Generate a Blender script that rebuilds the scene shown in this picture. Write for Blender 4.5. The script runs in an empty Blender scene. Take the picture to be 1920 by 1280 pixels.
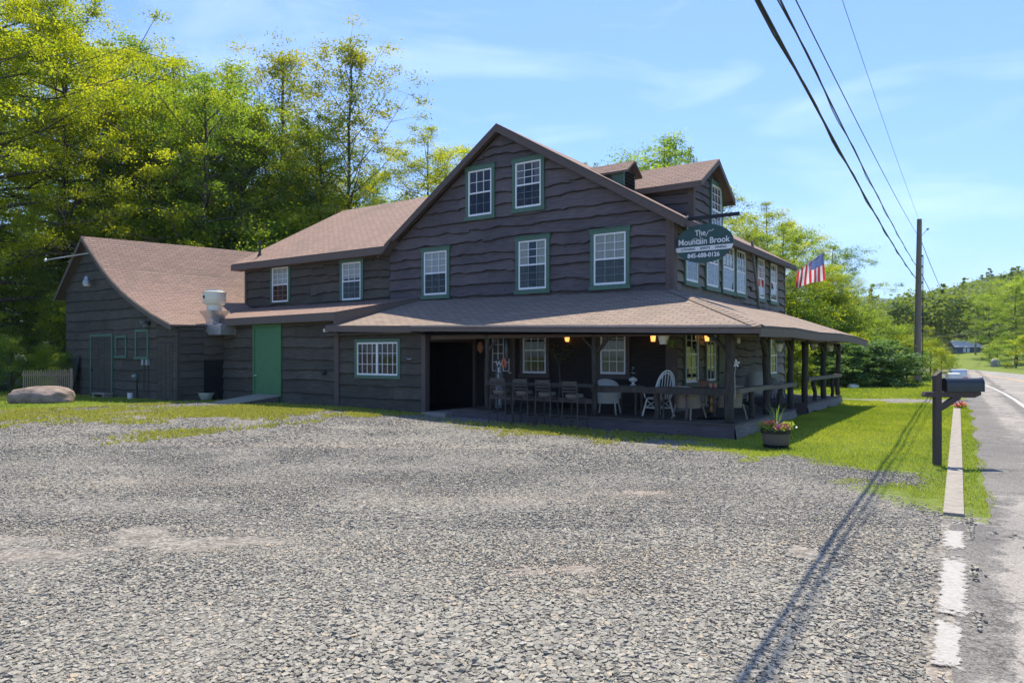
import bpy, math, random
import numpy as np
from mathutils import Vector, Matrix, noise
R = math.radians
sc = bpy.context.scene
col = sc.collection
# ------------------------------------------------------------------ camera
CAMH = 1.7; FPX = 1340.0; HOR = 667.0
cam = bpy.data.objects.new('camera', bpy.data.cameras.new('camera')); col.objects.link(cam)
cam.location = (0, 0, CAMH); cam.rotation_euler = (R(90), 0, 0)
cam.data.sensor_width = 36; cam.data.lens = FPX / 1920 * 36
cam.data.shift_y = (HOR - 640) / 1920
cam.data.clip_start = 0.05; cam.data.clip_end = 9000
sc.camera = cam
# ------------------------------------------------------------------ sun and sky
SUN_EL = 65.0; SUN_AZ = (0.18, 0.98)           # towards the sun, in plan
az = math.atan2(SUN_AZ[0], SUN_AZ[1])
sd = bpy.data.lights.new('sun', 'SUN'); sd.energy = 4.0; sd.angle = R(0.5); sd.color = (1.0, 0.92, 0.77)
sun = bpy.data.objects.new('sun', sd); col.objects.link(sun)
dv = Vector((math.sin(az) * math.cos(R(SUN_EL)), math.cos(az) * math.cos(R(SUN_EL)), math.sin(R(SUN_EL))))
sun.rotation_euler = dv.to_track_quat('Z', 'Y').to_euler(); sun.location = (0, 0, 40)
w = bpy.data.worlds.new('World'); sc.world = w; w.use_nodes = True
nt = w.node_tree; nt.nodes.clear()
N = nt.nodes.new; L = nt.links.new
out = N('ShaderNodeOutputWorld'); bg = N('ShaderNodeBackground'); sky = N('ShaderNodeTexSky')
sky.sky_type = 'NISHITA'; sky.sun_disc = False; sky.sun_elevation = R(SUN_EL); sky.sun_rotation = az
sky.altitude = 300; sky.air_density = 1.0; sky.dust_density = 0.6; sky.ozone_density = 3.0
bg.inputs['Strength'].default_value = 0.15
# thin high cirrus, laid out on the direction of the sky
tc = N('ShaderNodeTexCoord'); mp = N('ShaderNodeMapping'); mp.inputs['Scale'].default_value = (1.9, 2.6, 8.5); mp.inputs['Rotation'].default_value = (0.1, 0.25, 0.3)
nz = N('ShaderNodeTexNoise'); nz.inputs['Scale'].default_value = 1.7; nz.inputs['Detail'].default_value = 7; nz.inputs['Roughness'].default_value = 0.58; nz.inputs['Distortion'].default_value = 0.5
rp = N('ShaderNodeValToRGB'); rp.color_ramp.elements[0].position = 0.50; rp.color_ramp.elements[1].position = 0.86
rp.color_ramp.elements[1].color = (0.34, 0.34, 0.34, 1)
mx = N('ShaderNodeMixRGB'); mx.inputs['Color2'].default_value = (5.2, 5.8, 6.6, 1)
L(tc.outputs['Generated'], mp.inputs['Vector']); L(mp.outputs['Vector'], nz.inputs['Vector']); L(nz.outputs['Fac'], rp.inputs['Fac'])
L(rp.outputs['Color'], mx.inputs['Fac']); tn = N('ShaderNodeMixRGB'); tn.blend_type = 'MULTIPLY'; tn.inputs['Fac'].default_value = 1; tn.inputs['Color2'].default_value = (.46, .59, .82, 1); L(sky.outputs['Color'], tn.inputs['Color1']); L(tn.outputs['Color'], mx.inputs['Color1']); L(mx.outputs['Color'], bg.inputs['Color']); L(bg.outputs['Background'], out.inputs['Surface'])
sc.view_settings.view_transform = 'Standard'; sc.view_settings.look = 'None'
sc.view_settings.exposure = 1.02; sc.view_settings.gamma = 1
sc.cycles.max_bounces = 8; sc.cycles.transparent_max_bounces = 12; sc.cycles.volume_bounces = 0

# ------------------------------------------------------------------ house frame and measuring helpers
CA, SA = math.cos(R(34.5)), math.sin(R(34.5))
GX, GY = 4.13, 18.44                       # the right front corner of the gabled house
def W(x, y): return (GX + x * CA + y * SA, GY - x * SA + y * CA)
def onY(px, y):                            # house x of a photo column on the plane y
    k = (px - 960) / FPX
    return (k * (GY + y * CA) - GX - y * SA) / (CA + k * SA)
def onX(px, x):
    k = (px - 960) / FPX
    return (k * (GY - x * SA) - GX - x * CA) / (SA - k * CA)
def Zp(py, x, y): return CAMH - (py - HOR) / FPX * (GY - x * SA + y * CA)
def sst(t): t = max(0.0, min(1.0, t)); return t * t * (3 - 2 * t)
def nsst(t): t = np.clip(t, 0, 1); return t * t * (3 - 2 * t)
def gh_np(X, Y):
    X = np.asarray(X, float); Y = np.asarray(Y, float)
    z = 0.15 * nsst((-X + 1.0) / 7.0) * nsst((Y - 10) / 8)
    z = z - 0.09 * np.exp(-(((X - 4.2) / 3.0) ** 2 + ((Y - 15.0) / 3.2) ** 2))
    z = z + 0.012 * np.sin(X * 0.9 + Y * 0.31) * np.sin(Y * 0.7 - X * 0.23)
    d = np.hypot(X, Y); k = X / np.maximum(np.abs(Y), 1.0)
    z = z + 2.2 * nsst((d - 120) / 70) * nsst((k - 0.35) / 0.2)
    hill = nsst((d - 150) / 260) * (4 + 27 * nsst((k - 0.36) / 0.52)) * nsst((k - 0.15) / 0.3) * (Y > 0)
    hill = hill * (1 + 0.12 * np.sin(X * 0.021 + 1.0) * np.cos(Y * 0.017))
    far = nsst((d - 1500) / 1900) * (238 + 10 * nsst((k - 0.42) / 0.3) + 22 * np.sin(k * 31) + 9 * np.sin(k * 87 + 1)) * (Y > 0) * nsst((k + .2) / .5)
    left = 5.0 * nsst((d - 45) / 60) * nsst((-k + 0.25) / 0.5) * (Y > 10)
    return z + hill + far + left
def gh(x, y): return float(gh_np(x, y))
def gp(px, py, z=0.0):
    Y = FPX * (CAMH - z) / (py - HOR); return ((px - 960) / FPX * Y, Y)
# road frame: s along the kerb, n to its right
EX, EY = math.sin(R(32.0)), math.cos(R(32.0))
def rsh(s): return -0.0012 * max(0.0, s - 28.0) ** 2
def RD(s, n, bend=True):
    n2 = n + (rsh(s) if bend else 0); return (s * EX + n2 * EY - 0.0, s * EY - n2 * EX)

# ------------------------------------------------------------------ materials
MATS = {}
HOLES = {}
LATER = []
def nodes_of(name):
    m = bpy.data.materials.new(name); m.use_nodes = True; t = m.node_tree
    b = t.nodes['Principled BSDF']; return m, t, b
def mk(name, c1, c2=None, rough=0.7, scale=8.0, bump=0.0, bscale=None, stretch=(1, 1, 1), coord='UV', metal=0.0, spec=0.4, detail=4, attr=False, emit=None):
    m, t, b = nodes_of(name); n = t.nodes.new; l = t.links.new
    b.inputs['Roughness'].default_value = rough; b.inputs['Metallic'].default_value = metal
    b.inputs['Specular IOR Level'].default_value = spec
    tcn = n('ShaderNodeTexCoord'); mpn = n('ShaderNodeMapping'); mpn.inputs['Scale'].default_value = stretch
    l(tcn.outputs[coord], mpn.inputs['Vector'])
    nz1 = n('ShaderNodeTexNoise'); nz1.inputs['Scale'].default_value = scale; nz1.inputs['Detail'].default_value = detail; nz1.inputs['Roughness'].default_value = 0.62
    l(mpn.outputs['Vector'], nz1.inputs['Vector'])
    r = n('ShaderNodeValToRGB'); r.color_ramp.elements[0].position = 0.3; r.color_ramp.elements[1].position = 0.72
    c2 = c2 or tuple(x * 1.35 for x in c1)
    r.color_ramp.elements[0].color = (*c1, 1); r.color_ramp.elements[1].color = (*c2, 1)
    l(nz1.outputs['Fac'], r.inputs['Fac']); l(r.outputs['Color'], b.inputs['Base Color'])
    if bump:
        nz2 = n('ShaderNodeTexNoise'); nz2.inputs['Scale'].default_value = bscale or scale * 3; nz2.inputs['Detail'].default_value = 5
        l(mpn.outputs['Vector'], nz2.inputs['Vector'])
        bp = n('ShaderNodeBump'); bp.inputs['Strength'].default_value = bump; bp.inputs['Distance'].default_value = 0.02
        l(nz2.outputs['Fac'], bp.inputs['Height']); l(bp.outputs['Normal'], b.inputs['Normal'])
    if emit:
        b.inputs['Emission Color'].default_value = (*emit[0], 1); b.inputs['Emission Strength'].default_value = emit[1]
    MATS[name] = m; return m
def shingles(name, cols, stain):
    m, t, b = nodes_of(name); n = t.nodes.new; l = t.links.new
    b.inputs['Roughness'].default_value = 0.92; b.inputs['Specular IOR Level'].default_value = 0.25
    tcn = n('ShaderNodeTexCoord')
    wob = n('ShaderNodeTexNoise'); wob.inputs['Scale'].default_value = 1.2
    wm = n('ShaderNodeVectorMath'); wm.operation = 'SCALE'; wm.inputs['Scale'].default_value = 0.035
    wa = n('ShaderNodeVectorMath'); l(tcn.outputs['UV'], wob.inputs['Vector']); l(wob.outputs['Color'], wm.inputs[0]); l(wm.outputs['Vector'], wa.inputs[0]); l(tcn.outputs['UV'], wa.inputs[1])
    br = n('ShaderNodeTexBrick'); br.inputs['Scale'].default_value = 1.0; br.inputs['Brick Width'].default_value = 0.30; br.inputs['Row Height'].default_value = 0.145
    br.inputs['Mortar Size'].default_value = 0.016; br.inputs['Mortar Smooth'].default_value = 0.3; br.inputs['Bias'].default_value = 0.0
    br.inputs['Color1'].default_value = (*cols[0], 1); br.inputs['Color2'].default_value = (*cols[1], 1); br.inputs['Mortar'].default_value = (*[c * 0.5 for c in cols[0]], 1)
    l(wa.outputs['Vector'], br.inputs['Vector'])
    fn = n('ShaderNodeTexNoise'); fn.inputs['Scale'].default_value = 45; fn.inputs['Detail'].default_value = 3; l(tcn.outputs['UV'], fn.inputs['Vector'])
    g = n('ShaderNodeMixRGB'); g.blend_type = 'OVERLAY'; g.inputs['Fac'].default_value = 0.5; l(br.outputs['Color'], g.inputs['Color1']); l(fn.outputs['Fac'], g.inputs['Color2'])
    bn = n('ShaderNodeTexNoise'); bn.inputs['Scale'].default_value = 0.55; bn.inputs['Detail'].default_value = 6; bn.inputs['Roughness'].default_value = 0.7; l(tcn.outputs['UV'], bn.inputs['Vector'])
    rr = n('ShaderNodeValToRGB'); rr.color_ramp.elements[0].position = 0.50; rr.color_ramp.elements[1].position = 0.72; rr.color_ramp.elements[1].color = (0.6, 0.6, 0.6, 1)
    l(bn.outputs['Fac'], rr.inputs['Fac'])
    sx = n('ShaderNodeMixRGB'); l(rr.outputs['Color'], sx.inputs['Fac']); l(g.outputs['Color'], sx.inputs['Color1']); sx.inputs['Color2'].default_value = (*stain, 1)
    cl_ = n('ShaderNodeMixRGB'); cl_.blend_type = 'MULTIPLY'; cl_.inputs['Fac'].default_value = 1; l(sx.outputs['Color'], cl_.inputs['Color1']); l(cl_.outputs['Color'], b.inputs['Base Color'])
    # courses step down: a saw wave up the slope gives each row its thick butt edge
    sp = n('ShaderNodeSeparateXYZ'); l(wa.outputs['Vector'], sp.inputs['Vector'])
    dv_ = n('ShaderNodeMath'); dv_.operation = 'DIVIDE'; dv_.inputs[1].default_value = 0.145; l(sp.outputs['Y'], dv_.inputs[0])
    fr = n('ShaderNodeMath'); fr.operation = 'FRACT'; l(dv_.outputs[0], fr.inputs[0])
    cr_ = n('ShaderNodeValToRGB'); cr_.color_ramp.elements[0].position = .05; cr_.color_ramp.elements[0].color = (.42, .40, .39, 1); cr_.color_ramp.elements[1].position = .17; l(fr.outputs[0], cr_.inputs['Fac']); l(cr_.outputs['Color'], cl_.inputs['Color2'])  # dark line per row paints the shadow at each butt edge
    iv = n('ShaderNodeMath'); iv.operation = 'SUBTRACT'; iv.inputs[0].default_value = 1.0; l(fr.outputs[0], iv.inputs[1])
    ad = n('ShaderNodeMath'); ad.operation = 'MULTIPLY_ADD'; ad.inputs[1].default_value = 0.25; l(fn.outputs['Fac'], ad.inputs[0]); l(iv.outputs[0], ad.inputs[2])
    bp = n('ShaderNodeBump'); bp.inputs['Strength'].default_value = 0.85; bp.inputs['Distance'].default_value = 0.016
    l(ad.outputs[0], bp.inputs['Height']); l(bp.outputs['Normal'], b.inputs['Normal'])
    MATS[name] = m; return m
def siding_mat(name, c1, c2, knot):
    m, t, b = nodes_of(name); n = t.nodes.new; l = t.links.new
    b.inputs['Roughness'].default_value = 0.78; b.inputs['Specular IOR Level'].default_value = 0.35
    tcn = n('ShaderNodeTexCoord'); mpn = n('ShaderNodeMapping'); mpn.inputs['Scale'].default_value = (1.1, 14, 1); l(tcn.outputs['UV'], mpn.inputs['Vector'])
    g1 = n('ShaderNodeTexNoise'); g1.inputs['Scale'].default_value = 2.2; g1.inputs['Detail'].default_value = 3; g1.inputs['Distortion'].default_value = 0.5; l(mpn.outputs['Vector'], g1.inputs['Vector'])
    g2 = n('ShaderNodeTexNoise'); g2.inputs['Scale'].default_value = 1.1; g2.inputs['Detail'].default_value = 3; l(tcn.outputs['UV'], g2.inputs['Vector'])
    r = n('ShaderNodeValToRGB'); r.color_ramp.elements[0].position = 0.32; r.color_ramp.elements[1].position = 0.7
    r.color_ramp.elements[0].color = (*c1, 1); r.color_ramp.elements[1].color = (*c2, 1); l(g1.outputs['Fac'], r.inputs['Fac'])
    m2 = n('ShaderNodeMixRGB'); m2.blend_type = 'MULTIPLY'; m2.inputs['Fac'].default_value = 0.75
    r2 = n('ShaderNodeValToRGB'); r2.color_ramp.elements[0].position = 0.3; r2.color_ramp.elements[0].color = (.55, .55, .6, 1); r2.color_ramp.elements[1].color = (1.15, 1.1, 1.05, 1); l(g2.outputs['Fac'], r2.inputs['Fac'])
    l(r.outputs['Color'], m2.inputs['Color1']); l(r2.outputs['Color'], m2.inputs['Color2'])
    vo = n('ShaderNodeTexVoronoi'); vo.inputs['Scale'].default_value = 1.6; vo.inputs['Randomness'].default_value = 1.0
    mp3 = n('ShaderNodeMapping'); mp3.inputs['Scale'].default_value = (1, 1.7, 1); l(tcn.outputs['UV'], mp3.inputs['Vector']); l(mp3.outputs['Vector'], vo.inputs['Vector'])
    r3 = n('ShaderNodeValToRGB'); r3.color_ramp.elements[0].position = 0.02; r3.color_ramp.elements[0].color = (1, 1, 1, 1); r3.color_ramp.elements[1].position = 0.07; r3.color_ramp.elements[1].color = (0, 0, 0, 1)
    l(vo.outputs['Distance'], r3.inputs['Fac'])
    m3 = n('ShaderNodeMixRGB'); l(r3.outputs['Color'], m3.inputs['Fac']); l(m2.outputs['Color'], m3.inputs['Color1']); m3.inputs['Color2'].default_value = (*knot, 1)
    fs = n('ShaderNodeTexNoise'); fs.inputs['Scale'].default_value = 30; fs.inputs['Detail'].default_value = 3; l(tcn.outputs['UV'], fs.inputs['Vector'])
    r4 = n('ShaderNodeValToRGB'); r4.color_ramp.elements[0].position = 0.72; r4.color_ramp.elements[1].position = 0.80; r4.color_ramp.elements[1].color = (.55, .55, .55, 1); l(fs.outputs['Fac'], r4.inputs['Fac'])
    m4 = n('ShaderNodeMixRGB'); l(r4.outputs['Color'], m4.inputs['Fac']); l(m3.outputs['Color'], m4.inputs['Color1']); m4.inputs['Color2'].default_value = (.16, .14, .13, 1)
    l(m4.outputs['Color'], b.inputs['Base Color'])
    bp = n('ShaderNodeBump'); bp.inputs['Strength'].default_value = 0.6; bp.inputs['Distance'].default_value = 0.012; l(g1.outputs['Fac'], bp.inputs['Height']); l(bp.outputs['Normal'], b.inputs['Normal'])
    MATS[name] = m; return m
def leaf_mat(name, ca, cb, trans=0.45, tcol=None):
    m = bpy.data.materials.new(name); m.use_nodes = True; t = m.node_tree; t.nodes.clear(); n = t.nodes.new; l = t.links.new
    o = n('ShaderNodeOutputMaterial'); at = n('ShaderNodeAttribute'); at.attribute_name = 'tone'
    oi = n('ShaderNodeObjectInfo')
    ma = n('ShaderNodeMath'); ma.operation = 'MULTIPLY_ADD'; ma.inputs[1].default_value = 0.5; ma.inputs[2].default_value = -0.25; l(oi.outputs['Random'], ma.inputs[0])
    ad = n('ShaderNodeMath'); ad.operation = 'ADD'; ad.use_clamp = True; l(ma.outputs[0], ad.inputs[0]); l(at.outputs['Fac'], ad.inputs[1])
    r = n('ShaderNodeMixRGB'); l(ad.outputs[0], r.inputs['Fac']); r.inputs['Color1'].default_value = (*ca, 1); r.inputs['Color2'].default_value = (*cb, 1)
    d = n('ShaderNodeBsdfDiffuse'); l(r.outputs['Color'], d.inputs['Color'])
    tr = n('ShaderNodeBsdfTranslucent')
    mc = n('ShaderNodeMixRGB'); mc.blend_type = 'MULTIPLY'; mc.inputs['Fac'].default_value = 1; mc.inputs['Color2'].default_value = (*(tcol or (2.3, 1.9, 0.45)), 1); l(r.outputs['Color'], mc.inputs['Color1']); l(mc.outputs['Color'], tr.inputs['Color'])
    ms = n('ShaderNodeMixShader'); ms.inputs['Fac'].default_value = trans; l(d.outputs[0], ms.inputs[1]); l(tr.outputs[0], ms.inputs[2])
    gl = n('ShaderNodeBsdfGlossy'); gl.inputs['Roughness'].default_value = 0.62; gl.inputs['Color'].default_value = (.8, .85, .8, 1)
    m2 = n('ShaderNodeMixShader'); m2.inputs['Fac'].default_value = 0.03; l(ms.outputs[0], m2.inputs[1]); l(gl.outputs[0], m2.inputs[2]); l(m2.outputs[0], o.inputs['Surface'])
    MATS[name] = m; return m
def glass_mat(name, tint=(0.8, 0.85, 0.85), refl=0.10):
    m = bpy.data.materials.new(name); m.use_nodes = True; t = m.node_tree; t.nodes.clear(); n = t.nodes.new; l = t.links.new
    o = n('ShaderNodeOutputMaterial'); tr = n('ShaderNodeBsdfTransparent'); tr.inputs['Color'].default_value = (*tint, 1)
    gl = n('ShaderNodeBsdfGlossy'); gl.inputs['Roughness'].default_value = 0.02
    nz_ = n('ShaderNodeTexNoise'); nz_.inputs['Scale'].default_value = 2.5; bp = n('ShaderNodeBump'); bp.inputs['Strength'].default_value = 0.05; l(nz_.outputs['Fac'], bp.inputs['Height']); l(bp.outputs['Normal'], gl.inputs['Normal'])
    fr = n('ShaderNodeLayerWeight'); fr.inputs['Blend'].default_value = .5; pw = n('ShaderNodeMath'); pw.operation = 'POWER'; pw.inputs[1].default_value = 4.0; l(fr.outputs['Facing'], pw.inputs[0])
    ad = n('ShaderNodeMath'); ad.operation = 'ADD'; ad.use_clamp = True; ad.inputs[1].default_value = refl; l(pw.outputs[0], ad.inputs[0])
    ms = n('ShaderNodeMixShader'); l(ad.outputs[0], ms.inputs['Fac']); l(tr.outputs[0], ms.inputs[1]); l(gl.outputs[0], ms.inputs[2]); l(ms.outputs[0], o.inputs['Surface'])
    MATS[name] = m; return m

siding_mat('siding_purple', (.094, .077, .080), (.158, .131, .134), (.022, .017, .022))
siding_mat('siding_brown', (.064, .056, .041), (.112, .098, .075), (.018, .015, .014))
siding_mat('siding_purple_faded', (.112, .092, .094), (.185, .155, .155), (.03, .022, .026))
siding_mat('siding_brown_faded', (.080, .070, .052), (.136, .120, .094), (.02, .017, .015))
siding_mat('siding_grey_faded', (.19, .17, .14), (.33, .29, .24), (.03, .025, .022))
siding_mat('siding_porch_shaded', (.024, .018, .016), (.046, .036, .031), (.014, .011, .010))  # darkened siding copy, the shade under the porch roof put into its colour
siding_mat('siding_grey', (.150, .130, .105), (.27, .235, .195), (.025, .022, .02))
shingles('shingles', ((.31, .205, .162), (.245, .165, .130)), (.14, .112, .094))
shingles('shingles_porch', ((.32, .245, .19), (.26, .195, .152)), (.17, .145, .122))
mk('trim_dark', (.085, .063, .056), (.135, .102, .090), 0.75, 6, 0.4, stretch=(1, 8, 1))
mk('fascia_brown', (.10, .078, .066), (.155, .12, .10), 0.7, 5, 0.3, stretch=(1, 8, 1))
mk('drip_edge', (.33, .26, .22), (.42, .33, .28), 0.4, 6)
mk('green_trim', (.062, .128, .088), (.090, .17, .120), 0.55, 5, 0.2, stretch=(3, 3, 1))
mk('green_door', (.050, .160, .066), (.066, .192, .082), 0.5, 3, 0.1)
mk('olive_door', (.085, .10, .065), (.12, .14, .09), 0.6, 3, 0.1)
mk('white_vinyl', (.72, .72, .72), (.80, .80, .80), 0.4, 4)
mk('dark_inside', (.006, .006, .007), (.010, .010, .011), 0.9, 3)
mk('curtain', (.34, .32, .26), (.52, .49, .41), 0.9, 3, 0.5, 30, stretch=(9, .5, 1))
mk('blind', (.40, .39, .36), (.54, .52, .48), 0.8, 3, 0.5, 30, stretch=(.5, 22, 1))
mk('curtain_grey', (.16, .15, .14), (.26, .24, .22), 0.9, 3, 0.5, 30, stretch=(9, .5, 1))
glass_mat('glass', (.8, .85, .85), .05); glass_mat('glass_screen', (.42, .44, .45), .03); glass_mat('glass_bright', (.7, .75, .78), 0.05)
mk('log', (.036, .030, .025), (.085, .071, .058), 0.85, 5, 0.8, 14, stretch=(5, 1, 1), coord='Object')
mk('log_grey', (.12, .108, .078), (.22, .195, .145), 0.85, 5, 0.8, 14, stretch=(1, 6, 1))
mk('deck', (.075, .062, .05), (.13, .108, .088), 0.8, 4, 0.4, stretch=(9, 1, 1))
mk('black_metal', (.015, .015, .017), (.022, .022, .025), 0.45, 8, metal=0.3)
mk('black_box', (.018, .021, .026), (.026, .030, .036), 0.28, 8, 0.15, spec=0.6)
mk('galv', (.50, .51, .50), (.66, .66, .64), 0.35, 5, 0.1, metal=0.75)
mk('galv_cream', (.60, .58, .50), (.74, .72, .62), 0.45, 5, 0.1, metal=0.35)
mk('white_paint', (.62, .61, .57), (.76, .75, .71), 0.55, 14, 0.2)
mk('wicker_white', (.42, .41, .38), (.62, .60, .56), 0.7, 60, 0.8, 90, stretch=(1, 2.2, 1))
mk('wicker_brown', (.25, .20, .145), (.42, .34, .25), 0.8, 60, 0.8, 90, stretch=(1, 2.2, 1))
mk('cushion', (.12, .105, .08), (.17, .148, .118), 0.8, 18, 0.2)
mk('stool_metal', (.040, .036, .031), (.065, .060, .052), 0.5, 9, metal=0.2)
mk('brass', (.28, .17, .07), (.36, .23, .10), 0.4, 9, metal=0.8)
mk('terracotta', (.36, .15, .09), (.46, .20, .12), 0.7, 20)
mk('coral', (.62, .19, .12), (.75, .28, .18), 0.7, 20)
mk('lamp_glow', (.8, .5, .2), (.9, .6, .3), 0.5, emit=((1.0, .40, .09), 1.0))
for k_ in ('flag_red', 'flag_white', 'flag_blue'): pass
mk('cup_glow', (.8, .4, .2), (.9, .5, .3), 0.5)
mk('concrete', (.225, .20, .165), (.34, .305, .255), 0.9, 9, 0.5, 60, coord='Object')
mk('barrel_wood', (.10, .075, .058), (.19, .145, .115), 0.8, 9, 0.4, stretch=(8, 1, 1))
mk('picket', (.40, .27, .15), (.54, .39, .24), 0.85, 7, 0.3, stretch=(6, 1, 1))
mk('plank', (.24, .22, .17), (.36, .33, .26), 0.85, 6, 0.4, stretch=(1, 8, 1))
mk('boulder', (.13, .095, .075), (.38, .29, .24), 0.9, 2.6, 1.0, 9, coord='Object', detail=8)
mk('rock_grey', (.20, .19, .17), (.36, .34, .31), 0.9, 3, 0.8, 9, coord='Object', detail=6)
mk('sign_green', (.020, .060, .055), (.030, .078, .072), 0.4, 3)
mk('sign_white', (.70, .70, .70), (.78, .78, .78), 0.5, 5)
mk('welcome_board', (.10, .10, .10), (.15, .15, .15), 0.7, 8)
mk('pole_wood', (.15, .12, .095), (.27, .22, .175), 0.9, 4, 0.6, 10, stretch=(8, 8, .5), coord='Object')
mk('bark', (.055, .045, .036), (.13, .11, .09), 0.95, 3, 0.9, 10, stretch=(4, 4, .7), coord='Object')
mk('cable', (.012, .012, .013), (.018, .018, .02), 0.6, 8)
mk('grey_box', (.30, .32, .34), (.38, .40, .42), 0.4, 6, metal=0.4)
mk('flag_red', (.55, .035, .05), (.62, .05, .07), 0.8, 6); mk('flag_white', (.75, .75, .74), (.8, .8, .8), 0.8, 6); mk('flag_blue', (.09, .14, .34), (.12, .17, .40), 0.8, 6)
mk('paint_white', (.36, .35, .32), (.50, .49, .46), 0.85, 22, 0.3, coord='Object', detail=7)
mk('lap_shade', (.022, .017, .015), (.04, .032, .028), 0.9, 6)  # near-black colour painting the shadow line under each siding board
mk('worn_paint', (.30, .28, .25), (.42, .40, .365), 0.9, 30, 0.4, 60, coord='Object', detail=6)
t = MATS['worn_paint'].node_tree; n = t.nodes.new; l = t.links.new                     # paint flaked away to the road beneath
pa = n('ShaderNodeAttribute'); pa.attribute_name = 'paint'; pn = n('ShaderNodeTexNoise'); pn.inputs['Scale'].default_value = 16; pn.inputs['Detail'].default_value = 9; pn.inputs['Roughness'].default_value = .75
ptc = n('ShaderNodeTexCoord'); l(ptc.outputs['Object'], pn.inputs['Vector']); ps = n('ShaderNodeMath'); ps.operation = 'ADD'; l(pa.outputs['Fac'], ps.inputs[0]); l(pn.outputs['Fac'], ps.inputs[1]); pr_ = n('ShaderNodeValToRGB'); pr_.color_ramp.elements[0].position = .66; pr_.color_ramp.elements[1].position = .77; l(ps.outputs[0], pr_.inputs['Fac'])
ptr = n('ShaderNodeBsdfTransparent'); pm = n('ShaderNodeMixShader'); l(pr_.outputs['Color'], pm.inputs['Fac']); l(ptr.outputs[0], pm.inputs[1]); l(t.nodes['Principled BSDF'].outputs[0], pm.inputs[2]); l(pm.outputs[0], t.nodes['Material Output'].inputs['Surface'])
mk('paint_yellow', (.70, .36, .07), (.80, .44, .10), 0.8, 12, coord='Object')
mk('pink', (.60, .03, .22), (.75, .08, .36), 0.6, 20); mk('salmon', (.70, .12, .09), (.80, .22, .16), 0.6, 20); mk('red_flower', (.60, .03, .02), (.7, .06, .04), 0.6, 20)
mk('far_roof', (.62, .55, .52), (.74, .68, .65), 0.5, 5); mk('far_wall', (.10, .12, .15), (.14, .16, .20), 0.8, 5)
mk('brown_paint', (.060, .043, .036), (.095, .072, .062), 0.7, 5, 0.3, 14, stretch=(9, 1, 1))
leaf_mat('leaf_maple', (.075, .145, .018), (.30, .35, .028), 0.54, (2.45, 2.1, .4))
leaf_mat('leaf_green', (.065, .145, .028), (.24, .34, .048), 0.50, (2.5, 2.1, .5))
leaf_mat('leaf_olive', (.075, .130, .035), (.25, .31, .06), 0.47, (2.4, 2.1, .6))
leaf_mat('leaf_dark', (.070, .140, .040), (.22, .31, .065), 0.46)
leaf_mat('leaf_rust', (.085, .145, .030), (.27, .29, .045), 0.48, (2.4, 2.0, .5))
leaf_mat('leaf_hill', (.070, .125, .04), (.18, .235, .05), 0.34, (1.9, 1.8, .6))
leaf_mat('leaf_hedge', (.060, .130, .05), (.17, .28, .08), 0.32, (1.9, 1.8, .6))
leaf_mat('grass_blade', (.16, .25, .030), (.38, .43, .065), 0.40, (1.6, 1.5, .6))
leaf_mat('grass_dry', (.24, .28, .04), (.40, .38, .08), 0.35, (1.5, 1.4, .7))

for k_, c_ in (('flag_red', (.62, .05, .07)), ('flag_white', (.8, .8, .8)), ('flag_blue', (.13, .19, .42))):    # thin cloth lets light through
    t = MATS[k_].node_tree; tl_ = t.nodes.new('ShaderNodeBsdfTranslucent'); tl_.inputs['Color'].default_value = (*c_, 1); mx_ = t.nodes.new('ShaderNodeMixShader'); mx_.inputs['Fac'].default_value = .5
    t.links.new(t.nodes['Principled BSDF'].outputs[0], mx_.inputs[1]); t.links.new(tl_.outputs[0], mx_.inputs[2]); t.links.new(mx_.outputs[0], t.nodes['Material Output'].inputs['Surface'])
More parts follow.
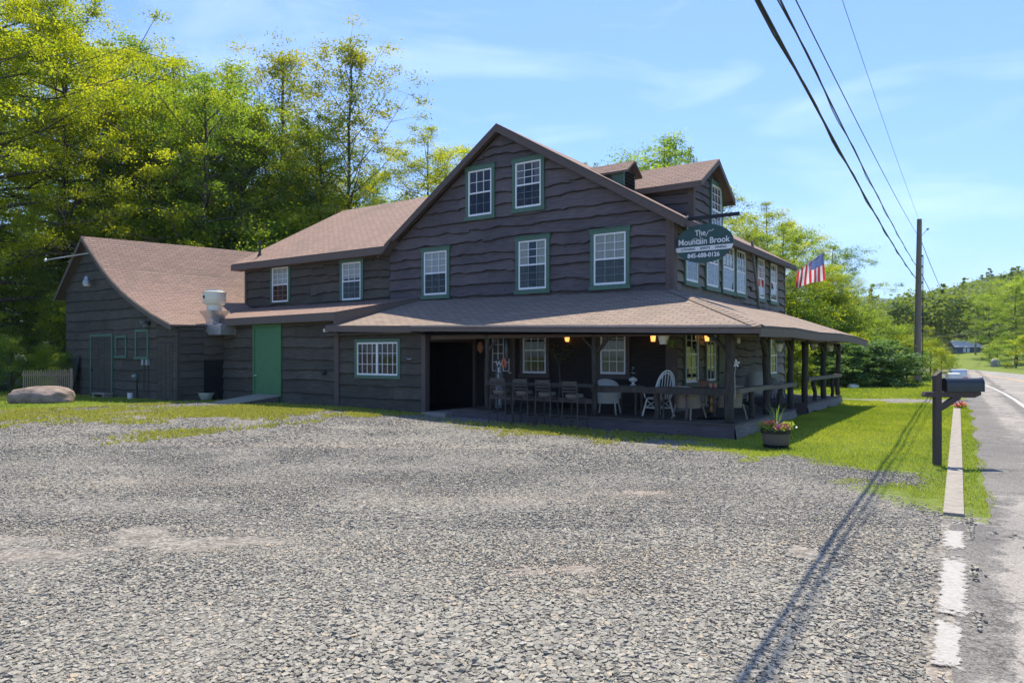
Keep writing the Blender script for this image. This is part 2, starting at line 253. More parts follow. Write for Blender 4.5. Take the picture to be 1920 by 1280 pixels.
# ------------------------------------------------------------------ mesh building
class MB:
    def __init__(s, T=None): s.v = []; s.f = []; s.m = []; s.T = T or Matrix.Identity(4)
    def add(s, vs, fs, mi=0):
        o = len(s.v); s.v += [tuple(s.T @ Vector(p)) for p in vs]; fl = s.T.determinant() < 0
        for f in fs: s.f.append([i + o for i in (f[::-1] if fl else f)]); s.m.append(mi)
    def box(s, cx, cy, cz, sx, sy, sz, mi=0, rz=0, rx=0, ry=0):
        M = Matrix.Translation((cx, cy, cz)) @ Matrix.Rotation(rz, 4, 'Z') @ Matrix.Rotation(ry, 4, 'Y') @ Matrix.Rotation(rx, 4, 'X')
        vs = [M @ Vector((a * sx / 2, b * sy / 2, c * sz / 2)) for a in (-1, 1) for b in (-1, 1) for c in (-1, 1)]
        s.add(vs, [(0, 1, 3, 2), (4, 6, 7, 5), (0, 4, 5, 1), (2, 3, 7, 6), (0, 2, 6, 4), (1, 5, 7, 3)], mi)
    def bx(s, x0, x1, y0, y1, z0, z1, mi=0): s.box((x0 + x1) / 2, (y0 + y1) / 2, (z0 + z1) / 2, abs(x1 - x0), abs(y1 - y0), abs(z1 - z0), mi)
    def beam(s, p, q, w, h, mi=0):
        p = Vector(p); q = Vector(q); d = (q - p).normalized(); up = Vector((0, 0, 1)) if abs(d.z) < .95 else Vector((0, 1, 0))
        a = d.cross(up).normalized() * w / 2; b = a.normalized().cross(d).normalized() * h / 2
        vs = [p - a - b, p + a - b, p + a + b, p - a + b, q - a - b, q + a - b, q + a + b, q - a + b]
        s.add(vs, [(0, 1, 2, 3), (7, 6, 5, 4), (0, 4, 5, 1), (1, 5, 6, 2), (2, 6, 7, 3), (3, 7, 4, 0)], mi)
    def tube(s, pts, rads, n=8, mi=0, cap=True):
        pts = [Vector(p) for p in pts]
        if not hasattr(rads, '__len__'): rads = [rads] * len(pts)
        vs = []; ref = None
        for i, p in enumerate(pts):
            d = (pts[min(i + 1, len(pts) - 1)] - pts[max(i - 1, 0)]).normalized()
            if ref is None: ref = Vector((1, 0, 0)) if abs(d.x) < .8 else Vector((0, 1, 0))
            a = (ref - d * ref.dot(d)).normalized(); b = d.cross(a); ref = a
            for k in range(n):
                t = 2 * math.pi * k / n; vs.append(p + (a * math.cos(t) + b * math.sin(t)) * rads[i])
        fs = [(i * n + k, i * n + (k + 1) % n, (i + 1) * n + (k + 1) % n, (i + 1) * n + k) for i in range(len(pts) - 1) for k in range(n)]
        if cap: fs += [tuple(range(n))[::-1], tuple(range((len(pts) - 1) * n, len(pts) * n))]
        s.add(vs, fs, mi)
    def lathe(s, prof, c=(0, 0, 0), n=20, mi=0, sx=1, sy=1):
        vs = [(c[0] + r * math.cos(2 * math.pi * k / n) * sx, c[1] + r * math.sin(2 * math.pi * k / n) * sy, c[2] + z) for r, z in prof for k in range(n)]
        fs = [(i * n + k, i * n + (k + 1) % n, (i + 1) * n + (k + 1) % n, (i + 1) * n + k) for i in range(len(prof) - 1) for k in range(n)]
        if prof[0][0] > 1e-6: fs.append(tuple(range(n))[::-1])
        if prof[-1][0] > 1e-6: fs.append(tuple(range((len(prof) - 1) * n, len(prof) * n)))
        s.add(vs, fs, mi)
    def poly(s, pts, mi=0): s.add(pts, [tuple(range(len(pts)))], mi)
    def prism(s, pts, off, mi=0, mside=None):       # polygon extruded along a vector
        n = len(pts); o = Vector(off); top = [Vector(p) for p in pts]; bot = [p + o for p in top]
        s.add(top + bot, [tuple(range(n))], mi); s.m[-1] = mi
        k = len(s.v) - 2 * n
        s.f.append([k + n + i for i in range(n)][::-1]); s.m.append(mi if mside is None else mside)
        for i in range(n):
            j = (i + 1) % n; s.f.append([k + i, k + n + i, k + n + j, k + j]); s.m.append(mi if mside is None else mside)
    def build(s, name, mats, parent=None, smooth=False):
        me = bpy.data.meshes.new(name); me.from_pydata(s.v, [], s.f); me.update()
        if isinstance(mats, str): mats = [mats]
        for m_ in mats: me.materials.append(MATS[m_])
        me.polygons.foreach_set('material_index', s.m)
        uv = me.uv_layers.new(name='UVMap').data
        for p in me.polygons:
            nn = p.normal
            if abs(nn.z) > .985: h = Vector((1, 0, 0)); vv = Vector((0, 1, 0))
            else: h = Vector((-nn.y, nn.x, 0)).normalized(); vv = nn.cross(h)
            for li in p.loop_indices:
                c = me.vertices[me.loops[li].vertex_index].co; uv[li].uv = (c.dot(h), c.dot(vv))
        if smooth:
            me.polygons.foreach_set('use_smooth', [True] * len(me.polygons))
            if smooth != 'all':
                me.update()
                try: me.set_sharp_from_angle(angle=R(42))
                except Exception: pass
        o = bpy.data.objects.new(name, me); col.objects.link(o)
        if parent is not None: o.parent = parent
        return o
def tag(o, label=None, cat=None, group=None, kind=None):
    if label: o['label'] = label
    if cat: o['category'] = cat
    if group: o['group'] = group
    if kind: o['kind'] = kind
    return o
def empty(name, loc, rz=0, label=None, cat=None, group=None, scale=1):
    o = bpy.data.objects.new(name, None); col.objects.link(o); o.location = loc; o.rotation_euler = (0, 0, rz); o.empty_display_size = .2
    if scale != 1: o.scale = (scale,) * 3 if not hasattr(scale, '__len__') else scale
    return tag(o, label, cat, group)
def kids(o): return [c for c in o.children]
def dup(root, loc, rz=0, label=None, scale=None):
    r = root.copy(); col.objects.link(r); r.location = loc; r.rotation_euler = (0, 0, rz)
    if label: r['label'] = label
    if scale: r.scale = (scale,) * 3 if not hasattr(scale, '__len__') else scale
    for ch in kids(root):
        c = ch.copy(); col.objects.link(c); c.parent = r
        for g in kids(ch):
            d = g.copy(); col.objects.link(d); d.parent = c
    return r
def npmesh(name, V, F, mat, tone=None, parent=None, smooth=False):
    me = bpy.data.meshes.new(name); nv = len(V); nf, k = F.shape
    me.vertices.add(nv); me.vertices.foreach_set('co', V.astype(np.float32).ravel())
    me.loops.add(nf * k); me.loops.foreach_set('vertex_index', F.astype(np.int32).ravel())
    me.polygons.add(nf); me.polygons.foreach_set('loop_start', np.arange(0, nf * k, k, dtype=np.int32))
    me.update(calc_edges=True)
    if tone is not None:
        a = me.attributes.new('tone', 'FLOAT', 'POINT'); a.data.foreach_set('value', tone.astype(np.float32))
    me.polygons.foreach_set('use_smooth', [smooth] * nf)
    for m_ in ([mat] if isinstance(mat, str) else mat): me.materials.append(MATS[m_])
    o = bpy.data.objects.new(name, me); col.objects.link(o)
    if parent is not None: o.parent = parent
    return o
HZ = -R(34.5)
def HM(x=0, y=0, z=0, rz=0):                # matrix of a spot in the house frame, in world space
    X, Y = W(x, y); return Matrix.Translation((X, Y, z)) @ Matrix.Rotation(HZ + rz, 4, 'Z')
def wallM(x, y, face):                      # local x along the wall, local y out of it, z up (house-local matrix)
    if face == 'front': return Matrix.Translation((x, y, 0)) @ Matrix(((1, 0, 0, 0), (0, -1, 0, 0), (0, 0, 1, 0), (0, 0, 0, 1)))
    return Matrix.Translation((x, y, 0)) @ Matrix(((0, 1, 0, 0), (1, 0, 0, 0), (0, 0, 1, 0), (0, 0, 0, 1)))
# ------------------------------------------------------------------ live-edge siding
def siding(mb, x0, x1, zb, zt, bh=0.27, seed=0, out_=0.045, amp=0.035, mi=0, step=0.11, holes=()):
    """boards with a wavy lower edge lapping over each other, in wall coordinates (x along, y out, z up)"""
    rnd = random.Random(seed); zb_ = zb if callable(zb) else (lambda x: zb); zt_ = zt if callable(zt) else (lambda x: zt)
    zmin = min(zb_(x0), zb_(x1), zb_((x0 + x1) / 2)) ; zmax = max(zt_(x0 + (x1 - x0) * i / 40) for i in range(41))
    nb = int((zmax - zmin) / bh) + 2
    base = []; zc = zmin - 0.08
    for k in range(nb + 1): base.append(zc); zc += bh * rnd.uniform(.82, 1.2)
    def edge(k, x, ph):
        a = amp * (1.0 + 0.8 * noise.noise((k * 7.1, 0, ph)))
        return base[k] + a * (1.5 * noise.noise((x * .55 + ph, k * 5.3, seed)) + 1.1 * noise.noise((x * 1.5 + ph * 2, k * 3.1, seed + 5)) + .45 * noise.noise((x * 4.5, k * 9.7 + ph, seed)) - .8 * max(0, noise.noise((x * 2.2 + ph, k * 1.7, seed + 9)) - .33) * 3)
    for k in range(nb):
        xa = x0; 
        while xa < x1 - 1e-4:
            xb = min(x1, xa + rnd.uniform(2.2, 5.5))
            if x1 - xb < .8: xb = x1
            ph = rnd.uniform(0, 50); mA = mi + (2 if rnd.random() < .36 else 0); jit = rnd.uniform(-.006, .006)
            n = max(2, int((xb - xa) / step) + 1); prev = None
            for i in range(n + 1):
                x = xa + (xb - xa) * i / n; lo = edge(k, x, ph); hi = base[k + 1] + .07 if k + 1 < len(base) else lo + bh
                B, T = zb_(x), zt_(x); l2 = max(lo, B); h2 = min(hi, T)
                if h2 - l2 < 0.004: prev = None; continue
                f = lambda z: (out_ + jit) * (1 - .78 * (z - lo) / max(.05, hi - lo))
                cur = [(x, f(l2), l2), (x, f(h2), h2), (x, 0.0, l2)]
                if prev is not None:
                    xm = (x + prev[0][0]) / 2; hs = [h for h in holes if h[0] < xm < h[1]]; za = min(prev[0][2], cur[0][2]); zc_ = max(prev[1][2], cur[1][2])
                    hit = [h for h in hs if h[2] < zc_ and h[3] > za]
                    if not hit:
                        bk = .024 + .022 * noise.noise((x * 3.0, k * 2.3, seed)); pa = (prev[0][0], prev[0][1] - .004, min(prev[0][2] + bk, prev[1][2])); ca = (cur[0][0], cur[0][1] - .004, min(cur[0][2] + bk, cur[1][2]))   # dark strip along the lower edge, painted shade of the board lap
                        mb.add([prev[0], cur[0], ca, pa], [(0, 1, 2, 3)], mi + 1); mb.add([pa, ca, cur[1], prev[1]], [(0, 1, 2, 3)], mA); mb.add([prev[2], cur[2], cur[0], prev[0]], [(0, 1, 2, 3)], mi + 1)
                    else:
                        h = hit[0]
                        if za < h[2]:                   # the piece below the opening
                            mb.add([prev[0], cur[0], (cur[0][0], f(h[2]), h[2]), (prev[0][0], f(h[2]), h[2])], [(0, 1, 2, 3)], mA); mb.add([prev[2], cur[2], cur[0], prev[0]], [(0, 1, 2, 3)], mi + 1)
                        if zc_ > h[3]:                  # the piece above it
                            mb.add([(prev[1][0], f(h[3]), h[3]), (cur[1][0], f(h[3]), h[3]), cur[1], prev[1]], [(0, 1, 2, 3)], mA)
                prev = cur
            xa = xb
def window(house, M, x0, x1, z0, z1, cols=3, rows=(3, 3), tw=.11, trim='green_trim', curtain='blind', top_frac=.5, sill=True, lower_open=0.0, lab=None, head=True, glass='glass', key='front'):
    """double hung window: trim = part; sash, pane and curtain = sub-parts. x0..x1,z0..z1 is the outer edge of the trim"""
    HOLES.setdefault(key, []).append((x0 + tw * .55, x1 - tw * .55, z0 + .05, z1 - tw * .5)); M = M @ Matrix.Translation((0, .035, 0))
    m = MB(M); d = .072
    sh = .09 if sill else 0.0
    m.bx(x0, x0 + tw, -.033, d, z0 + sh, z1 - tw); m.bx(x1 - tw, x1, -.033, d, z0 + sh, z1 - tw)
    m.bx(x0 - (.025 if head else 0), x1 + (.025 if head else 0), -.033, d + .012, z1 - tw, z1 + .01)
    if head: m.bx(x0 - .05, x1 + .05, .002, d + .04, z1 + .01, z1 + .03)
    if sill: m.bx(x0 - .03, x1 + .03, -.033, d + .03, z0 - .03, z0 + sh - .01)
    m.bx(x0 + tw - .01, x1 - tw + .01, .002, d - .01, z0 + sh - .01, z0 + sh + .012)
    wn = m.build('window', trim, house)
    if lab: wn['label'] = lab
    a0, a1, b0, b1 = x0 + tw, x1 - tw, z0 + sh + .012, z1 - tw
    s = MB(M); fw = .045; zm = b0 + (b1 - b0) * .5
    s.bx(a0, a0 + fw, .015, .068, b0, b1); s.bx(a1 - fw, a1, .015, .068, b0, b1)
    s.bx(a0 + fw, a1 - fw, .015, .068, b1 - fw, b1); s.bx(a0 + fw, a1 - fw, .015, .068, b0, b0 + fw * 1.3); s.bx(a0 + fw, a1 - fw, .015, .070, zm - .022, zm + .022)
    for (c0, c1, rw) in ((b0 + fw * 1.3 , zm - .022, rows[0]), (zm + .022, b1 - fw, rows[1])):
        for i in range(1, cols): xx = a0 + fw + (a1 - a0 - 2 * fw) * i / cols; s.bx(xx - .008, xx + .008, .028, .056, c0, c1)
        for i in range(1, rw): zz = c0 + (c1 - c0) * i / rw; s.bx(a0 + fw, a1 - fw, .030, .054, zz - .008, zz + .008)
    s.build('sash', 'white_vinyl', wn)
    g = MB(M); g.poly([(a0 + fw, .040, b0 + .02), (a0 + fw, .040, b1 - .02), (a1 - fw, .040, b1 - .02), (a1 - fw, .040, b0 + .02)]); g.build('pane', glass, wn)
    if z0 > 2.6: g = MB(M); g.poly([(a0 + fw, .060, b0 + fw), (a0 + fw, .060, zm - .022), (a1 - fw, .060, zm - .022), (a1 - fw, .060, b0 + fw)]); g.build('insect_screen', 'glass_screen', wn)
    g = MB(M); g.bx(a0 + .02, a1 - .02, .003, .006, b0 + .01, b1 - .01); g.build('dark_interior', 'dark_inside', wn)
    if curtain == 'blind': c = MB(M); c.bx(a0 + fw, a1 - fw, .012, .016, b1 - (b1 - b0) * top_frac, b1 - .02); c.build('blind', 'blind', wn)
    elif curtain in ('curtain', 'curtain_grey'):
        c = MB(M)
        for (u0, u1) in ((a0 + fw, a0 + fw + (a1 - a0) * top_frac * .5), (a1 - fw - (a1 - a0) * top_frac * .5, a1 - fw)):
            n = 10; P = [(u0 + (u1 - u0) * i / n, .016 + .006 * math.sin(i * 2.1)) for i in range(n + 1)]
            for i in range(n): c.add([(P[i][0], P[i][1], b0 + .03), (P[i + 1][0], P[i + 1][1], b0 + .03), (P[i + 1][0], P[i + 1][1], b1 - .02), (P[i][0], P[i][1], b1 - .02)], [(0, 1, 2, 3)])
        c.build('curtain', curtain, wn)
    return wn
def slab(mb, pts, th, mt, ms): mb.prism(pts, (0, 0, -th), mt, ms)

# ================================================================== THE INN
HX, HY = W(0, 0)
inn = empty('inn_building', (HX, HY, 0), HZ, 'rambling dark wood-sided inn with a tall gable, red-brown shingle roofs and a wraparound log porch', 'inn')
XL = -9.95; XR = -5.38; YB = 11.3; ZE = 5.28; ZR = 8.45; XW = -17.87; ZW = 5.42; YW = 10.8; RW = 8.30
PE = 3.10; PW = 3.42                                    # porch eave offset, wall line of the porch roof
# solid core walls (behind the siding)
m = MB()
def gz(x):                                              # under side of the gable at house x
    return ZE + (ZR - ZE) * ((x - XL) / (XR - XL) if x < XR else (0 - x) / (0 - XR))
m.prism([(XL, 0, -.4), (0, 0, -.4), (0, 0, ZE), (XR, 0, ZR), (XL, 0, ZE)], (0, .12, 0))
m.prism([(XL, YB, -.4), (0, YB, -.4), (0, YB, ZE), (XR, YB, ZR), (XL, YB, ZE)], (0, -.12, 0))
m.bx(-.12, 0, .12, YB - .12, -.4, ZE)
m.bx(XL, XL + .12, .12, YB - .12, -.4, ZE)
m.bx(XW, XL - .002, 0, .12, -.4, ZW); m.bx(XW, XL - .002, YW - .12, YW, -.4, ZW)
m.prism([(XW, 0.12, -.4), (XW, YW - .12, -.4), (XW, YW - .12, ZW), (XW, YW / 2, RW), (XW, .12, ZW)], (.12, 0, 0))
# kitchen lean-to walls
KZ = 2.62; YK = -2.33; XK = -6.32; XG = -9.97; XE = -16.0
m.bx(XG, XK, YK, YK + .12, -.4, 2.50); m.bx(XE, XG - .002, YK, YK + .12, -.4, 2.92)
m.prism([(XK - .004, YK + .12, 2.1), (XK - .004, -.02, 2.1), (XK - .004, -.02, 3.25), (XK - .004, YK + .12, 2.42)], (-.1, 0, 0))
m.bx(XE, XE + .12, YK + .12, 0, -.4, 2.9)
m.build('wall', 'trim_dark', inn)
# siding, one mesh for each wall face that differs
MF = wallM(0, 0, 'front'); MS = wallM(0, 0, 'side')
LATER.append(lambda m: (siding(m, XL, -.14, 2.6, lambda x: gz(x) - .10, .345, 3, .085, .055, holes=HOLES['front']), m.build('gable_siding', ['siding_purple', 'lap_shade', 'siding_purple_faded'], inn)))
LATER.append(lambda m: (siding(m, XK + .01, -.14, 0.20, 2.6, .33, 5, .075, .045, holes=HOLES['front']), m.build('porch_wall_siding', ['siding_porch_shaded', 'lap_shade', 'siding_porch_shaded'], inn)))
LATER.append(lambda m: (siding(m, XW + .1, XL - .004, 3.0, ZW - .05, .35, 8, .085, .055, holes=HOLES['front']), m.build('wing_siding', ['siding_brown', 'lap_shade', 'siding_brown_faded'], inn)))
LATER.append(lambda m: (setattr(m, 'T', wallM(0.002, 0, 'side')), siding(m, .14, YB - .1, 0.2, ZE - .05, .30, 13, .085, .06, holes=HOLES['side']), m.build('side_siding', ['siding_grey', 'lap_shade', 'siding_grey_faded'], inn)))
MK = wallM(0, YK, 'front')
LATER.append(lambda m: (setattr(m, 'T', MK), siding(m, XG + .13, XK - .14, -.2, 2.52, .36, 21, .065, .024, holes=HOLES['kitchen']), siding(m, XE, XG - .08, -.2, 2.90, .36, 27, .068, .032, holes=HOLES['kitchen']), m.build('kitchen_siding', ['siding_brown', 'lap_shade', 'siding_brown_faded'], inn)))
# corner boards
for cb in ((-.14, -.002, -.095, -.002, 0.2, ZE + .02), (.0, .095, -.09, .14, 0.2, ZE + .02), (XW - .02, XW + .10, -.09, -.002, 2.9, ZW - .02),
           (XK - .14, XK + .01, YK - .075, YK - .002, -.3, 2.46), (XG - .07, XG + .13, YK - .085, YK - .002, -.3, 2.62), (0.002, .08, YB - .10, YB + .03, .2, ZE)):
    m = MB(); m.bx(*cb); m.build('corner_board', 'trim_dark', inn)
# ---- roofs
OV = .30
def up(x, y, z): return (x, y, z)
m = MB()
t = .05
sr = (ZR - ZE) / (0 - XR); sl = (ZR - ZE) / (XR - XL)
RTOP = ZR + .16
m.prism([(XR, -OV, RTOP), (.42, -OV, RTOP - sr * (.42 - XR)), (.42, YB + .3, RTOP - sr * (.42 - XR)), (XR, YB + .3, RTOP)], (0, 0, -.06), 0, 1)
xe = XL - .30
m.prism([(xe, -OV, RTOP - sl * (XR - xe)), (XR, -OV, RTOP), (XR, YB + .3, RTOP), (xe, YB + .3, RTOP - sl * (XR - xe))], (0, 0, -.06), 0, 1)
m.build('gable_roof', ['shingles', 'trim_dark'], inn)
m = MB()                                                 # rake boards
for (xa, xb, s_) in ((XR, .44, -sr), (XR, xe, sl)):
    za = RTOP - .055; zb = RTOP - .055 - abs(s_) * abs(xb - xa)
    for (yy, hh, pr) in ((-OV - .035, .20, .03), (-OV + .16, .14, .0)):
        m.prism([(xa, yy, za), (xb, yy, zb), (xb, yy, zb - hh), (xa, yy, za - hh * 1.02)], (0, .035 + pr, 0))
m.bx(.36, .44, -OV, YB + .3, RTOP - sr * 5.8 - .20, RTOP - sr * 5.8 - .05)
m.prism([(XL, -.02, ZE), (XR, -.02, ZR + .02), (0.3, -.02, ZE - .08), (0.3, -.02, ZE + .05), (XR, -.02, RTOP - .08), (xe, -.02, ZE - .1)], (0, -OV + .06, 0)) if False else None
m.build('rake_board', 'trim_dark', inn)
WT = RW + .14; sw = (RW - ZW) / (YW / 2)
m = MB(); y0 = -.42
m.prism([(XW - .40, y0, WT - sw * (YW / 2 - y0)), (XL + .1, y0, WT - sw * (YW / 2 - y0)), (-7.6, YW / 2, WT), (XW - .40, YW / 2, WT)], (0, 0, -.06), 0, 1)
m.prism([(XW - .40, YW / 2, WT), (-7.6, YW / 2, WT), (XL + .1, YW + .3, WT - sw * (YW / 2 + .3)), (XW - .40, YW + .3, WT - sw * (YW / 2 + .3))], (0, 0, -.06), 0, 1)
m.build('wing_roof', ['shingles', 'trim_dark'], inn)
m = MB(); ze = WT - sw * (YW / 2 - y0)
m.bx(XW - .40, XL - .02, y0 - .03, y0 + .0, ze - .26, ze - .045); m.bx(XW - .34, XL - .02, y0 + .01, -.02, ze - .26, ze - .235)
m.prism([(XW - .43, y0, ze - .05), (XW - .43, YW / 2, WT - .05), (XW - .43, YW / 2, WT - .25), (XW - .43, y0, ze - .25)], (.03, 0, 0))
m.prism([(XL - .02, y0 - .02, ze - .05), (XL - .02, y0 - .02, ze - .27), (XL + .42, y0 - .02, ze + .18)], (0, .4, 0))
m.build('wing_fascia', 'fascia_brown', inn)
# main dormer facing the road
D0, D1 = 1.95, 4.45; DM = 3.2; DZ = 7.38; DE = 6.62; XD = -.18
m = MB()
m.prism([(XD, D0, 4.9), (XD, D1, 4.9), (XD, D1, DE), (XD, DM, DZ), (XD, D0, DE)], (-.10, 0, 0))
for y in (D0, D1 - .1): m.prism([(XD - .1, y, 4.9), (XD - .1, y, DE), (-4.0, y, DE)], (0, .1, 0))
dorm = m.build('dormer', 'trim_dark', inn)
m = MB(wallM(XD + .002, 0, 'side')); siding(m, D0 + .1, D1 - .02, 5.2, lambda y: DE + (DZ - DE) * (1 - abs(y - DM) / (DM - D0)) - .03, .27, 31, .05, .05)
m.T = wallM(0, D0 - .002, 'front'); siding(m, -3.6, XD - .1, lambda x: 5.2, DE - .02, .28, 33, .045, .03); m.build('dormer_siding', ['siding_purple', 'lap_shade', 'siding_purple_faded'], dorm)
m = MB(); m.bx(XD - .12, XD + .055, D0 - .05, D0 + .1, 5.2, DE); m.build('dormer_corner_board', 'trim_dark', dorm)
m = MB(); q = (DZ - DE) / (DM - D0); DT = DZ + .10
for s_ in (-1, 1):
    yy = DM + s_ * (DM - D0 + .28); zz = DT - q * (DM - D0 + .28)
    pts = [(XD + .35, DM, DT), (XD + .35, yy, zz), (-4.3, yy, zz), (-4.3, DM, DT)]
    m.prism(pts, (0, 0, -.06), 0, 1)
    m.prism([(XD + .36, DM, DT - .01), (XD + .36, yy, zz - .01), (XD + .36, yy, zz - .16), (XD + .36, DM, DT - .17)], (-.04, 0, 0), 1)
    m.bx(-4.0, XD + .33, yy - .015 * s_ - .015, yy - .015 * s_ + .015, zz - .17, zz - .062, 1)
m.build('dormer_roof', ['shingles', 'fascia_brown'], dorm)
# small louvred vent dormer
V0, V1, VX = .85, 1.60, onY(1168, .85); VM = (V0 + V1) / 2; VT = 7.22; VE = 6.95
m = MB(); m.bx(VX - 1.4, VX, V0, V1, 5.9, VE); m.prism([(VX, V0, VE), (VX, V1, VE), (VX, VM, VT)], (-1.2, 0, 0)); vd = m.build('vent_dormer', 'siding_purple', inn)
m = MB(); m.bx(VX - .34, VX + .01, V0 - .03, V0 - .002, 5.9, VE); m.bx(VX, VX + .03, V0 - .03, V0 + .06, 5.9, VE); m.build('vent_trim', 'green_trim', vd); m = MB(); m.bx(VX, VX + .03, V1 - .06, V1, 5.9, VE); m.build('vent_trim', 'green_trim', vd)
m = MB()
for k in range(8): m.box(VX + .02, VM, 6.2 + k * .1, .03, V1 - V0 - .12, .07, 0, 0, 0, R(30))
m.build('louvre', 'dark_inside', vd)
m = MB()
for s_ in (-1, 1):
    yy = VM + s_ * (VM - V0 + .12); zz = VT + .04 - (VT - VE) / (VM - V0) * (VM - V0 + .12)
    m.prism([(VX + .20, VM, VT + .04), (VX + .20, yy, zz), (VX - 1.35, yy, zz), (VX - 1.35, VM, VT + .04)], (0, 0, -.06), 0, 1)
m.build('vent_roof', ['shingles', 'fascia_brown'], vd)
# vent stack on the wing roof
sx = onY(485, .2); m = MB(); zz = WT - sw * (YW / 2 - .2)
m.tube([(sx, .25, zz - .05), (sx, .25, zz + .62)], .055, 10); m.lathe([(.1, 0), (.08, .06), (.06, .1)], (sx, .25, zz)); m.build('vent_pipe', 'stool_metal', inn, True)
# ---- porch roof
def ez(x): return 2.30 + .025 * max(0, PE - x)           # eave top height along the front (old, not level)
FS = [(XG - .12, -2.72), (XK - .2, -2.74), (-3, -2.93), (0, -3.03), (PE, -3.10)]
m = MB()
def wz(x): return PW + .012 * (0 - x)
ks = [-9.9, -8.6, XK - .2, -3, 0]
zf = lambda x: ez(x)
A = (-10.09, -2.72, zf(-10.09)); 
P = {-10: A, -6.5: (XK - .2, -2.76, zf(-6.5)), -3: (-3, -2.93, zf(-3)), 0: (0, -3.03, zf(0)), 3: (PE, -PE, zf(PE))}
Wl = {-10: (-10.09, .0, wz(-10)), -6.5: (XK - .2, 0, wz(-6.5)), -3: (-3, 0, wz(-3)), 0: (0.0, 0, wz(0))}
TH = .05
def q4(a, b, c, d): m.prism([a, b, c, d], (0, 0, -TH), 0, 1)
q4(P[-10], P[-6.5], Wl[-6.5], Wl[-10]); q4(P[-6.5], P[-3], Wl[-3], Wl[-6.5]); q4(P[-3], P[0], Wl[0], Wl[-3])
m.prism([P[0], P[3], Wl[0]], (0, 0, -TH), 0, 1)
SY = [(-PE, 2.30), (-.6, 2.34), (2.2, 2.31), (5.0, 2.35), (7.6, 2.33), (10.05, 2.24)]
S = [(PE + (0.05 if i else 0), y, z) for i, (y, z) in enumerate(SY)]
SW_ = [(0.0, 0.0, wz(0)), (0, .4, wz(0)), (0, 2.2, wz(0)), (0, 5.0, wz(0) - .02), (0, 7.6, wz(0)), (0, 10.05, wz(0) - .04)]
m.prism([S[0], S[1], SW_[0]], (0, 0, -TH), 0, 1)
for i in range(1, 5): m.prism([S[i], S[i + 1], SW_[i + 1], SW_[i] if i > 1 else SW_[0]], (0, 0, -TH), 0, 1)
# hip caps
for i in range(22):
    f0, f1 = i / 22, (i + 1.25) / 22; a = Vector(Wl[0]).lerp(Vector(P[3]), f0); b = Vector(Wl[0]).lerp(Vector(P[3]), min(1, f1))
    h = Vector((.12, .12, -.035)); k_ = Vector((0, 0, .016)); m.add([a + k_ , b + k_ * 1.5, b + h + Vector((.0, 0, .018)), a + h + Vector((0, 0, .010)), b - Vector((.12, .12, .035)) + Vector((0, 0, .018)), a - Vector((.12, .12, .025))], [(0, 1, 2, 3), (5, 4, 1, 0)], 0)
proof = m.build('porch_roof', ['shingles_porch', 'brown_paint'], inn)
m = MB(); fr = [P[-6.5], P[-3], P[0], P[3]]
for a, b in zip(fr, fr[1:]):
    a = Vector(a) + Vector((0, -.012, 0)); b = Vector(b) + Vector((0, -.012, 0)); dz = Vector((0, 0, -TH - .002))
    m.prism([a + dz, b + dz, b + dz - Vector((0, 0, .105)), a + dz - Vector((0, 0, .105))], (0, .03, 0), 0)
    m.prism([a + Vector((0, -.02, .012)), b + Vector((0, -.02, .012)), b + Vector((0, -.02, -.035)), a + Vector((0, -.02, -.035))], (0, .02, 0), 1)
for a, b in zip(S, S[1:]):
    a = Vector(a); b = Vector(b); dz = Vector((.0, 0, -TH - .002))
    m.prism([a + dz, b + dz, b + dz - Vector((.02, 0, .17)), a + dz - Vector((.02, 0, .17))], (-.03, 0, 0), 0)
m.build('eave_fascia', ['fascia_brown', 'drip_edge'], proof)
m = MB(); a, b = Vector(P[-10]), Vector(P[-6.5]); m.prism([a + Vector((0, -.015, -.01)), b + Vector((0, -.015, -.01)), b + Vector((0, -.015, -.19)), a + Vector((0, -.015, -.19))], (0, .03, 0))
m.bx(XG - .1, XK - .2, -2.70, -2.37, 2.34, 2.36)
m.build('kitchen_fascia', 'fascia_brown', proof)
# ceiling under the porch roof
m = MB(); m.poly([(XK, -2.7, 2.28), (PE - .3, -2.8, 2.14), (.02, -.02, 3.20), (XK, -.02, 3.20)]); m.poly([(PE - .3, -2.8, 2.14), (PE - .3, 9.9, 2.14), (.02, 9.9, 3.15), (.02, -.02, 3.20)]); m.build('porch_ceiling', 'siding_porch_shaded', inn)
# kitchen (green door) roof
m = MB(); xe1 = onY(628, -2.70)
A0 = (-16.6, -2.72, 2.98); A1 = (xe1, -2.72, 3.03); B1 = (onY(790, 0), 0, 3.62); B0 = (-16.9, 0, 3.62)
m.prism([A0, A1, B1, B0], (0, 0, -.05), 0, 1)
kroof = m.build('kitchen_roof', ['shingles', 'trim_dark'], inn)
m = MB(); m.prism([(A0[0] + .1, -2.735, 2.95), (A1[0], -2.735, 3.0), (A1[0], -2.735, 2.78), (A0[0] + .1, -2.735, 2.74)], (0, .03, 0))
m.prism([(A1[0] + .01, -2.73, 2.99), (B1[0] + .01, -.03, 3.58), (B1[0] + .01, -.03, 3.40), (A1[0] + .01, -2.73, 2.45)], (-.04, 0, 0), 0)
m.bx(A0[0] + .4, A1[0], -2.70, -2.37, 2.76, 2.775)
m.build('kitchen_roof_fascia', 'fascia_brown', kroof)
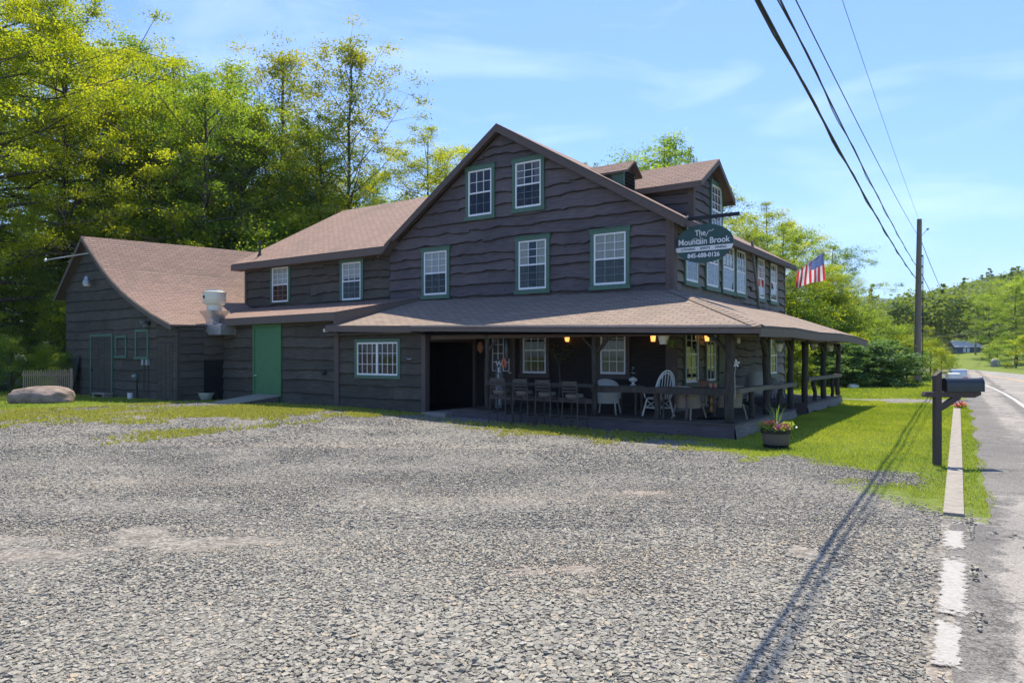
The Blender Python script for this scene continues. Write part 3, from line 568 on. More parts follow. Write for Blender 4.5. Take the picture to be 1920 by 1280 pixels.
# porch floor
DK = .25
m = MB(); DX = 2.33
for k in range(60):                                       # deck boards: front porch and side porch
    pass
def boards_x(x0, x1, y0, y1, z):                           # boards running along y
    n = int((x1 - x0) / .14)
    for i in range(n): a = x0 + (x1 - x0) * i / n; b = x0 + (x1 - x0) * (i + 1) / n - .006; m.bx(a, b, y0, y1, z - .03, z + .0015 * math.sin(i * 5))
GY0, GY1 = 3.06, 4.50
xs = onY(848, -2.33)
boards_x(xs, 0, -2.38, -.0, DK); boards_x(0, DX + .04, -2.38, GY0 + .02, DK); boards_x(0, .9, GY0 + .02, GY1 - .02, DK); boards_x(0, DX + .04, GY1 - .02, 9.85, DK + .06)
m.build('porch_deck', 'deck', inn)
m = MB(); m.prism([(xs, -2.34, DK - .032), (DX, -2.34, DK - .032), (DX, -2.34, -.30), (xs, -2.34, -.2)], (0, .05, 0)); m.bx(xs, xs + .05, -2.29, 0, -.3, DK - .032); m.build('front_skirt', 'siding_purple', inn)
def edge_skirt(y0, y1, dz, sd_):
    m = MB(); n = int((y1 - y0) / .12); pr = None
    for i in range(n + 1):
        y = y0 + (y1 - y0) * i / n; zt = DK - .032 + dz; zl = -.02 + dz + .09 * noise.noise((y * .9, sd_, 0)) + .05 * noise.noise((y * 3, sd_, 4)) - (.10 if y < 1 else 0)
        c = [(DX + .01, y, zt), (DX + .06, y, zl), (DX - .02, y, zl), (DX - .02, y, -.35)]
        if pr: m.add(pr + c, [(0, 4, 5, 1), (1, 5, 6, 2), (2, 6, 7, 3)], 0)
        pr = c
    m.bx(DX - .04, DX + .01, y0 + .001, y1 - .001, DK - .1 + dz, DK - .032 + dz)
    return m
m = edge_skirt(-2.34, GY0, 0, 1); m.v += []; mm = m; mm.build('side_skirt', 'siding_grey', inn)
edge_skirt(GY1, 9.82, .06, 7).build('side_skirt', 'siding_grey', inn)
m = MB(); m.bx(.9, DX, GY0 - .04, GY0, -.3, DK - .03); m.bx(.9, DX, GY1, GY1 + .04, -.3, DK + .02); m.bx(.88, .92, GY0, GY1, -.3, DK - .03); m.build('stair_well', 'trim_dark', inn)
m = MB(); m.bx(.95, DX + .55, GY0 + .02, GY1 - .02, -.3, -.02); m.build('concrete_step', 'concrete', inn)
m = MB(); m.bx(xs - .9, xs - .02, -2.6, .0, -.3, .14); m.build('entry_slab', 'concrete', inn)
# dark opening into the kitchen wing
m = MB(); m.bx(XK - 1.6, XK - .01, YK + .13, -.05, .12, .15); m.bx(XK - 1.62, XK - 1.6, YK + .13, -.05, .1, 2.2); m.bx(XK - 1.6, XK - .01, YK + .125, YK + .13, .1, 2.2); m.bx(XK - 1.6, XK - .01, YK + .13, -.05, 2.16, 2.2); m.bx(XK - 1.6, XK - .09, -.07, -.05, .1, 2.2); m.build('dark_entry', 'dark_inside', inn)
m = MB(); m.bx(XK - .06, XK + .02, -.14, -.06, .15, 2.9); m.build('entry_jamb', 'fascia_brown', inn)
# posts: rough logs
def log(p, q, r, mb, sd_=0, n=9, seg=9, fl=0.0):
    p = Vector(p); q = Vector(q); pts = []; rs = []
    for i in range(seg + 1):
        f = i / seg; w_ = Vector((noise.noise((f * 2, sd_, 1)), noise.noise((f * 2, sd_, 5)), 0)) * .04 * (1 if 0 < i < seg else .3)
        pts.append(p.lerp(q, f) + w_); rs.append(r * (1 + .16 * noise.noise((f * 7, sd_, 9)) + fl * max(0, f - .75) * 1.6))
    mb.tube(pts, rs, n)
PY = -2.22
def fpost(px, r, top=2.36, sd_=0, short=False, bot=DK):
    x = onY(px, PY); m = MB(); log((x, PY, bot), (x, PY, .93 if short else top), r, m, sd_)
    o = m.build('short_post' if short else 'porch_post', 'log', inn, 'all'); return x
x1 = fpost(914, .078, 2.42, 1); x2 = fpost(1115, .068, 2.36, 2); x3 = fpost(1232, .062, sd_=3, short=True)
xc = DX - .14; m = MB(); log((xc, PY, DK), (xc, PY, 2.25), .102, m, 4); m.build('porch_post', 'log', inn, 'all')
m = MB(); log((x1 - .17, PY + .25, DK), (x1 - .17, PY + .25, 2.5), .06, m, 14); m.build('porch_post', 'log', inn, 'all')
sideposts = [(1437, .086, 0), (1482, .084, 0), (1509, .09, 1), (1544, .086, 1), (1571, .082, 1), (1409, .064, 2), (1462, .064, 2), (1527, .062, 3), (1560, .058, 3)]
XP = DX - .14; ysd = {}
for i, (px, r, k) in enumerate(sideposts):
    y = onX(px, XP); ysd[px] = y; b = DK + (.06 if k in (1, 3) else 0); m = MB()
    if k < 2: log((XP, y, b), (XP, y, 2.16), r, m, 20 + i, fl=.5)
    else: log((XP, y, b), (XP, y, .97 + (.04 if k == 3 else 0)), r, m, 20 + i)
    m.build('porch_post' if k < 2 else 'short_post', 'log', inn, 'all')
m = MB(); y = ysd[1437]; log((XP, y - .05, 1.75), (XP + .12, y - .75, 2.12), .07, m, 55); m.build('brace', 'log', inn, 'all')
def brace(a, b, r=.045):
    m = MB(); log(a, b, r, m, a[0] * 3, 7, 4); m.build('brace', 'log', inn, 'all')
brace((x1 + .06, PY, 1.86), (x1 + .50, PY, 2.32)); brace((x2 + .05, PY, 1.78), (x2 + .55, PY, 2.30)); brace((x2 - .04, PY, 1.85), (x2 - .5, PY + .06, 2.34), .03)
brace((xc - .08, PY, 1.85), (xc - .55, PY, 2.24), .05); brace((XP, ysd[1482] + .05, 1.7), (XP, ysd[1482] - .5, 2.12)); brace((XP, ysd[1544] + .02, 1.75), (XP, ysd[1544] - .6, 2.12)); brace((XP, ysd[1571] - .02, 1.75), (XP, ysd[1571] - .6, 2.12))
m = MB(); m.bx(xs - .8, DX - .05, PY - .06, PY + .06, 2.16, 2.27); m.bx(DX - .2, DX - .08, PY, 9.8, 2.12, 2.22); m.build('porch_beam', 'trim_dark', inn)
# rails: half-log planks
def rail(a, b, z, w_=.17, h=.10, mat='log'):
    m = MB(); a = Vector((*a, z)); b = Vector((*b, z)); n = 9; pr = None; d = (b - a).normalized(); s_ = Vector((-d.y, d.x, 0))
    for i in range(n + 1):
        p = a.lerp(b, i / n); hh = h * (1 + .25 * noise.noise((i * .6, a.x, 3))); ww = w_ / 2 * (1 + .2 * noise.noise((i * .7, a.y, 8)))
        c = [p - s_ * ww + Vector((0, 0, -hh)), p + s_ * ww + Vector((0, 0, -hh)), p + s_ * ww, p - s_ * ww]
        if pr: m.add(pr + c, [(0, 4, 5, 1), (1, 5, 6, 2), (2, 6, 7, 3), (3, 7, 4, 0)])
        else: m.poly(c)
        pr = c
    m.poly(pr); m.build('porch_rail', mat, inn)
rail((x1 + .08, PY - .12), (x2 + .1, PY - .12), 1.03, .22, .09); rail((x2 - .05, PY), (xc, PY), .985, .2, .14, 'log')
rail((XP + .08, PY + .1), (XP + .08, ysd[1437]), .99, .2, .10, 'log_grey'); rail((XP + .08, ysd[1437]), (XP + .08, ysd[1482]), .97, .2, .10, 'log_grey')
rail((XP + .02, ysd[1509]), (XP + .02, ysd[1544]), 1.06, .2, .10, 'log_grey'); rail((XP + .02, ysd[1544] + .02), (XP + .02, ysd[1571] + .1), 1.06, .2, .10, 'log_grey')
m = MB(); m.beam((x1, PY + .02, .62), (x2, PY + .02, .60), .05, .11); m.build('lower_rail', 'trim_dark', inn)
# ---- windows of the gable
def fw(pl, pr, pt, pb, **k):
    x0, x1_ = onY(pl, -.03), onY(pr, -.03); xm = (x0 + x1_) / 2
    return window(inn, MF, x0, x1_, Zp(pb, xm, 0), Zp(pt, xm, 0), **k)
fw(792.8, 845, 465.5, 559, curtain='blind', top_frac=.5)
fw(969, 1032.5, 444, 549, curtain='curtain', top_frac=.62)
fw(1109, 1182.4, 430, 541, curtain='curtain', top_frac=.97)
fw(875.5, 929.5, 313, 411, rows=(2, 2), curtain=None, glass='glass_bright')
fw(963, 1022.5, 297, 396, curtain='curtain_grey', top_frac=.5, glass='glass_bright')
fw(510, 546, 497, 567, curtain='blind', top_frac=.5, sill=False, tw=.10)
fw(640, 683.5, 486, 563, curtain='blind', top_frac=.42, sill=False, tw=.12)
# kitchen slider window
kx0, kx1 = onY(668, YK), onY(753, YK); kz0, kz1 = Zp(708.5, -9, YK), Zp(636, -9, YK)
m = MB(MK); tw = .10; HOLES.setdefault('kitchen', []).append((kx0 + .06, kx1 - .06, kz0 + .06, kz1 - .06))
m.bx(kx0, kx1, .002, .075, kz1 - tw, kz1); m.bx(kx0, kx1, .002, .075, kz0, kz0 + tw); m.bx(kx0, kx0 + tw, .002, .075, kz0 + tw, kz1 - tw); m.bx(kx1 - tw, kx1, .002, .075, kz0 + tw, kz1 - tw)
kw = m.build('window', 'green_trim', inn); kw['label'] = 'wide sliding window of the kitchen'
s = MB(MK); a0, a1, b0, b1 = kx0 + tw, kx1 - tw, kz0 + tw, kz1 - tw; am = (a0 + a1) / 2
for (u0, u1) in ((a0, am), (am, a1)):
    s.bx(u0, u0 + .035, .02, .068, b0, b1); s.bx(u1 - .035, u1, .02, .068, b0, b1); s.bx(u0 + .035, u1 - .035, .02, .068, b0, b0 + .05); s.bx(u0 + .035, u1 - .035, .02, .068, b1 - .045, b1)
    for i in range(1, 4): xx = u0 + (u1 - u0) * i / 4; s.bx(xx - .007, xx + .007, .03, .055, b0 + .05, b1 - .045)
    for i in range(1, 3): zz = b0 + (b1 - b0) * i / 3; s.bx(u0 + .035, u1 - .035, .032, .053, zz - .007, zz + .007)
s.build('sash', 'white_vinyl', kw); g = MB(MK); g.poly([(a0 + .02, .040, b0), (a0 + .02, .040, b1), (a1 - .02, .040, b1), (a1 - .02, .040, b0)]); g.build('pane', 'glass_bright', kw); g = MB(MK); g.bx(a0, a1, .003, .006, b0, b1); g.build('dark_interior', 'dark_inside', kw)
# ground-floor windows under the porch
fw(977, 1032, 606, 706, cols=3, rows=(2, 2), trim='trim_dark', curtain='curtain_grey', top_frac=.2)
fw(1121, 1182, 604, 708, cols=3, rows=(2, 2), trim='trim_dark', curtain='curtain_grey', top_frac=.96)
# side windows
def sw2(pl, pr, z0, z1, **k):
    y0, y1 = onX(pl, .05), onX(pr, .05); return window(inn, wallM(.003, 0, 'side'), y0, y1, z0, z1, key='side', **k)
zt, zb = Zp(467, 0, onX(1387, 0)), Zp(557, 0, onX(1387, 0))
for i, (pl, pr) in enumerate(((1281, 1307.5), (1320, 1345.5), (1351, 1375), (1376.8, 1396.5), (1416.5, 1432), (1441, 1455.5))):
    sw2(pl, pr, zb, zt, cols=3, rows=(3, 3), curtain='curtain' if i % 2 else 'blind', top_frac=.55, tw=.10, glass='glass_bright')
for (pl, pr) in ((1280, 1309), (1320, 1341)): sw2(pl, pr, .88, 2.62, cols=2, rows=(2, 2), trim='olive_door', curtain=None)
sw2(1441, 1455, .95, 2.5, cols=2, rows=(2, 2), trim='green_trim', curtain='curtain_grey')
wn_d = window(dorm, wallM(XD + .004, 0, 'side'), onX(1328, XD), onX(1351, XD), 5.35, 6.78, cols=3, rows=(3, 3), curtain=None, sill=False, glass='glass_bright') if False else None
dy0, dy1 = onX(1328.5, XD), onX(1350.5, XD); MD = wallM(XD + .004, 0, 'side')
m = MB(MD); dz0, dz1 = 5.30, 6.83
for a in ((dy0, dy0 + .1, dz0, dz1), (dy1 - .1, dy1, dz0, dz1)): m.bx(a[0], a[1], .002, .08, a[2], a[3], 0)
m.bx(dy0 - .04, dy1 + .04, .002, .11, dz1, dz1 + .11, 0)
for a in ((dy0 + .1, dy0 + .145, dz0, dz1), (dy1 - .145, dy1 - .1, dz0, dz1)): m.bx(a[0], a[1], .002, .07, a[2], a[3], 1)
for z in (dz0 + .02, (dz0 + dz1) / 2, dz1 - .04): m.bx(dy0 + .145, dy1 - .145, .002, .07, z - .02, z + .04, 1)
for i in (1, 2): yy = dy0 + .145 + (dy1 - dy0 - .29) * i / 3; m.bx(yy - .008, yy + .008, .03, .06, dz0, dz1, 1)
for i in range(1, 6): zz = dz0 + (dz1 - dz0) * i / 6; m.bx(dy0 + .145, dy1 - .145, .03, .06, zz - .008, zz + .008, 1)
m.bx(dy0 + .14, dy1 - .14, .034, .038, dz0, dz1, 2); m.bx(dy0 + .12, dy1 - .12, .006, .01, dz0, dz1, 3)
m.build('dormer_window', ['green_trim', 'white_vinyl', 'glass_bright', 'dark_inside'], dorm)
# doors
def door(px0, px1, y, z0, z1, mat, trim, label, knobside=1, glaz=False, out_=0.0, tw=.10):
    x0, x1_ = onY(px0, y), onY(px1, y); M = wallM(0, y, 'front'); HOLES.setdefault('front' if y == 0 else 'kitchen', []).append((x0 + .05, x1_ - .05, z0 - .5, z1 - .05)); M = M @ Matrix.Translation((0, .025, 0)); m = MB(M)
    m.bx(x0, x0 + tw, -.02, .07, z0, z1 - tw, 0); m.bx(x1_ - tw, x1_, -.02, .07, z0, z1 - tw, 0); m.bx(x0, x1_, -.02, .075, z1 - tw, z1, 0)
    d = m.build('door', trim, inn); d['label'] = label; a0, a1 = x0 + tw + .006, x1_ - tw - .006
    m = MB(M)
    if glaz:
        g0, g1, h0, h1 = a0 + .12, a1 - .12, z0 + 1.0, z1 - .25
        m.bx(a0, g0, .01, .05, z0, z1 - tw); m.bx(g1, a1, .01, .05, z0, z1 - tw); m.bx(g0, g1, .01, .05, z0, h0); m.bx(g0, g1, .01, .05, h1, z1 - tw)
        for i in (0, 1): mid = (g0 + g1) / 2; xx0, xx1 = ((g0, mid - .03), (mid + .03, g1))[i]; m.bx(xx0 + .02, xx1 - .02, .05, .058, z0 + .15, z0 + .85)
        w_ = MB(M)
        for i in range(4): xx = g0 + (g1 - g0) * i / 3; w_.bx(xx - .014, xx + .014, .03, .06, h0, h1)
        for i in range(5): zz = h0 + (h1 - h0) * i / 4; w_.bx(g0, g1, .032, .058, zz - .012, zz + .012)
        w_.build('muntin', 'white_vinyl', d); w_ = MB(M); w_.poly([(g0, .037, h0), (g0, .037, h1), (g1, .037, h1), (g1, .037, h0)]); w_.build('pane', 'glass_bright', d)
        w_ = MB(M); w_.bx(g0, g1, .004, .008, h0, h1); w_.build('curtain', 'curtain_grey', d)
    else: m.bx(a0, a1, .005, .05, z0 + .01, z1 - tw - .006)
    m.build('door_leaf', mat, d)
    k = MB(M @ Matrix.Translation((a0 + .07 if knobside < 0 else a1 - .07, .05, z0 + .95)) @ Matrix.Rotation(R(-90), 4, 'X')); k.lathe([(.035, 0), (.035, .008), (.012, .01), (.012, .04), (.03, .05), (.032, .065), (.015, .08)], n=12); k.build('door_knob', 'galv', d, True)
    return d
gd0 = onY(478, YK); door(478, 531, YK, Zp(755.5, -14, YK) + .0, Zp(609, -14, YK), 'green_door', 'green_door', 'plain bright green kitchen door', -1)
door(915, 969, 0, DK, 2.55, 'brown_paint', 'trim_dark', 'half-glazed brown entrance door under the porch', 1, True)
# side door under the porch
y0, y1 = onX(1344, .0), onX(1363, .0); M_ = wallM(.028, 0, 'side'); HOLES['side'].append((y0 - .05, y1 + .05, -.5, 2.5))
m = MB(M_); m.bx(y0 - .1, y0, .002, .08, DK, 2.6); m.bx(y1, y1 + .1, .002, .08, DK, 2.6); m.bx(y0 - .1, y1 + .1, .002, .085, 2.45, 2.6); sdr = m.build('door', 'olive_door', inn); sdr['label'] = 'plain olive green side door under the porch'
m = MB(M_); m.bx(y0 + .005, y1 - .005, .005, .06, DK + .01, 2.44); m.build('door_leaf', 'olive_door', sdr)
m = MB(M_ @ Matrix.Translation((y0 + .08, .06, 1.2)) @ Matrix.Rotation(R(-90), 4, 'X')); m.lathe([(.03, 0), (.012, .01), (.03, .05), (.02, .08)], n=10); m.build('door_knob', 'black_metal', sdr, True)
for f_ in LATER: f_(MB(MF))
# post standing against the side wall above the porch
yy = onX(1420, .5); m = MB(); log((.55, yy, 3.2), (.30, yy + .1, 5.45), .045, m, 61); m.build('bare_pole', 'log_grey', inn, 'all')

# ================================================================== OUTBUILDING
SXc, SYc = -16.17, -3.88; SK = .19
X_, Y_ = W(SXc, SYc); shed = empty('gabled_outbuilding', (X_, Y_, 0), HZ, 'gabled brown wood outbuilding at the left with a long sweeping shingle roof', 'outbuilding')
prof = [(-.1, 2.76), (1.2, 3.20), (2.34, 3.68), (3.1, 4.05), (3.8, 4.46), (4.5, 4.95), (5.3, 5.60), (6.17, 6.34), (8.07 + .42, 4.02)]   # (distance left of the corner, roof height)
WD = 8.07
def sp(wd, y): return (-wd + SK * y, y)
m = MB(); LEN = 7.0
def szt(x):
    w_ = -x
    for (a, za), (b, zb) in zip(prof, prof[1:]):
        if a <= w_ <= b: return za + (zb - za) * (w_ - a) / (b - a)
    return prof[0][1]
m.prism([(-WD, 0, -.4), (0, 0, -.4), (0, 0, 2.70), (-2.34, 0, 3.60), (-3.8, 0, 4.38), (-4.5, 0, 4.87), (-6.17, 0, 6.26), (-WD, 0, 4.42)], (0, .12, 0))
m.prism([(0, .12, -.4), (SK * 1.6, 1.6, -.4), (SK * 1.6, 1.6, 2.70), (0, .12, 2.70)], (-.12, 0, 0))
m.prism([(-WD, .12, -.4), (-WD + SK * LEN, LEN, -.4), (-WD + SK * LEN, LEN, 4.4), (-WD, .12, 4.4)], (.12, 0, 0))
m.prism([(-WD + SK * LEN, LEN, -.4), (-1 + SK * LEN, LEN, -.4), (-1 + SK * LEN, LEN, 2.7), (-6.17 + SK * LEN, LEN, 6.2), (-WD + SK * LEN, LEN, 4.4)], (0, -.12, 0))
m.build('wall', 'trim_dark', shed)
MSh = wallM(0, 0, 'front'); m = MB(MSh); siding(m, -WD, -1.30, -.15, lambda x: min(szt(x) - .09, 9), .36, 41, .048, .024); siding(m, -1.30, 0, 2.15, lambda x: szt(x) - .09, .36, 43, .048, .024); siding(m, -.30, 0, -.15, 2.15, .36, 44, .03, .01)
for i in range(7): m.bx(-1.30 + i * .143, -1.30 + i * .143 + .132, .002, .028 + .006 * (i % 2), -.2, 2.15)
m.bx(-.10, .02, .002, .05, -.2, 2.66)
m.T = Matrix(((SK / 1.018, .98, 0, 0), (1 / 1.018, -.19, 0, 0), (0, 0, 1, 0), (0, 0, 0, 1))); siding(m, .05, .85, -.15, 2.68, .30, 47, .05, .04); siding(m, .85, 1.6, 1.55, 2.68, .3, 48, .05, .03)
m.build('siding', ['siding_brown', 'lap_shade', 'siding_brown_faded'], shed)
m = MB(); m.T = Matrix(((SK / 1.018, .98, 0, 0), (1 / 1.018, -.19, 0, 0), (0, 0, 1, 0), (0, 0, 0, 1))); m.bx(.86, 1.6, .004, .012, -.1, 1.54); m.build('side_doorway', 'dark_inside', shed)
m = MB(); OVs = -.28
for (a, za), (b, zb) in zip(prof, prof[1:]):
    xa, ya = sp(a, OVs); xb, yb = sp(b, OVs); xc_, yc = sp(b, LEN + .2); xd, yd = sp(a, LEN + .2)
    if a == prof[0][0]: xc_, xd = sp(b, LEN)[0], sp(a, 5.2)[0]; yc, yd = LEN, 5.2
    m.prism([(xa, ya, za), (xb, yb, zb), (xc_, LEN + .2, zb + .1), (sp(a, LEN + .2)[0], LEN + .2, za + .1)], (0, 0, -.06), 0, 1)
sroof = m.build('roof', ['shingles', 'trim_dark'], shed)
m = MB()
for (a, za), (b, zb) in zip(prof, prof[1:]):
    xa, ya = sp(a, OVs - .03); xb, yb = sp(b, OVs - .03); m.prism([(xa, ya, za - .02), (xb, yb, zb - .02), (xb, yb, zb - .19), (xa, ya, za - .19)], (0, .035, 0))
m.build('rake_board', 'fascia_brown', sroof)
def sx_(px, y=-.0):                                       # photo column to the outbuilding's front plane
    return onY(px, SYc + y) - SXc
def sz_(py, x): return Zp(py, SXc + x, SYc)
# plank door
a, b = sx_(172), sx_(214); m = MB(MSh); z1 = sz_(627, a); m.bx(a, a + .09, .002, .075, -.0, z1 - .1); m.bx(b - .09, b, .002, .075, 0, z1 - .1); m.bx(a - .02, b + .02, .002, .08, z1 - .1, z1); d = m.build('door', 'green_trim', shed)
m = MB(MSh); n = 6
for i in range(n): u = a + .09 + (b - a - .18) * i / n; m.bx(u + .004, u + (b - a - .18) / n - .004, .004, .045 + .004 * (i % 2), .02, z1 - .12)
m.build('door_leaf', 'siding_brown', d); m = MB(MSh); m.box(a + .14, .06, 1.15, .04, .04, .1); m.build('latch', 'black_metal', d)
for (pl, pr, pt, pb, lb) in ((219, 240, 629, 668, 'small green-framed window'), (256, 281, 618, 670, 'taller green-framed window')):
    a, b = sx_(pl), sx_(pr); z0, z1 = sz_(pb, a), sz_(pt, a); m = MB(MSh); t_ = .09
    m.bx(a, a + t_, .002, .07, z0, z1); m.bx(b - t_, b, .002, .07, z0, z1); m.bx(a + t_, b - t_, .002, .07, z1 - t_, z1); m.bx(a - .02, b + .02, .002, .09, z0 - .06, z0 + .03)
    wn = m.build('window', 'green_trim', shed); wn['label'] = lb
    m = MB(MSh); m.bx(a + t_, b - t_, .012, .016, z0 + .03, z1 - t_); m.build('pane', 'glass_bright', wn); m = MB(MSh); m.bx(a + t_, b - t_, .003, .006, z0, z1 - t_); m.build('dark_interior', 'dark_inside', wn)
def SW(x, y=0): X, Y = W(SXc + x, SYc + y); return X, Y
# ================================================================== THINGS
def at(x, y, z, name, label, cat, rz=0, group=None):      # an empty in the house frame
    X, Y = W(x, y); return empty(name, (X, Y, z), HZ + rz, label, cat, group)
# ---- hanging sign with its bracket
s = at(0, .05, 0, 'hanging_sign', 'dark green oval sign with white lettering hanging from a beam at the gable corner', 'sign')
m = MB(); zb_ = Zp(408, .8, .05); m.beam((-.02, 0, zb_), (1.72, 0, zb_ + .0), .07, .085); m.build('bracket_beam', 'black_metal', s)
scx, scz, srx, srz = .82, Zp(456, .82, 0), .76, .485
m = MB(); n = 48; pts = [(scx + srx * math.cos(2 * math.pi * i / n), -.02, scz + srz * math.sin(2 * math.pi * i / n)) for i in range(n)]; m.prism(pts, (0, .04, 0)); brd = m.build('sign_board', 'sign_green', s)
m = MB()
for xx in (scx - .42, scx + .42):
    m.tube([(xx, 0, zb_ - .03), (xx, 0, scz + srz * math.sqrt(1 - (.42 / srx) ** 2) - .01)], .010, 6)
    m.tube([(xx, 0, zb_ + .04), (xx, 0, zb_ + .10)], .012, 6)
m.build('hanger', 'galv', s)
m = MB(); zt1, zb1 = scz - .065, scz - .185; P_ = []
for i in range(13): f = i / 12; z = zt1 + (zb1 - zt1) * f; xx = srx * math.sqrt(max(0, 1 - ((z - scz) / srz) ** 2)) - .004; P_.append((xx, z))
ring = [(scx + x, -.026, z) for x, z in P_] + [(scx - x, -.026, z) for x, z in P_[::-1]]; m.prism(ring, (0, .004, 0)); m.build('white_band', 'sign_white', brd)
def text(parent, body, x, z, y, size, mat, sx=1.0, ext=.0015, name='lettering', rot=0, shear=0.0, bold=.0):
    cu = bpy.data.curves.new(name, 'FONT'); cu.body = body; cu.size = size; cu.align_x = 'CENTER'; cu.align_y = 'CENTER'; cu.extrude = ext; cu.offset = bold; cu.shear = shear
    o = bpy.data.objects.new(name, cu); col.objects.link(o); dg = bpy.context.evaluated_depsgraph_get(); me = bpy.data.meshes.new_from_object(o.evaluated_get(dg)); bpy.data.objects.remove(o)
    o = bpy.data.objects.new(name, me); me.materials.clear(); me.materials.append(MATS[mat]); col.objects.link(o); o.parent = parent; o.location = (x, y, z); o.rotation_euler = (R(90), 0, rot); o.scale = (sx, 1, 1); return o
text(brd, 'The', scx - .08, scz + .265, -.028, .205, 'sign_white', .85, bold=.002)
text(brd, 'Mountain Brook', scx, scz + .055, -.028, .215, 'sign_white', .93, bold=.003)
text(brd, 'LODGING  .  SPIRITS  .  DINING', scx, scz - .125, -.032, .085, 'sign_green', 1.0, bold=.001)
text(brd, '845-688-0126', scx, scz - .30, -.028, .15, 'sign_white', .98, bold=.004)
m = MB(); f_ = [(.06 + .19 * t, .20 + .16 * t + .035 * math.sin(t * 6.3 - 1)) for t in [i / 14 for i in range(15)]]; m.tube([(scx + a, -.028, scz + b) for a, b in f_] + [(scx + .265, -.028, scz + .335)], .008, 6)
m.tube([(scx - .30 + .05 * i, -.028, scz + .105 + .03 * math.sin(i * .9)) for i in range(6)], .007, 6); m.tube([(scx - .09, -.028, scz + .10), (scx - .06, -.028, scz + .15), (scx - .10, -.028, scz + .18)], .007, 6); m.build('flourish', 'sign_white', brd)
# ---- flag
fy = 11.0; p0 = Vector((.06, fy, Zp(529, 0, fy))); xe_ = onY(1546, fy); p1 = Vector((xe_, fy, Zp(472, xe_, fy)))
X, Y = W(p0.x, p0.y); fl = empty('flag', (X, Y, p0.z), HZ, 'stars and stripes flag on a slanting staff at the far corner of the inn', 'flag')
d = p1 - p0; m = MB(); m.tube([(0, 0, 0), d], .016, 8); m.lathe([(.0, -.03), (.03, 0), (.0, .03)], d, 8); m.build('flagstaff', 'wicker_white', fl, True)
V = []; F = []; Mi = []; nu, nv = 26, 26; a_ = d * .36; b_ = d * .985; ln = (b_ - a_).length
for i in range(nu + 1):
    for j in range(nv + 1):
        u = i / nu; v = j / nv; p = a_.lerp(b_, u); drop = (.62 + .40 * u + .03 * math.sin(u * 9)) * v
        p = p + Vector((-.10 * v * (1 - u) + .06 * v * u, .10 * math.sin(u * 11 + v * 2) * v + .03 * math.sin(u * 23), -drop)); V.append(p)
for i in range(nu):
    for j in range(nv):
        F.append((i * (nv + 1) + j, (i + 1) * (nv + 1) + j, (i + 1) * (nv + 1) + j + 1, i * (nv + 1) + j + 1))
        st = int((1 - (i + .5) / nu) * 13); can = (i / nu > 6 / 13) and (j / nv < .42); Mi.append(2 if can else (0 if st % 2 == 0 else 1))
m = MB(); m.add(V, F); m.m = Mi; rs = random.Random(3); 
cl = m.build('flag_cloth', ['flag_red', 'flag_white', 'flag_blue'], fl, 'all')
m = MB()
for r_ in range(9):
    for c_ in range(6 if r_ % 2 == 0 else 5):
        u = 6 / 13 + (7 / 13) * ((r_ + .5) / 9.3) + .02; v = .42 * ((c_ + (.5 if r_ % 2 == 0 else 1.0)) / 6.2); p = a_.lerp(b_, u); p = p + Vector((-.10 * v * (1 - u) + .06 * v * u, .10 * math.sin(u * 11 + v * 2) * v + .03 * math.sin(u * 23) - .006, -(.62 + .40 * u + .03 * math.sin(u * 9)) * v))
        q = [p + Vector((.024 * (1 if k % 2 == 0 else .42) * math.sin(k * math.pi / 5), 0, .018 * (1 if k % 2 == 0 else .42) * math.cos(k * math.pi / 5))) for k in range(10)]; m.poly(q)
m.build('stars', 'flag_white', cl)
# ---- bar stools
def make_stool(label):
    t = empty('bar_stool', (0, 0, 0), 0, label, 'bar stool', 'dark ladder-back bar stools in front of the porch')
    for sx in (-1, 1):
        m = MB(); m.tube([(sx * .22, -.20, 0), (sx * .195, -.155, .72), (sx * .185, -.20, 1.06)], .0165, 8); m.build('back_leg', 'stool_metal', t, True)
        m = MB(); m.tube([(sx * .22, .20, 0), (sx * .17, .15, .70)], .0165, 8); m.build('front_leg', 'stool_metal', t, True)
    m = MB(); m.lathe([(.0, .70), (.19, .70), (.205, .72), (.205, .755), (.18, .775), (0, .782)], n=20); m.build('seat', 'cushion', t, True)
    m = MB(); m.lathe([(.185, .66), (.20, .665), (.20, .70), (.17, .70)], n=20); m.build('seat_frame', 'stool_metal', t, True)
    for z, h in ((1.0, .095), (.895, .03), (.83, .03)):
        m = MB(); pr = None; k = 8
        for i in range(k + 1):
            u = -1 + 2 * i / k; x = u * .185; y = -.178 - .03 * (1 - u * u); c = [(x, y, z - h / 2), (x, y, z + h / 2), (x, y - .02, z + h / 2), (x, y - .02, z - h / 2)]
            if pr: m.add(pr + c, [(0, 4, 5, 1), (1, 5, 6, 2), (2, 6, 7, 3), (3, 7, 4, 0)])
            pr = c
        m.build('back_slat', 'stool_metal', t, True)
    m = MB(); zf_ = .24
    for (a, b) in (((-.215, -.19), (.215, -.19)), ((.215, -.19), (.205, .19)), ((.205, .19), (-.205, .19)), ((-.205, .19), (-.215, -.19))): m.tube([(*a, zf_), (*b, zf_)], .0125, 7)
    m.build('footrest', 'stool_metal', t, True); m = MB()
    for (a, b) in (((-.2, -.17), (.2, -.17)), ((.2, -.17), (.18, .16)), ((-.18, .16), (-.2, -.17))): m.tube([(*a, .62), (*b, .62)], .012, 7)
    m.build('apron_rail', 'stool_metal', t, True); return t
sp_ = [(940, -2.88, .12, 'dark ladder-back bar stool nearest the glazed door, leftmost of the row'), (983, -2.86, .02, 'dark bar stool second from the left below the porch window'), (1026, -2.92, -.04, 'dark bar stool third from the left, between two others'), (1077, -2.98, -.10, 'dark ladder-back bar stool closest to the middle log post, rightmost of the row')]
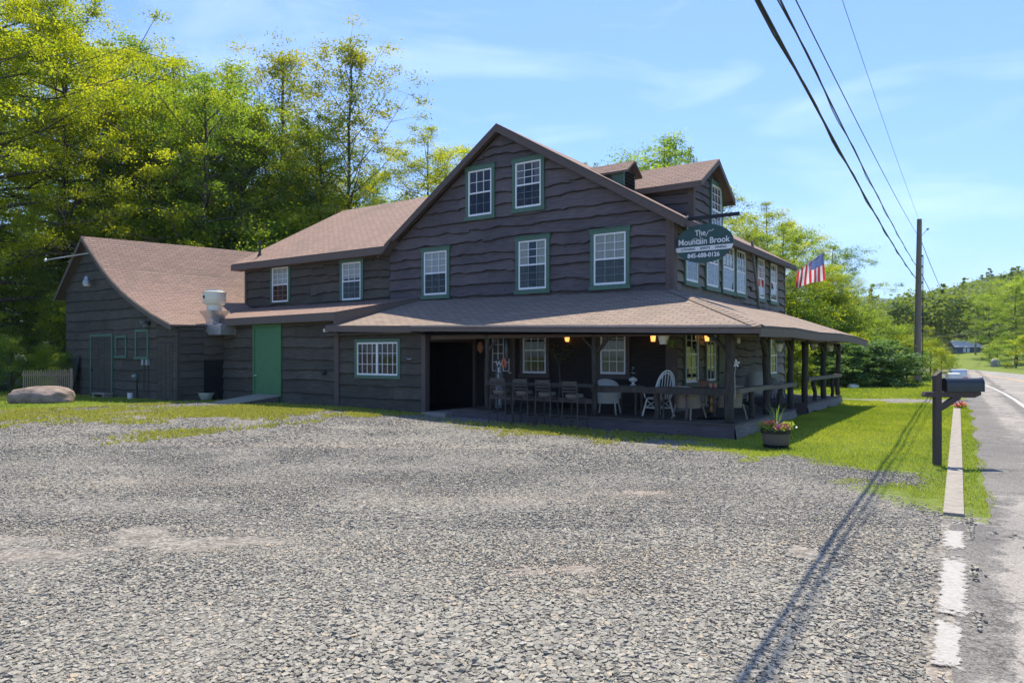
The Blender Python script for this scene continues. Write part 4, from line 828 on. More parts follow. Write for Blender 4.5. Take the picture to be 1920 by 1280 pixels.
for i, (px, y, rz, lb) in enumerate(sp_):
    x = onY(px, y); X, Y = W(x, y); z = gh(X, Y) + .012
    if i == 0: st = make_stool(lb); st.location = (X, Y, z); st.rotation_euler = (0, 0, HZ + rz); st.scale = (1.06, 1.06, 1.08)
    else: dup(st, (X, Y, z), HZ + rz, lb, (1.06, 1.06, 1.08))
# ---- chairs
def wicker(label, mat, h=.80, name='wicker_chair', group=None):
    t = empty(name, (0, 0, 0), 0, label, 'chair', group); cl = .40
    m = MB(); n = 22; prev = None                      # wrap-round back, facing +y
    for i in range(n + 1):
        a = math.pi * (1.0 + i / n); x, y = .29 * math.cos(a), .27 * math.sin(a) + .02; u = abs(i / n - .5) * 2
        top = h - .06 - (h - .64) * u ** 2.2; lo = cl - .14; k = 1.0 + .10 * (1 - u)
        c = [(x, y, lo), (x * k, y * k - .03 * (1 - u), top), (x * k * .93, y * k * .93 - .03 * (1 - u), top), (x * .93, y * .93, lo)]
        if prev: m.add(prev + c, [(0, 4, 5, 1), (1, 5, 6, 2), (2, 6, 7, 3), (3, 7, 4, 0)])
        prev = c
    m.build('backrest', mat, t, True)
    m = MB(); pts = []
    for i in range(n + 1): a = math.pi * (1.0 + i / n); u = abs(i / n - .5) * 2; k = 1.0 + .10 * (1 - u); pts.append((.29 * math.cos(a) * k, (.27 * math.sin(a) + .02) * k - .03 * (1 - u), h - .06 - (h - .64) * u ** 2.2))
    pts = [(-.25, .27, .36)] + [(-.28, .20, .60)] + pts + [(.28, .20, .60)] + [(.25, .27, .36)]; m.tube(pts, .024, 8); m.build('arm_rim', mat, t, True)
    m = MB(); m.lathe([(.27, cl - .12), (.275, cl - .04), (.27, cl), (.2, cl + .01), (0, cl + .01)], (0, .0, 0), 20, 0, .98, .98); m.build('seat', mat, t, True)
    for sx in (-1, 1):
        for sy in (-1, 1): m = MB(); m.tube([(sx * .215, sy * .19, cl - .06), (sx * .27, sy * .27, 0)], [.021, .016], 7); m.build('leg', mat, t, True)
    return t
def fanback(label):
    t = empty('rattan_armchair', (0, 0, 0), 0, label, 'chair'); r = .020
    m = MB(); n = 18; hoop = []
    for i in range(n + 1): a = math.pi * i / n; hoop.append((-.27 * math.cos(a) * (1 - .25 * (1 - math.sin(a)) * 0), -.24 - .10 * math.sin(a), .62 + .46 * math.sin(a)))
    hoop = [(-.19, -.20, .42)] + hoop + [(.19, -.20, .42)]; m.tube(hoop, r, 8); m.tube([(x * .86, y + .012, .62 + (z - .62) * .88) for x, y, z in hoop[1:-1]], r * .8, 8); m.build('back_hoop', 'white_paint', t, True)
    for i in range(6):
        u = -1 + 2 * i / 5; m = MB(); m.tube([(u * .15, -.20, .42), (u * .20, -.29, .75), (u * .21, -.33, .62 + .44 * math.sqrt(max(0, 1 - (u * .21 / .27) ** 2)))], .011, 6); m.build('back_spindle', 'white_paint', t, True)
    m = MB(); m.lathe([(.24, .40), (.255, .42), (.25, .445), (0, .45)], (0, 0, 0), 22); m.build('seat', 'wicker_white', t, True)
    for sx in (-1, 1):
        m = MB(); m.tube([(sx * .24, -.26, .66), (sx * .31, -.05, .66), (sx * .31, .16, .64), (sx * .27, .28, .645)], .022, 8); m.tube([(sx * .29, .20, .64), (sx * .235, .19, .43)], .014, 7); m.build('armrest', 'white_paint', t, True)
        for sy in (-1, 1): m = MB(); m.tube([(sx * .19, sy * .17, .42), (sx * .26, sy * .26, 0)], [.021, .023], 8); m.build('leg', 'white_paint', t, True)
        m = MB(); m.tube([(sx * .20, -.17, .38), (sx * .235, .22, .18)], .010, 6); m.tube([(sx * .20, .17, .38), (sx * .235, -.22, .18)], .010, 6); m.build('cross_brace', 'white_paint', t, True)
    m = MB()
    for a, b in (((-.23, -.22), (.23, -.22)), ((.23, -.22), (.23, .22)), ((.23, .22), (-.23, .22)), ((-.23, .22), (-.23, -.22))): m.tube([(*a, .20), (*b, .20)], .012, 6)
    m.build('stretcher', 'white_paint', t, True); return t
def spot(px, y, z=DK): x = onY(px, y); X, Y = W(x, y); return (X, Y, z)
c1 = wicker('white wicker tub chair with a rounded back, just right of the middle log post', 'wicker_white', .88); c1.location = spot(1139, -1.45); c1.rotation_euler = (0, 0, HZ + .25); c1.scale = (1.02, 1, 1.05)
c2 = fanback('white rattan armchair with a tall fan-shaped spindle back by the corner of the house'); c2.location = spot(1234, -1.35); c2.rotation_euler = (0, 0, HZ + R(62)); c2.scale = (1.02, 1.02, 1.02)
c3 = wicker('brown wicker armchair with its back to the lot, left of the brass pedestal table', 'wicker_brown', .80); c3.location = spot(1292, -1.72); c3.rotation_euler = (0, 0, HZ - R(20)); c3.scale = (1.02,) * 3
c4 = dup(c3, spot(1368, -1.05), HZ + R(55), 'brown wicker armchair right of the pedestal table, half behind the corner post')
XS = lambda px, x, z=DK + .0: (*W(x, onX(px, x)), z)
c5 = wicker('cream wicker chair with an oval back, on the side porch behind the corner post', 'wicker_white', .95, group=None); c5.location = XS(1417, .75); c5.rotation_euler = (0, 0, HZ + R(15)); c5.scale = (.95, .95, 1.1)
c6 = dup(c1, XS(1451, .8), HZ + R(-40), 'white wicker chair farther back on the side porch, near the steps'); c6.scale = (.95, .95, .95)
# ---- tables
t = at(onY(1333, -1.30), -1.30, DK, 'pedestal_table', 'round pedestal table with a brass column and dark top at the porch corner', 'table')
m = MB(); m.lathe([(.30, 0), (.31, .02), (.24, .04), (.10, .055), (.09, .10), (.06, .13)], n=24); m.build('base', 'black_metal', t, True)
m = MB(); m.lathe([(.06, .12), (.085, .16), (.05, .22), (.045, .30), (.07, .36), (.045, .42), (.06, .50), (.08, .56), (.045, .60), (.045, .68)], n=16); m.build('column', 'brass', t, True)
m = MB(); m.lathe([(.40, .68), (.47, .69), (.475, .72), (0, .725)], n=28); m.build('tabletop', 'trim_dark', t, True)
tx, ty = onY(1333, -1.30), -1.30
cups = None
for i, (dx, dy) in enumerate(((.10, -.30), (.18, -.24))):
    c = at(tx + dx, ty + dy, DK + .727, 'candle_cup', ('left' if i == 0 else 'right') + ' one of two orange candle cups on the pedestal table', 'candle cup', group='orange candle cups on the porch table')
    m = MB(); m.lathe([(.026, 0), (.034, .02), (.036, .10), (.032, .10), (.03, .03), (0, .02)], n=12); m.build('cup', 'coral', c, True); m = MB(); m.lathe([(0, .02), (.022, .02), (.022, .085), (0, .088)], n=10); m.build('candle', 'white_paint', c)
c = at(tx - .22, ty + .1, DK + .727, 'clay_bowl', 'brown clay bowl standing on the pedestal table', 'bowl'); m = MB(); m.lathe([(.05, 0), (.06, .02), (.10, .11), (.16, .15), (.15, .15), (.09, .11), (.04, .03), (0, .03)], n=18); o = m.build('bowl', 'terracotta', c, True)
t = at(onY(1178, -1.2), -1.2, DK, 'side_table', 'low dark side table between the two white chairs', 'table'); m = MB(); m.bx(-.33, .33, -.22, .22, .68, .72); m.build('tabletop', 'trim_dark', t)
for sx in (-1, 1):
    for sy in (-1, 1): m = MB(); m.beam((sx * .28, sy * .17, 0), (sx * .28, sy * .17, .68), .04, .04); m.build('leg', 'trim_dark', t)
t = at(onY(1187, -1.25), -1.25, DK + .72, 'oil_lamp', 'oil lamp with a glass chimney standing on the low side table', 'lamp'); m = MB(); m.lathe([(.07, 0), (.075, .02), (.03, .04), (.03, .07), (.10, .12), (.105, .16), (.04, .20), (.03, .22)], n=16); m.build('base', 'white_paint', t, True)
m = MB(); m.lathe([(.03, .22), (.07, .28), (.065, .33), (.035, .40), (.035, .46)], n=14); m.build('chimney', 'glass', t, True); m = MB(); m.lathe([(.045, .20), (.05, .225), (.02, .24)], n=12); m.build('burner', 'brass', t, True)
# folded dark cloth / tray on the rail
t = at(onY(1262, -1.9), -1.95, DK + .0, 'low_table', 'long dark low table along the front rail beside the fan-back armchair', 'table'); m = MB(); m.bx(-.30, .42, -.16, .16, .70, .735); m.build('tabletop', 'trim_dark', t)
for sx in (-.26, .38):
    for sy in (-.12, .12): m = MB(); m.beam((sx, sy, 0), (sx, sy, .70), .035, .035); m.build('leg', 'trim_dark', t)
# ---- dark dried plant arrangement on the wall
def leaves_np(C, n_each, rad, size, seed, flat=.6, upbias=.6, asp=.55):
    rg = np.random.default_rng(seed); C = np.asarray(C, float); K = len(C); rad = np.broadcast_to(np.asarray(rad, float).reshape(-1, 1), (K, 1)) if np.ndim(rad) else np.full((K, 1), rad)
    N_ = K * n_each; c = np.repeat(C, n_each, 0); off = rg.normal(size=(N_, 3)) * .5; rr = np.repeat(rad, n_each, 0); off[:, 2] *= flat; c = c + off * rr
    nrm = rg.normal(size=(N_, 3)); nrm[:, 2] = np.abs(nrm[:, 2]) + upbias; nrm /= np.linalg.norm(nrm, axis=1, keepdims=True)
    a = np.cross(nrm, rg.normal(size=(N_, 3))); a /= np.linalg.norm(a, axis=1, keepdims=True) + 1e-9; b = np.cross(nrm, a)
    s_ = size * rg.uniform(.6, 1.35, (N_, 1)); V = np.stack([c - a * s_, c - b * s_ * asp, c + a * s_ + nrm * s_ * -.15, c + b * s_ * asp], 1).reshape(-1, 3)
    F = np.arange(N_ * 4).reshape(-1, 4); ct = np.repeat(rg.uniform(.0, 1.0, K), n_each); tone = np.repeat(np.clip(ct * .72 + rg.uniform(-.1, .38, N_), 0, 1), 4); return V, F, tone
def foliage(name, parent, C, n_each, rad, size, seed, mat, **k):
    V, F, tn = leaves_np(C, n_each, rad, size, seed, **k); return npmesh(name, V, F, mat, tn, parent)
t = at(onY(1050, -.4), -.45, DK, 'potted_tree', 'dark bare potted shrub standing against the porch wall below the left lantern', 'plant'); rs = random.Random(8)
m = MB(); m.lathe([(.14, 0), (.19, .02), (.22, .30), (.24, .32), (.2, .32), (.18, .26), (0, .26)], n=16); m.build('pot', 'black_metal', t, True)
m = MB(); tips = []
m.tube([(0, 0, .25), (.03, 0, .8), (-.02, .02, 1.3)], [.03, .025, .02], 6)
for i in range(12): a = rs.uniform(0, 6.28); r_ = rs.uniform(.15, .4); z = rs.uniform(1.3, 1.85); m.tube([(-.02, .02, 1.2), (math.cos(a) * r_ * .5, math.sin(a) * .1, (1.2 + z) / 2 + .05), (math.cos(a) * r_, math.sin(a) * .18, z)], [.012, .008, .004], 5); tips.append((math.cos(a) * r_, math.sin(a) * .18, z))
m.build('stem', 'trim_dark', t); foliage('foliage', t, tips, 18, .18, .03, 5, 'leaf_dark')
# ---- lanterns
def lantern(o, label_first=None):
    m = MB(); m.box(0, .0, .0, .10, .02, .18); m.tube([(0, -.01, .04), (0, -.10, .12), (0, -.16, .10)], .012, 7); m.lathe([(.005, .13), (.05, .11), (.085, .06), (.06, .055)], (0, -.16, 0), 8); m.lathe([(.055, -.10), (.06, -.12), (.0, -.13)], (0, -.16, 0), 8); m.build('bracket', 'black_metal', o)
    m = MB(); m.lathe([(.055, -.10), (.075, .055)], (0, -.16, 0), 8); m.build('lamp_glass', 'lamp_glow', o); return o
gl_ = 'lit amber wall lanterns under the porch roof'
ln = lantern(at(onY(1065, -.16), -.05, Zp(634, onY(1065, 0), -.16), 'wall_lantern', 'lit amber lantern on the porch wall above the bar stools', 'lantern', group=gl_))
X, Y = W(onY(1226, -.16), -.05); dup(ln, (X, Y, Zp(633, onY(1233, 0), -.16)), HZ, 'lit amber lantern beside the white hanging basket, near the corner of the house')
X, Y = W(.05, onX(1325, .2)); dup(ln, (X, Y, Zp(633, .2, onX(1325, .2))), HZ + R(90), 'lit amber lantern on the side wall between two tall narrow windows')
# ---- hanging baskets
def basket(label, seed, rz=0):
    o = empty('hanging_basket', (0, 0, 0), rz, label, 'plant basket', 'plant baskets hanging from the porch eave'); m = MB(); n = 16; pr = [(.085, -.20), (.10, -.12), (.135, 0)]
    m.lathe([(.0, -.20)] + pr + [(.12, -.01), (.09, -.10), (0, -.10)], n=n)
    for k in range(8): a = k * math.pi / 4; m.lathe([(0, .035), (.035, .02), (.04, 0), (0, -.015)], (.125 * math.cos(a), .125 * math.sin(a), .0), 6)
    m.build('basket', 'white_paint', o, True); m = MB()
    for k in range(4): a = k * math.pi / 2 + .5; m.tube([(.13 * math.cos(a), .13 * math.sin(a), 0), (0, 0, .38)], .005, 5)
    m.tube([(0, 0, .38), (0, 0, .50)], .005, 5); m.build('hanger', 'white_paint', o); rs = random.Random(seed)
    C = [(rs.uniform(-.12, .12), rs.uniform(-.12, .12), rs.uniform(0, .12)) for _ in range(10)] + [(.17 + rs.uniform(-.03, .06), rs.uniform(-.1, .1), rs.uniform(-.25, .1)) for _ in range(7)]
    foliage('foliage', o, C, 22, .09, .022, seed, 'leaf_green'); return o
b0 = basket('white scalloped hanging basket with trailing green plant in front of the porch windows', 4); zc = Zp(633, onY(1244, -2.0), -2.0); b0.location = (*W(onY(1244, -2.0), -2.0), zc + .05); b0.rotation_euler = (0, 0, HZ)
for (px, py, lb) in ((1459, 650, 'white hanging basket on the side porch between the second and third log posts'), (1526, 650, 'white hanging basket over the far porch rail, left of the last two posts'), (1556, 653, 'farthest white hanging basket, next to the last log post')):
    y = onX(px, 2.0); X, Y = W(2.0, y); dup(b0, (X, Y, Zp(py - 5, 2.0, y)), HZ + px, lb)
# small pod-shaped lamp hanging at the corner, wind chime, orange windsock, white bow
y = onX(1385, 1.6); t = at(1.6, y, Zp(636, 1.6, y), 'hanging_pod', 'small cream pod hanging on a looped cord beside the corner post', 'ornament'); m = MB(); m.lathe([(0, -.12), (.04, -.09), (.05, -.02), (.035, .05), (.01, .08)], n=12); m.build('pod', 'galv_cream', t, True); m = MB(); m.tube([(0, 0, .07), (-.06, 0, .25), (.0, 0, .42)], .004, 5); m.tube([(0, 0, .07), (.06, 0, .25), (.0, 0, .42)], .004, 5); m.build('cord', 'wicker_white', t)
x = onY(950, -1.9); t = at(x, -1.9, Zp(650, x, -1.9), 'wind_chime', 'dark tube wind chime with a coral tassel hanging in front of the glazed door', 'wind chime')
m = MB(); m.lathe([(.075, -.30), (.08, -.28), (.08, .20), (.06, .24), (0, .24)], n=14); m.build('tube', 'black_box', t, True); m = MB(); m.tube([(-.04, 0, .24), (-.03, 0, .33), (.03, 0, .33), (.04, 0, .24)], .008, 6); m.tube([(0, 0, .33), (0, 0, .62)], .005, 5); m.build('hook', 'galv', t)
m = MB(); rs = random.Random(2)
for k in range(22): a = rs.uniform(0, 6.28); m.tube([(-.08, 0, -.27), (-.08 + .07 * math.cos(a), .07 * math.sin(a), -.38 - rs.uniform(0, .1)), (-.08 + .05 * math.cos(a), .05 * math.sin(a), -.52 + rs.uniform(-.06, .1))], [.01, .018, .008], 5)
m.build('tassel', 'coral', t)
t = at(onY(893, -.8), -.6, Zp(650, onY(893, -.8), -.8), 'orange_lantern', 'rust-orange paper lantern hanging inside the dark entry', 'lantern'); m = MB(); m.lathe([(.02, -.18), (.09, -.10), (.10, .02), (.05, .14), (.01, .16)], n=12); m.build('shade', 'terracotta', t, True); m = MB(); m.tube([(0, 0, .15), (0, 0, .60)], .005, 5); m.build('cord', 'black_metal', t)
m = MB()
for k in range(5): a = k * 1.256 + .3; m.add([(0, 0, 0), (.06 * math.cos(a - .4), -.01, .06 * math.sin(a - .4)), (.10 * math.cos(a), -.03, .10 * math.sin(a)), (.06 * math.cos(a + .4), -.01, .06 * math.sin(a + .4))], [(0, 1, 2, 3)])
m.tube([(0, 0, 0), (-.03, 0, -.2), (-.02, 0, -.75)], .004, 5); z_ = Zp(681, DX, PY); 
t = at(xc + .15, PY - .02, z_, 'white_bow', 'white ribbon bow tied to the corner log post', 'ribbon'); o = m.build('ribbon', 'white_paint', t)
# welcome board
x = onY(935, -1.35); t = at(x, -1.35, DK, 'welcome_board', 'tall narrow grey board lettered WELCOME standing by the glazed door', 'sign'); t.rotation_euler = (0, 0, HZ + .25)
m = MB(); m.bx(-.105, .105, -.012, .012, 0, 1.36); m.build('board', 'welcome_board', t)
for i, ch in enumerate('WELCOME'): text(t, ch, 0, 1.23 - i * .178, -.016, .19, 'sign_white', 1.0, bold=.004)
t.rotation_euler = (-.04, 0, HZ + .25)
# ---- barrel planter
bxp, byp = gp(1455, 838, -.04); zg = gh(bxp, byp)
t = empty('barrel_planter', (bxp, byp, zg), 0, 'half-barrel planter of pink and coral flowers with spiky grass at the porch corner', 'planter'); Rb = .265
m = MB(); m.lathe([(Rb * .78, 0), (Rb * .80, .02), (Rb * .93, .16), (Rb * .99, .30), (Rb * 1.0, .36), (Rb * .93, .36), (Rb * .9, .30), (0, .30)], n=19); m.build('staves', 'barrel_wood', t)
for z0_, z1_, r0_, r1_ in ((.03, .085, .815, .86), (.295, .365, 1.0, 1.01)): m = MB(); m.lathe([(Rb * r0_, z0_), (Rb * r0_ + .012, z0_), (Rb * r1_ + .014, z1_), (Rb * r1_, z1_)], n=30); m.build('hoop', 'black_metal', t, True)
rs = random.Random(5); C = [(rs.uniform(-.22, .24), rs.uniform(-.2, .2), .36 + rs.uniform(0, .12)) for _ in range(34)]; foliage('foliage', t, C, 26, .10, .024, 7, 'leaf_olive')
for mt, cs in (('salmon', [(-.17, -.06, .50), (-.08, -.12, .52), (-.2, .05, .47)]), ('pink', [(-.02, -.22, .43), (.10, -.16, .47), (.16, -.1, .45)]), ('white_paint', [(.22, -.12, .42), (.0, -.1, .46)])): foliage('blossom', t, cs, 14 if mt != 'white_paint' else 5, .08, .024, 3, mt, upbias=.2, asp=.9)
m = MB(); 
for k in range(20):
    a = rs.uniform(0, 6.28); ln_ = rs.uniform(.25, .55); sp2 = rs.uniform(.05, .32); p = Vector((.02, .02, .34)); q = Vector((.02 + math.cos(a) * sp2 * .5, .02 + math.sin(a) * sp2 * .5, .34 + ln_ * .7)); r_ = Vector((.02 + math.cos(a) * sp2 * 1.1, .02 + math.sin(a) * sp2 * 1.1, .34 + ln_)); w2 = Vector((-math.sin(a), math.cos(a), 0)) * .007
    m.add([p - w2, p + w2, q + w2, q - w2, r_], [(0, 1, 2, 3), (3, 2, 4)])
me_ = m.build('spike_grass', 'leaf_hedge', t); a_t = me_.data.attributes.new('tone', 'FLOAT', 'POINT'); a_t.data.foreach_set('value', [.9] * len(me_.data.vertices))
# ---- exhaust fan
YF = YK - .45; xa, xb = onY(402, YF), onY(436, YK - .1); z = lambda py, x=xa: Zp(py, x, YF)
t = at(xa, YF, 0, 'exhaust_fan', 'galvanized kitchen exhaust fan with elbow duct on the wall beside the outbuilding roof', 'exhaust fan')
zA, zB, zC, zD, zE_, zF, zG = z(628), z(608), z(588), z(583), z(572), z(549), z(544); wq = .24
m = MB(); L_ = xb - xa
m.bx(wq, L_ + .12, -.2, .2, zA, zB - .03); m.bx(L_ - .30, L_ + .12, .2, .48, zA, zB - .03)
m.prism([(-wq, -.2, zB), (-wq, -.2, zA + .18), (-.02, -.2, zA), (wq, -.2, zA), (wq, -.2, zB)], (0, .4, 0)); m.build('elbow_duct', 'galv', t)
m = MB(); m.add([(-.21, -.18, zB), (.21, -.18, zB), (.21, .18, zB), (-.21, .18, zB), (-.24, -.21, zC - .18), (.24, -.21, zC - .18), (.24, .21, zC - .18), (-.24, .21, zC - .18), (-.38, -.36, zD), (.38, -.36, zD), (.38, .36, zD), (-.38, .36, zD)], [(0, 1, 5, 4), (1, 2, 6, 5), (2, 3, 7, 6), (3, 0, 4, 7), (4, 5, 9, 8), (5, 6, 10, 9), (6, 7, 11, 10), (7, 4, 8, 11), (8, 9, 10, 11)])
m.bx(-.26, .26, -.23, .23, zB - .02, zB + .03); m.build('curb_box', 'galv', t)
m = MB(); m.lathe([(.25, zD), (.26, zE_), (.34, zE_ + .02), (.385, zE_ + .12), (.39, zF), (.41, zF + .015), (.30, zF + .04), (.28, zG), (0, zG + .02)], n=26); m.build('fan_hood', 'galv_cream', t, True)
m = MB(); m.tube([(-.02, -.385, (zE_ + zF) / 2 + .05), (-.02, -.40, (zE_ + zF) / 2 + .05)], .05, 12); m.build('conduit_hole', 'black_metal', t)
m = MB(); m.tube([(.15, -.36, zD - .02), (.22, -.30, zC - .15), (.45, -.22, zB + .02), (.62, -.1, zB - .02)], .012, 6); m.build('conduit', 'galv', t)
# ---- items on the outbuilding front
def sat(px, py, out_, name, label, cat, rz=0):
    x = sx_(px, -out_); X, Y = SW(x, -out_); return empty(name, (X, Y, Zp(py, SXc + x, SYc - out_)), HZ + rz, label, cat)
t = sat(175, 527, .05, 'barn_light', 'grey dusk-to-dawn barn light high on the outbuilding gable', 'lamp'); m = MB(); m.tube([(0, 0, .05), (0, -.22, .05)], .02, 8); m.build('arm', 'grey_box', t); m = MB(); m.lathe([(.14, -.14), (.15, -.10), (.12, .02), (.09, .04), (.08, .15), (.04, .17), (0, .20)], (0, -.24, 0), 16); m.build('housing', 'grey_box', t, True); m = MB(); m.lathe([(.0, -.22), (.10, -.21), (.135, -.14)], (0, -.24, 0), 16); m.build('lens', 'white_paint', t, True)
t = sat(278, 605, .05, 'flood_light', 'twin-headed chrome flood light under the roof edge of the outbuilding', 'lamp'); m = MB(); m.box(.05, -.03, -.02, .14, .06, .14); m.tube([(0, -.04, 0), (-.12, -.10, .03)], .014, 6); m.build('base', 'black_metal', t)
for dx, dz in ((-.16, .02), (.02, -.10)): m = MB(Matrix.Translation((dx, -.14, dz)) @ Matrix.Rotation(R(100), 4, 'X') @ Matrix.Rotation(R(-30), 4, 'Y')); m.lathe([(.02, -.10), (.04, -.08), (.085, .06), (.075, .06), (0, .03)], n=14); m.build('lamp_head', 'galv', t, True)
for px, lb in ((271.5, 'left one of two grey meter boxes under the taller outbuilding window'), (279.5, 'right one of two grey meter boxes under the taller outbuilding window')):
    t = sat(px, 679, .03, 'meter_box', lb, 'utility box'); t['group'] = 'pair of grey utility boxes on the outbuilding wall'; m = MB(); m.box(0, -.05, 0, .12, .10, .20); m.build('box', 'grey_box', t); m = MB(); m.tube([(0, -.04, -.1), (0, -.04, -1.15)], .014, 6); m.build('conduit', 'brown_paint', t)
t = sat(258, 706, .03, 'electric_meter', 'green-grey electric meter low on the outbuilding wall', 'meter'); m = MB(); m.box(0, -.05, 0, .16, .10, .22); m.build('box', 'green_trim', t); m = MB(MB().T @ Matrix.Translation((0, -.10, .02)) @ Matrix.Rotation(R(90), 4, 'X')); m.lathe([(.07, 0), (.07, .06), (.05, .09), (0, .1)], n=12); m.build('dial', 'grey_box', t, True); m = MB(); m.tube([(0, -.03, -.1), (.02, -.03, -.75)], .02, 6); m.build('pipe', 'black_metal', t)
# line bracket at the gable peak
t = sat(160, 478, .30, 'service_mast', 'pale wooden outrigger with an insulator below the outbuilding peak', 'bracket'); m = MB(); m.tube([(.2, .25, .12), (-1.9, -.6, -.12)], .025, 7); m.build('arm', 'wicker_white', t); m = MB(); m.lathe([(0, -.08), (.05, -.06), (.06, .02), (.02, .07)], (-1.9, -.6, -.12), 10); m.build('insulator', 'galv', t, True)
# leaning board, step, paint can, tub, ramp
t = sat(147, 742, .0, 'leaning_board', 'black board leaning against the outbuilding left of the plank door', 'board'); Xs, Ys = t.location.x, t.location.y; t.location.z = gh(Xs, Ys)
m = MB(); m.prism([(-.35, -.35, 0), (.28, -.35, 0), (.28, -.03, 1.55), (.0, -.02, 1.60)], (0, -.04, 0)); m.build('board', 'black_box', t)
t = sat(193, 742, .38, 'door_step', 'grey wooden step in front of the plank door', 'step'); t.location.z = gh(*t.location[:2]); m = MB(); m.bx(-.55, .42, -.16, .16, .13, .18); m.bx(-.50, -.40, -.14, .14, -.05, .13); m.bx(.25, .35, -.14, .14, -.05, .13); m.build('step', 'plank', t)
t = sat(244, 744, .30, 'paint_can', 'small white can on the ground by the outbuilding wall', 'can'); t.location.z = gh(*t.location[:2]); m = MB(); m.lathe([(.09, 0), (.09, .2), (.095, .2), (.095, .215), (.07, .21), (0, .21)], n=14); m.build('can', 'white_paint', t, True)
for px, r_, sd_ in ((232, .17, 1), ): pass
xx = onY(388, YK - .55); t = at(xx, YK - .62, gh(*W(xx, YK - .62)), 'white_tub', 'shallow white enamel tub on the grass in the corner of the walls', 'tub'); m = MB(); m.lathe([(.16, 0), (.22, .04), (.29, .24), (.315, .25), (.315, .27), (.28, .26), (.2, .08), (0, .06)], n=22); m.build('tub', 'galv_cream', t, True)
x0_, x1_ = onY(470, YK - .5), onY(522, YK - .3); xm_ = (x0_ + x1_) / 2 - .15; t = at(xm_, YK - .08, 0, 'wooden_ramp', 'weathered wooden ramp sloping away from the green door', 'ramp'); g0 = gh(*W(xm_, YK - 1))
m = MB()
for k in range(5): a = -.62 + k * .25; m.prism([(a, -.04, g0 + .26), (a + .24, -.04, g0 + .26), (a + .24 - .55, -1.35, g0 + .04), (a - .55, -1.35, g0 + .04)], (0, 0, -.04))
m.build('deck_board', 'plank', t); m = MB(); m.prism([(.58, -.08, g0 + .22), (.58, -.08, g0 - .05), (.06, -1.3, g0 - .02)], (-.04, 0, 0)); m.prism([(-.58, -.08, g0 + .22), (-.58, -.08, g0 - .05), (-1.1, -1.3, g0 - .02)], (.04, 0, 0)); m.build('side_board', 'trim_dark', t)
# security light & small plaque on the kitchen wall
x = onY(616, YK - .1); t = at(x, YK - .05, Zp(619, x, YK), 'security_light', 'small white wall light beside the kitchen corner board', 'lamp'); m = MB(); m.box(0, -.03, 0, .12, .06, .12); m.build('base', 'black_metal', t); m = MB(); m.box(-.02, -.11, .0, .17, .13, .09, 0, .3, .2); m.build('lamp_head', 'white_paint', t)
x = onY(770, YK); t = at(x, YK - .04, Zp(673, x, YK), 'wall_plaque', 'small oval black plaque on the kitchen wall right of the sliding window', 'plaque'); m = MB(); m.prism([(.13 * math.cos(a * .3927), -.02, .05 * math.sin(a * .3927)) for a in range(16)], (0, .018, 0)); o = m.build('plaque', 'black_metal', t); text(o, '845', 0, 0, -.024, .07, 'sign_white') if False else None
m = MB(); m.tube([(-.09, -.025, .0), (-.05, -.025, .015), (0, -.025, -.005), (.05, -.025, .01), (.09, -.025, .015)], .008, 5); m.build('relief', 'sign_white', t)
x = onY(611, YK); t = at(x, YK - .045, Zp(698, x, YK), 'wall_vent', 'little dark vent low on the kitchen wall between green door and corner board', 'vent'); m = MB(); m.box(0, -.02, 0, .13, .05, .10); m.tube([(0, -.03, -.03), (0, -.09, -.06)], .03, 8); m.build('vent', 'black_metal', t)
# ---- boulder, stones
def rock(name, loc, dims, seed, mat, label, cat='rock', sub=4, group=None, sink=.15):
    me = bpy.data.meshes.new(name); bmv = []
    import bmesh
    b = bmesh.new(); bmesh.ops.create_icosphere(b, subdivisions=sub, radius=1)
    for v in b.verts:
        p = v.co.copy(); q = p.normalized(); k = 1 + .16 * noise.noise(q * 1.3 + Vector((seed, 0, 0))) + .07 * noise.noise(q * 3 + Vector((seed, 5, 0))) + .03 * noise.noise(q * 8 + Vector((seed, 2, 0)))
        p = Vector((math.copysign(abs(q.x) ** .75, q.x), math.copysign(abs(q.y) ** .8, q.y), math.copysign(abs(q.z) ** .8, q.z))) * k; v.co = (p.x * dims[0] / 2, p.y * dims[1] / 2, p.z * dims[2] * .62 + dims[2] * (.5 - sink))
    b.to_mesh(me); b.free(); me.polygons.foreach_set('use_smooth', [True] * len(me.polygons)); me.materials.append(MATS[mat]); o = bpy.data.objects.new(name, me); col.objects.link(o); o.location = loc; return tag(o, label, cat, group)
bX, bY = gp(62, 758, .12); rock('boulder', (bX, bY + .5, gh(bX, bY)), (2.0, 1.2, .56), 3.3, 'boulder', 'large smooth reddish boulder lying on the grass in front of the picket fence')
for i, (px, py, d, lb) in enumerate(((14, 722, .5, 'grey stone at the far left edge behind the boulder'), (40, 724, .45, 'pale stone left of the picket fence'), (232, 744, .35, 'grey stone against the outbuilding wall beside the plank door'), (5, 700, .6, 'mossy stone at the left edge under the shrubs'))):
    X, Y = gp(px, py, .12); rock('stone', (X, Y, gh(X, Y)), (d * 1.4, d, d * .8), i * 3.1 + 9, 'rock_grey', lb, 'stone', 3)
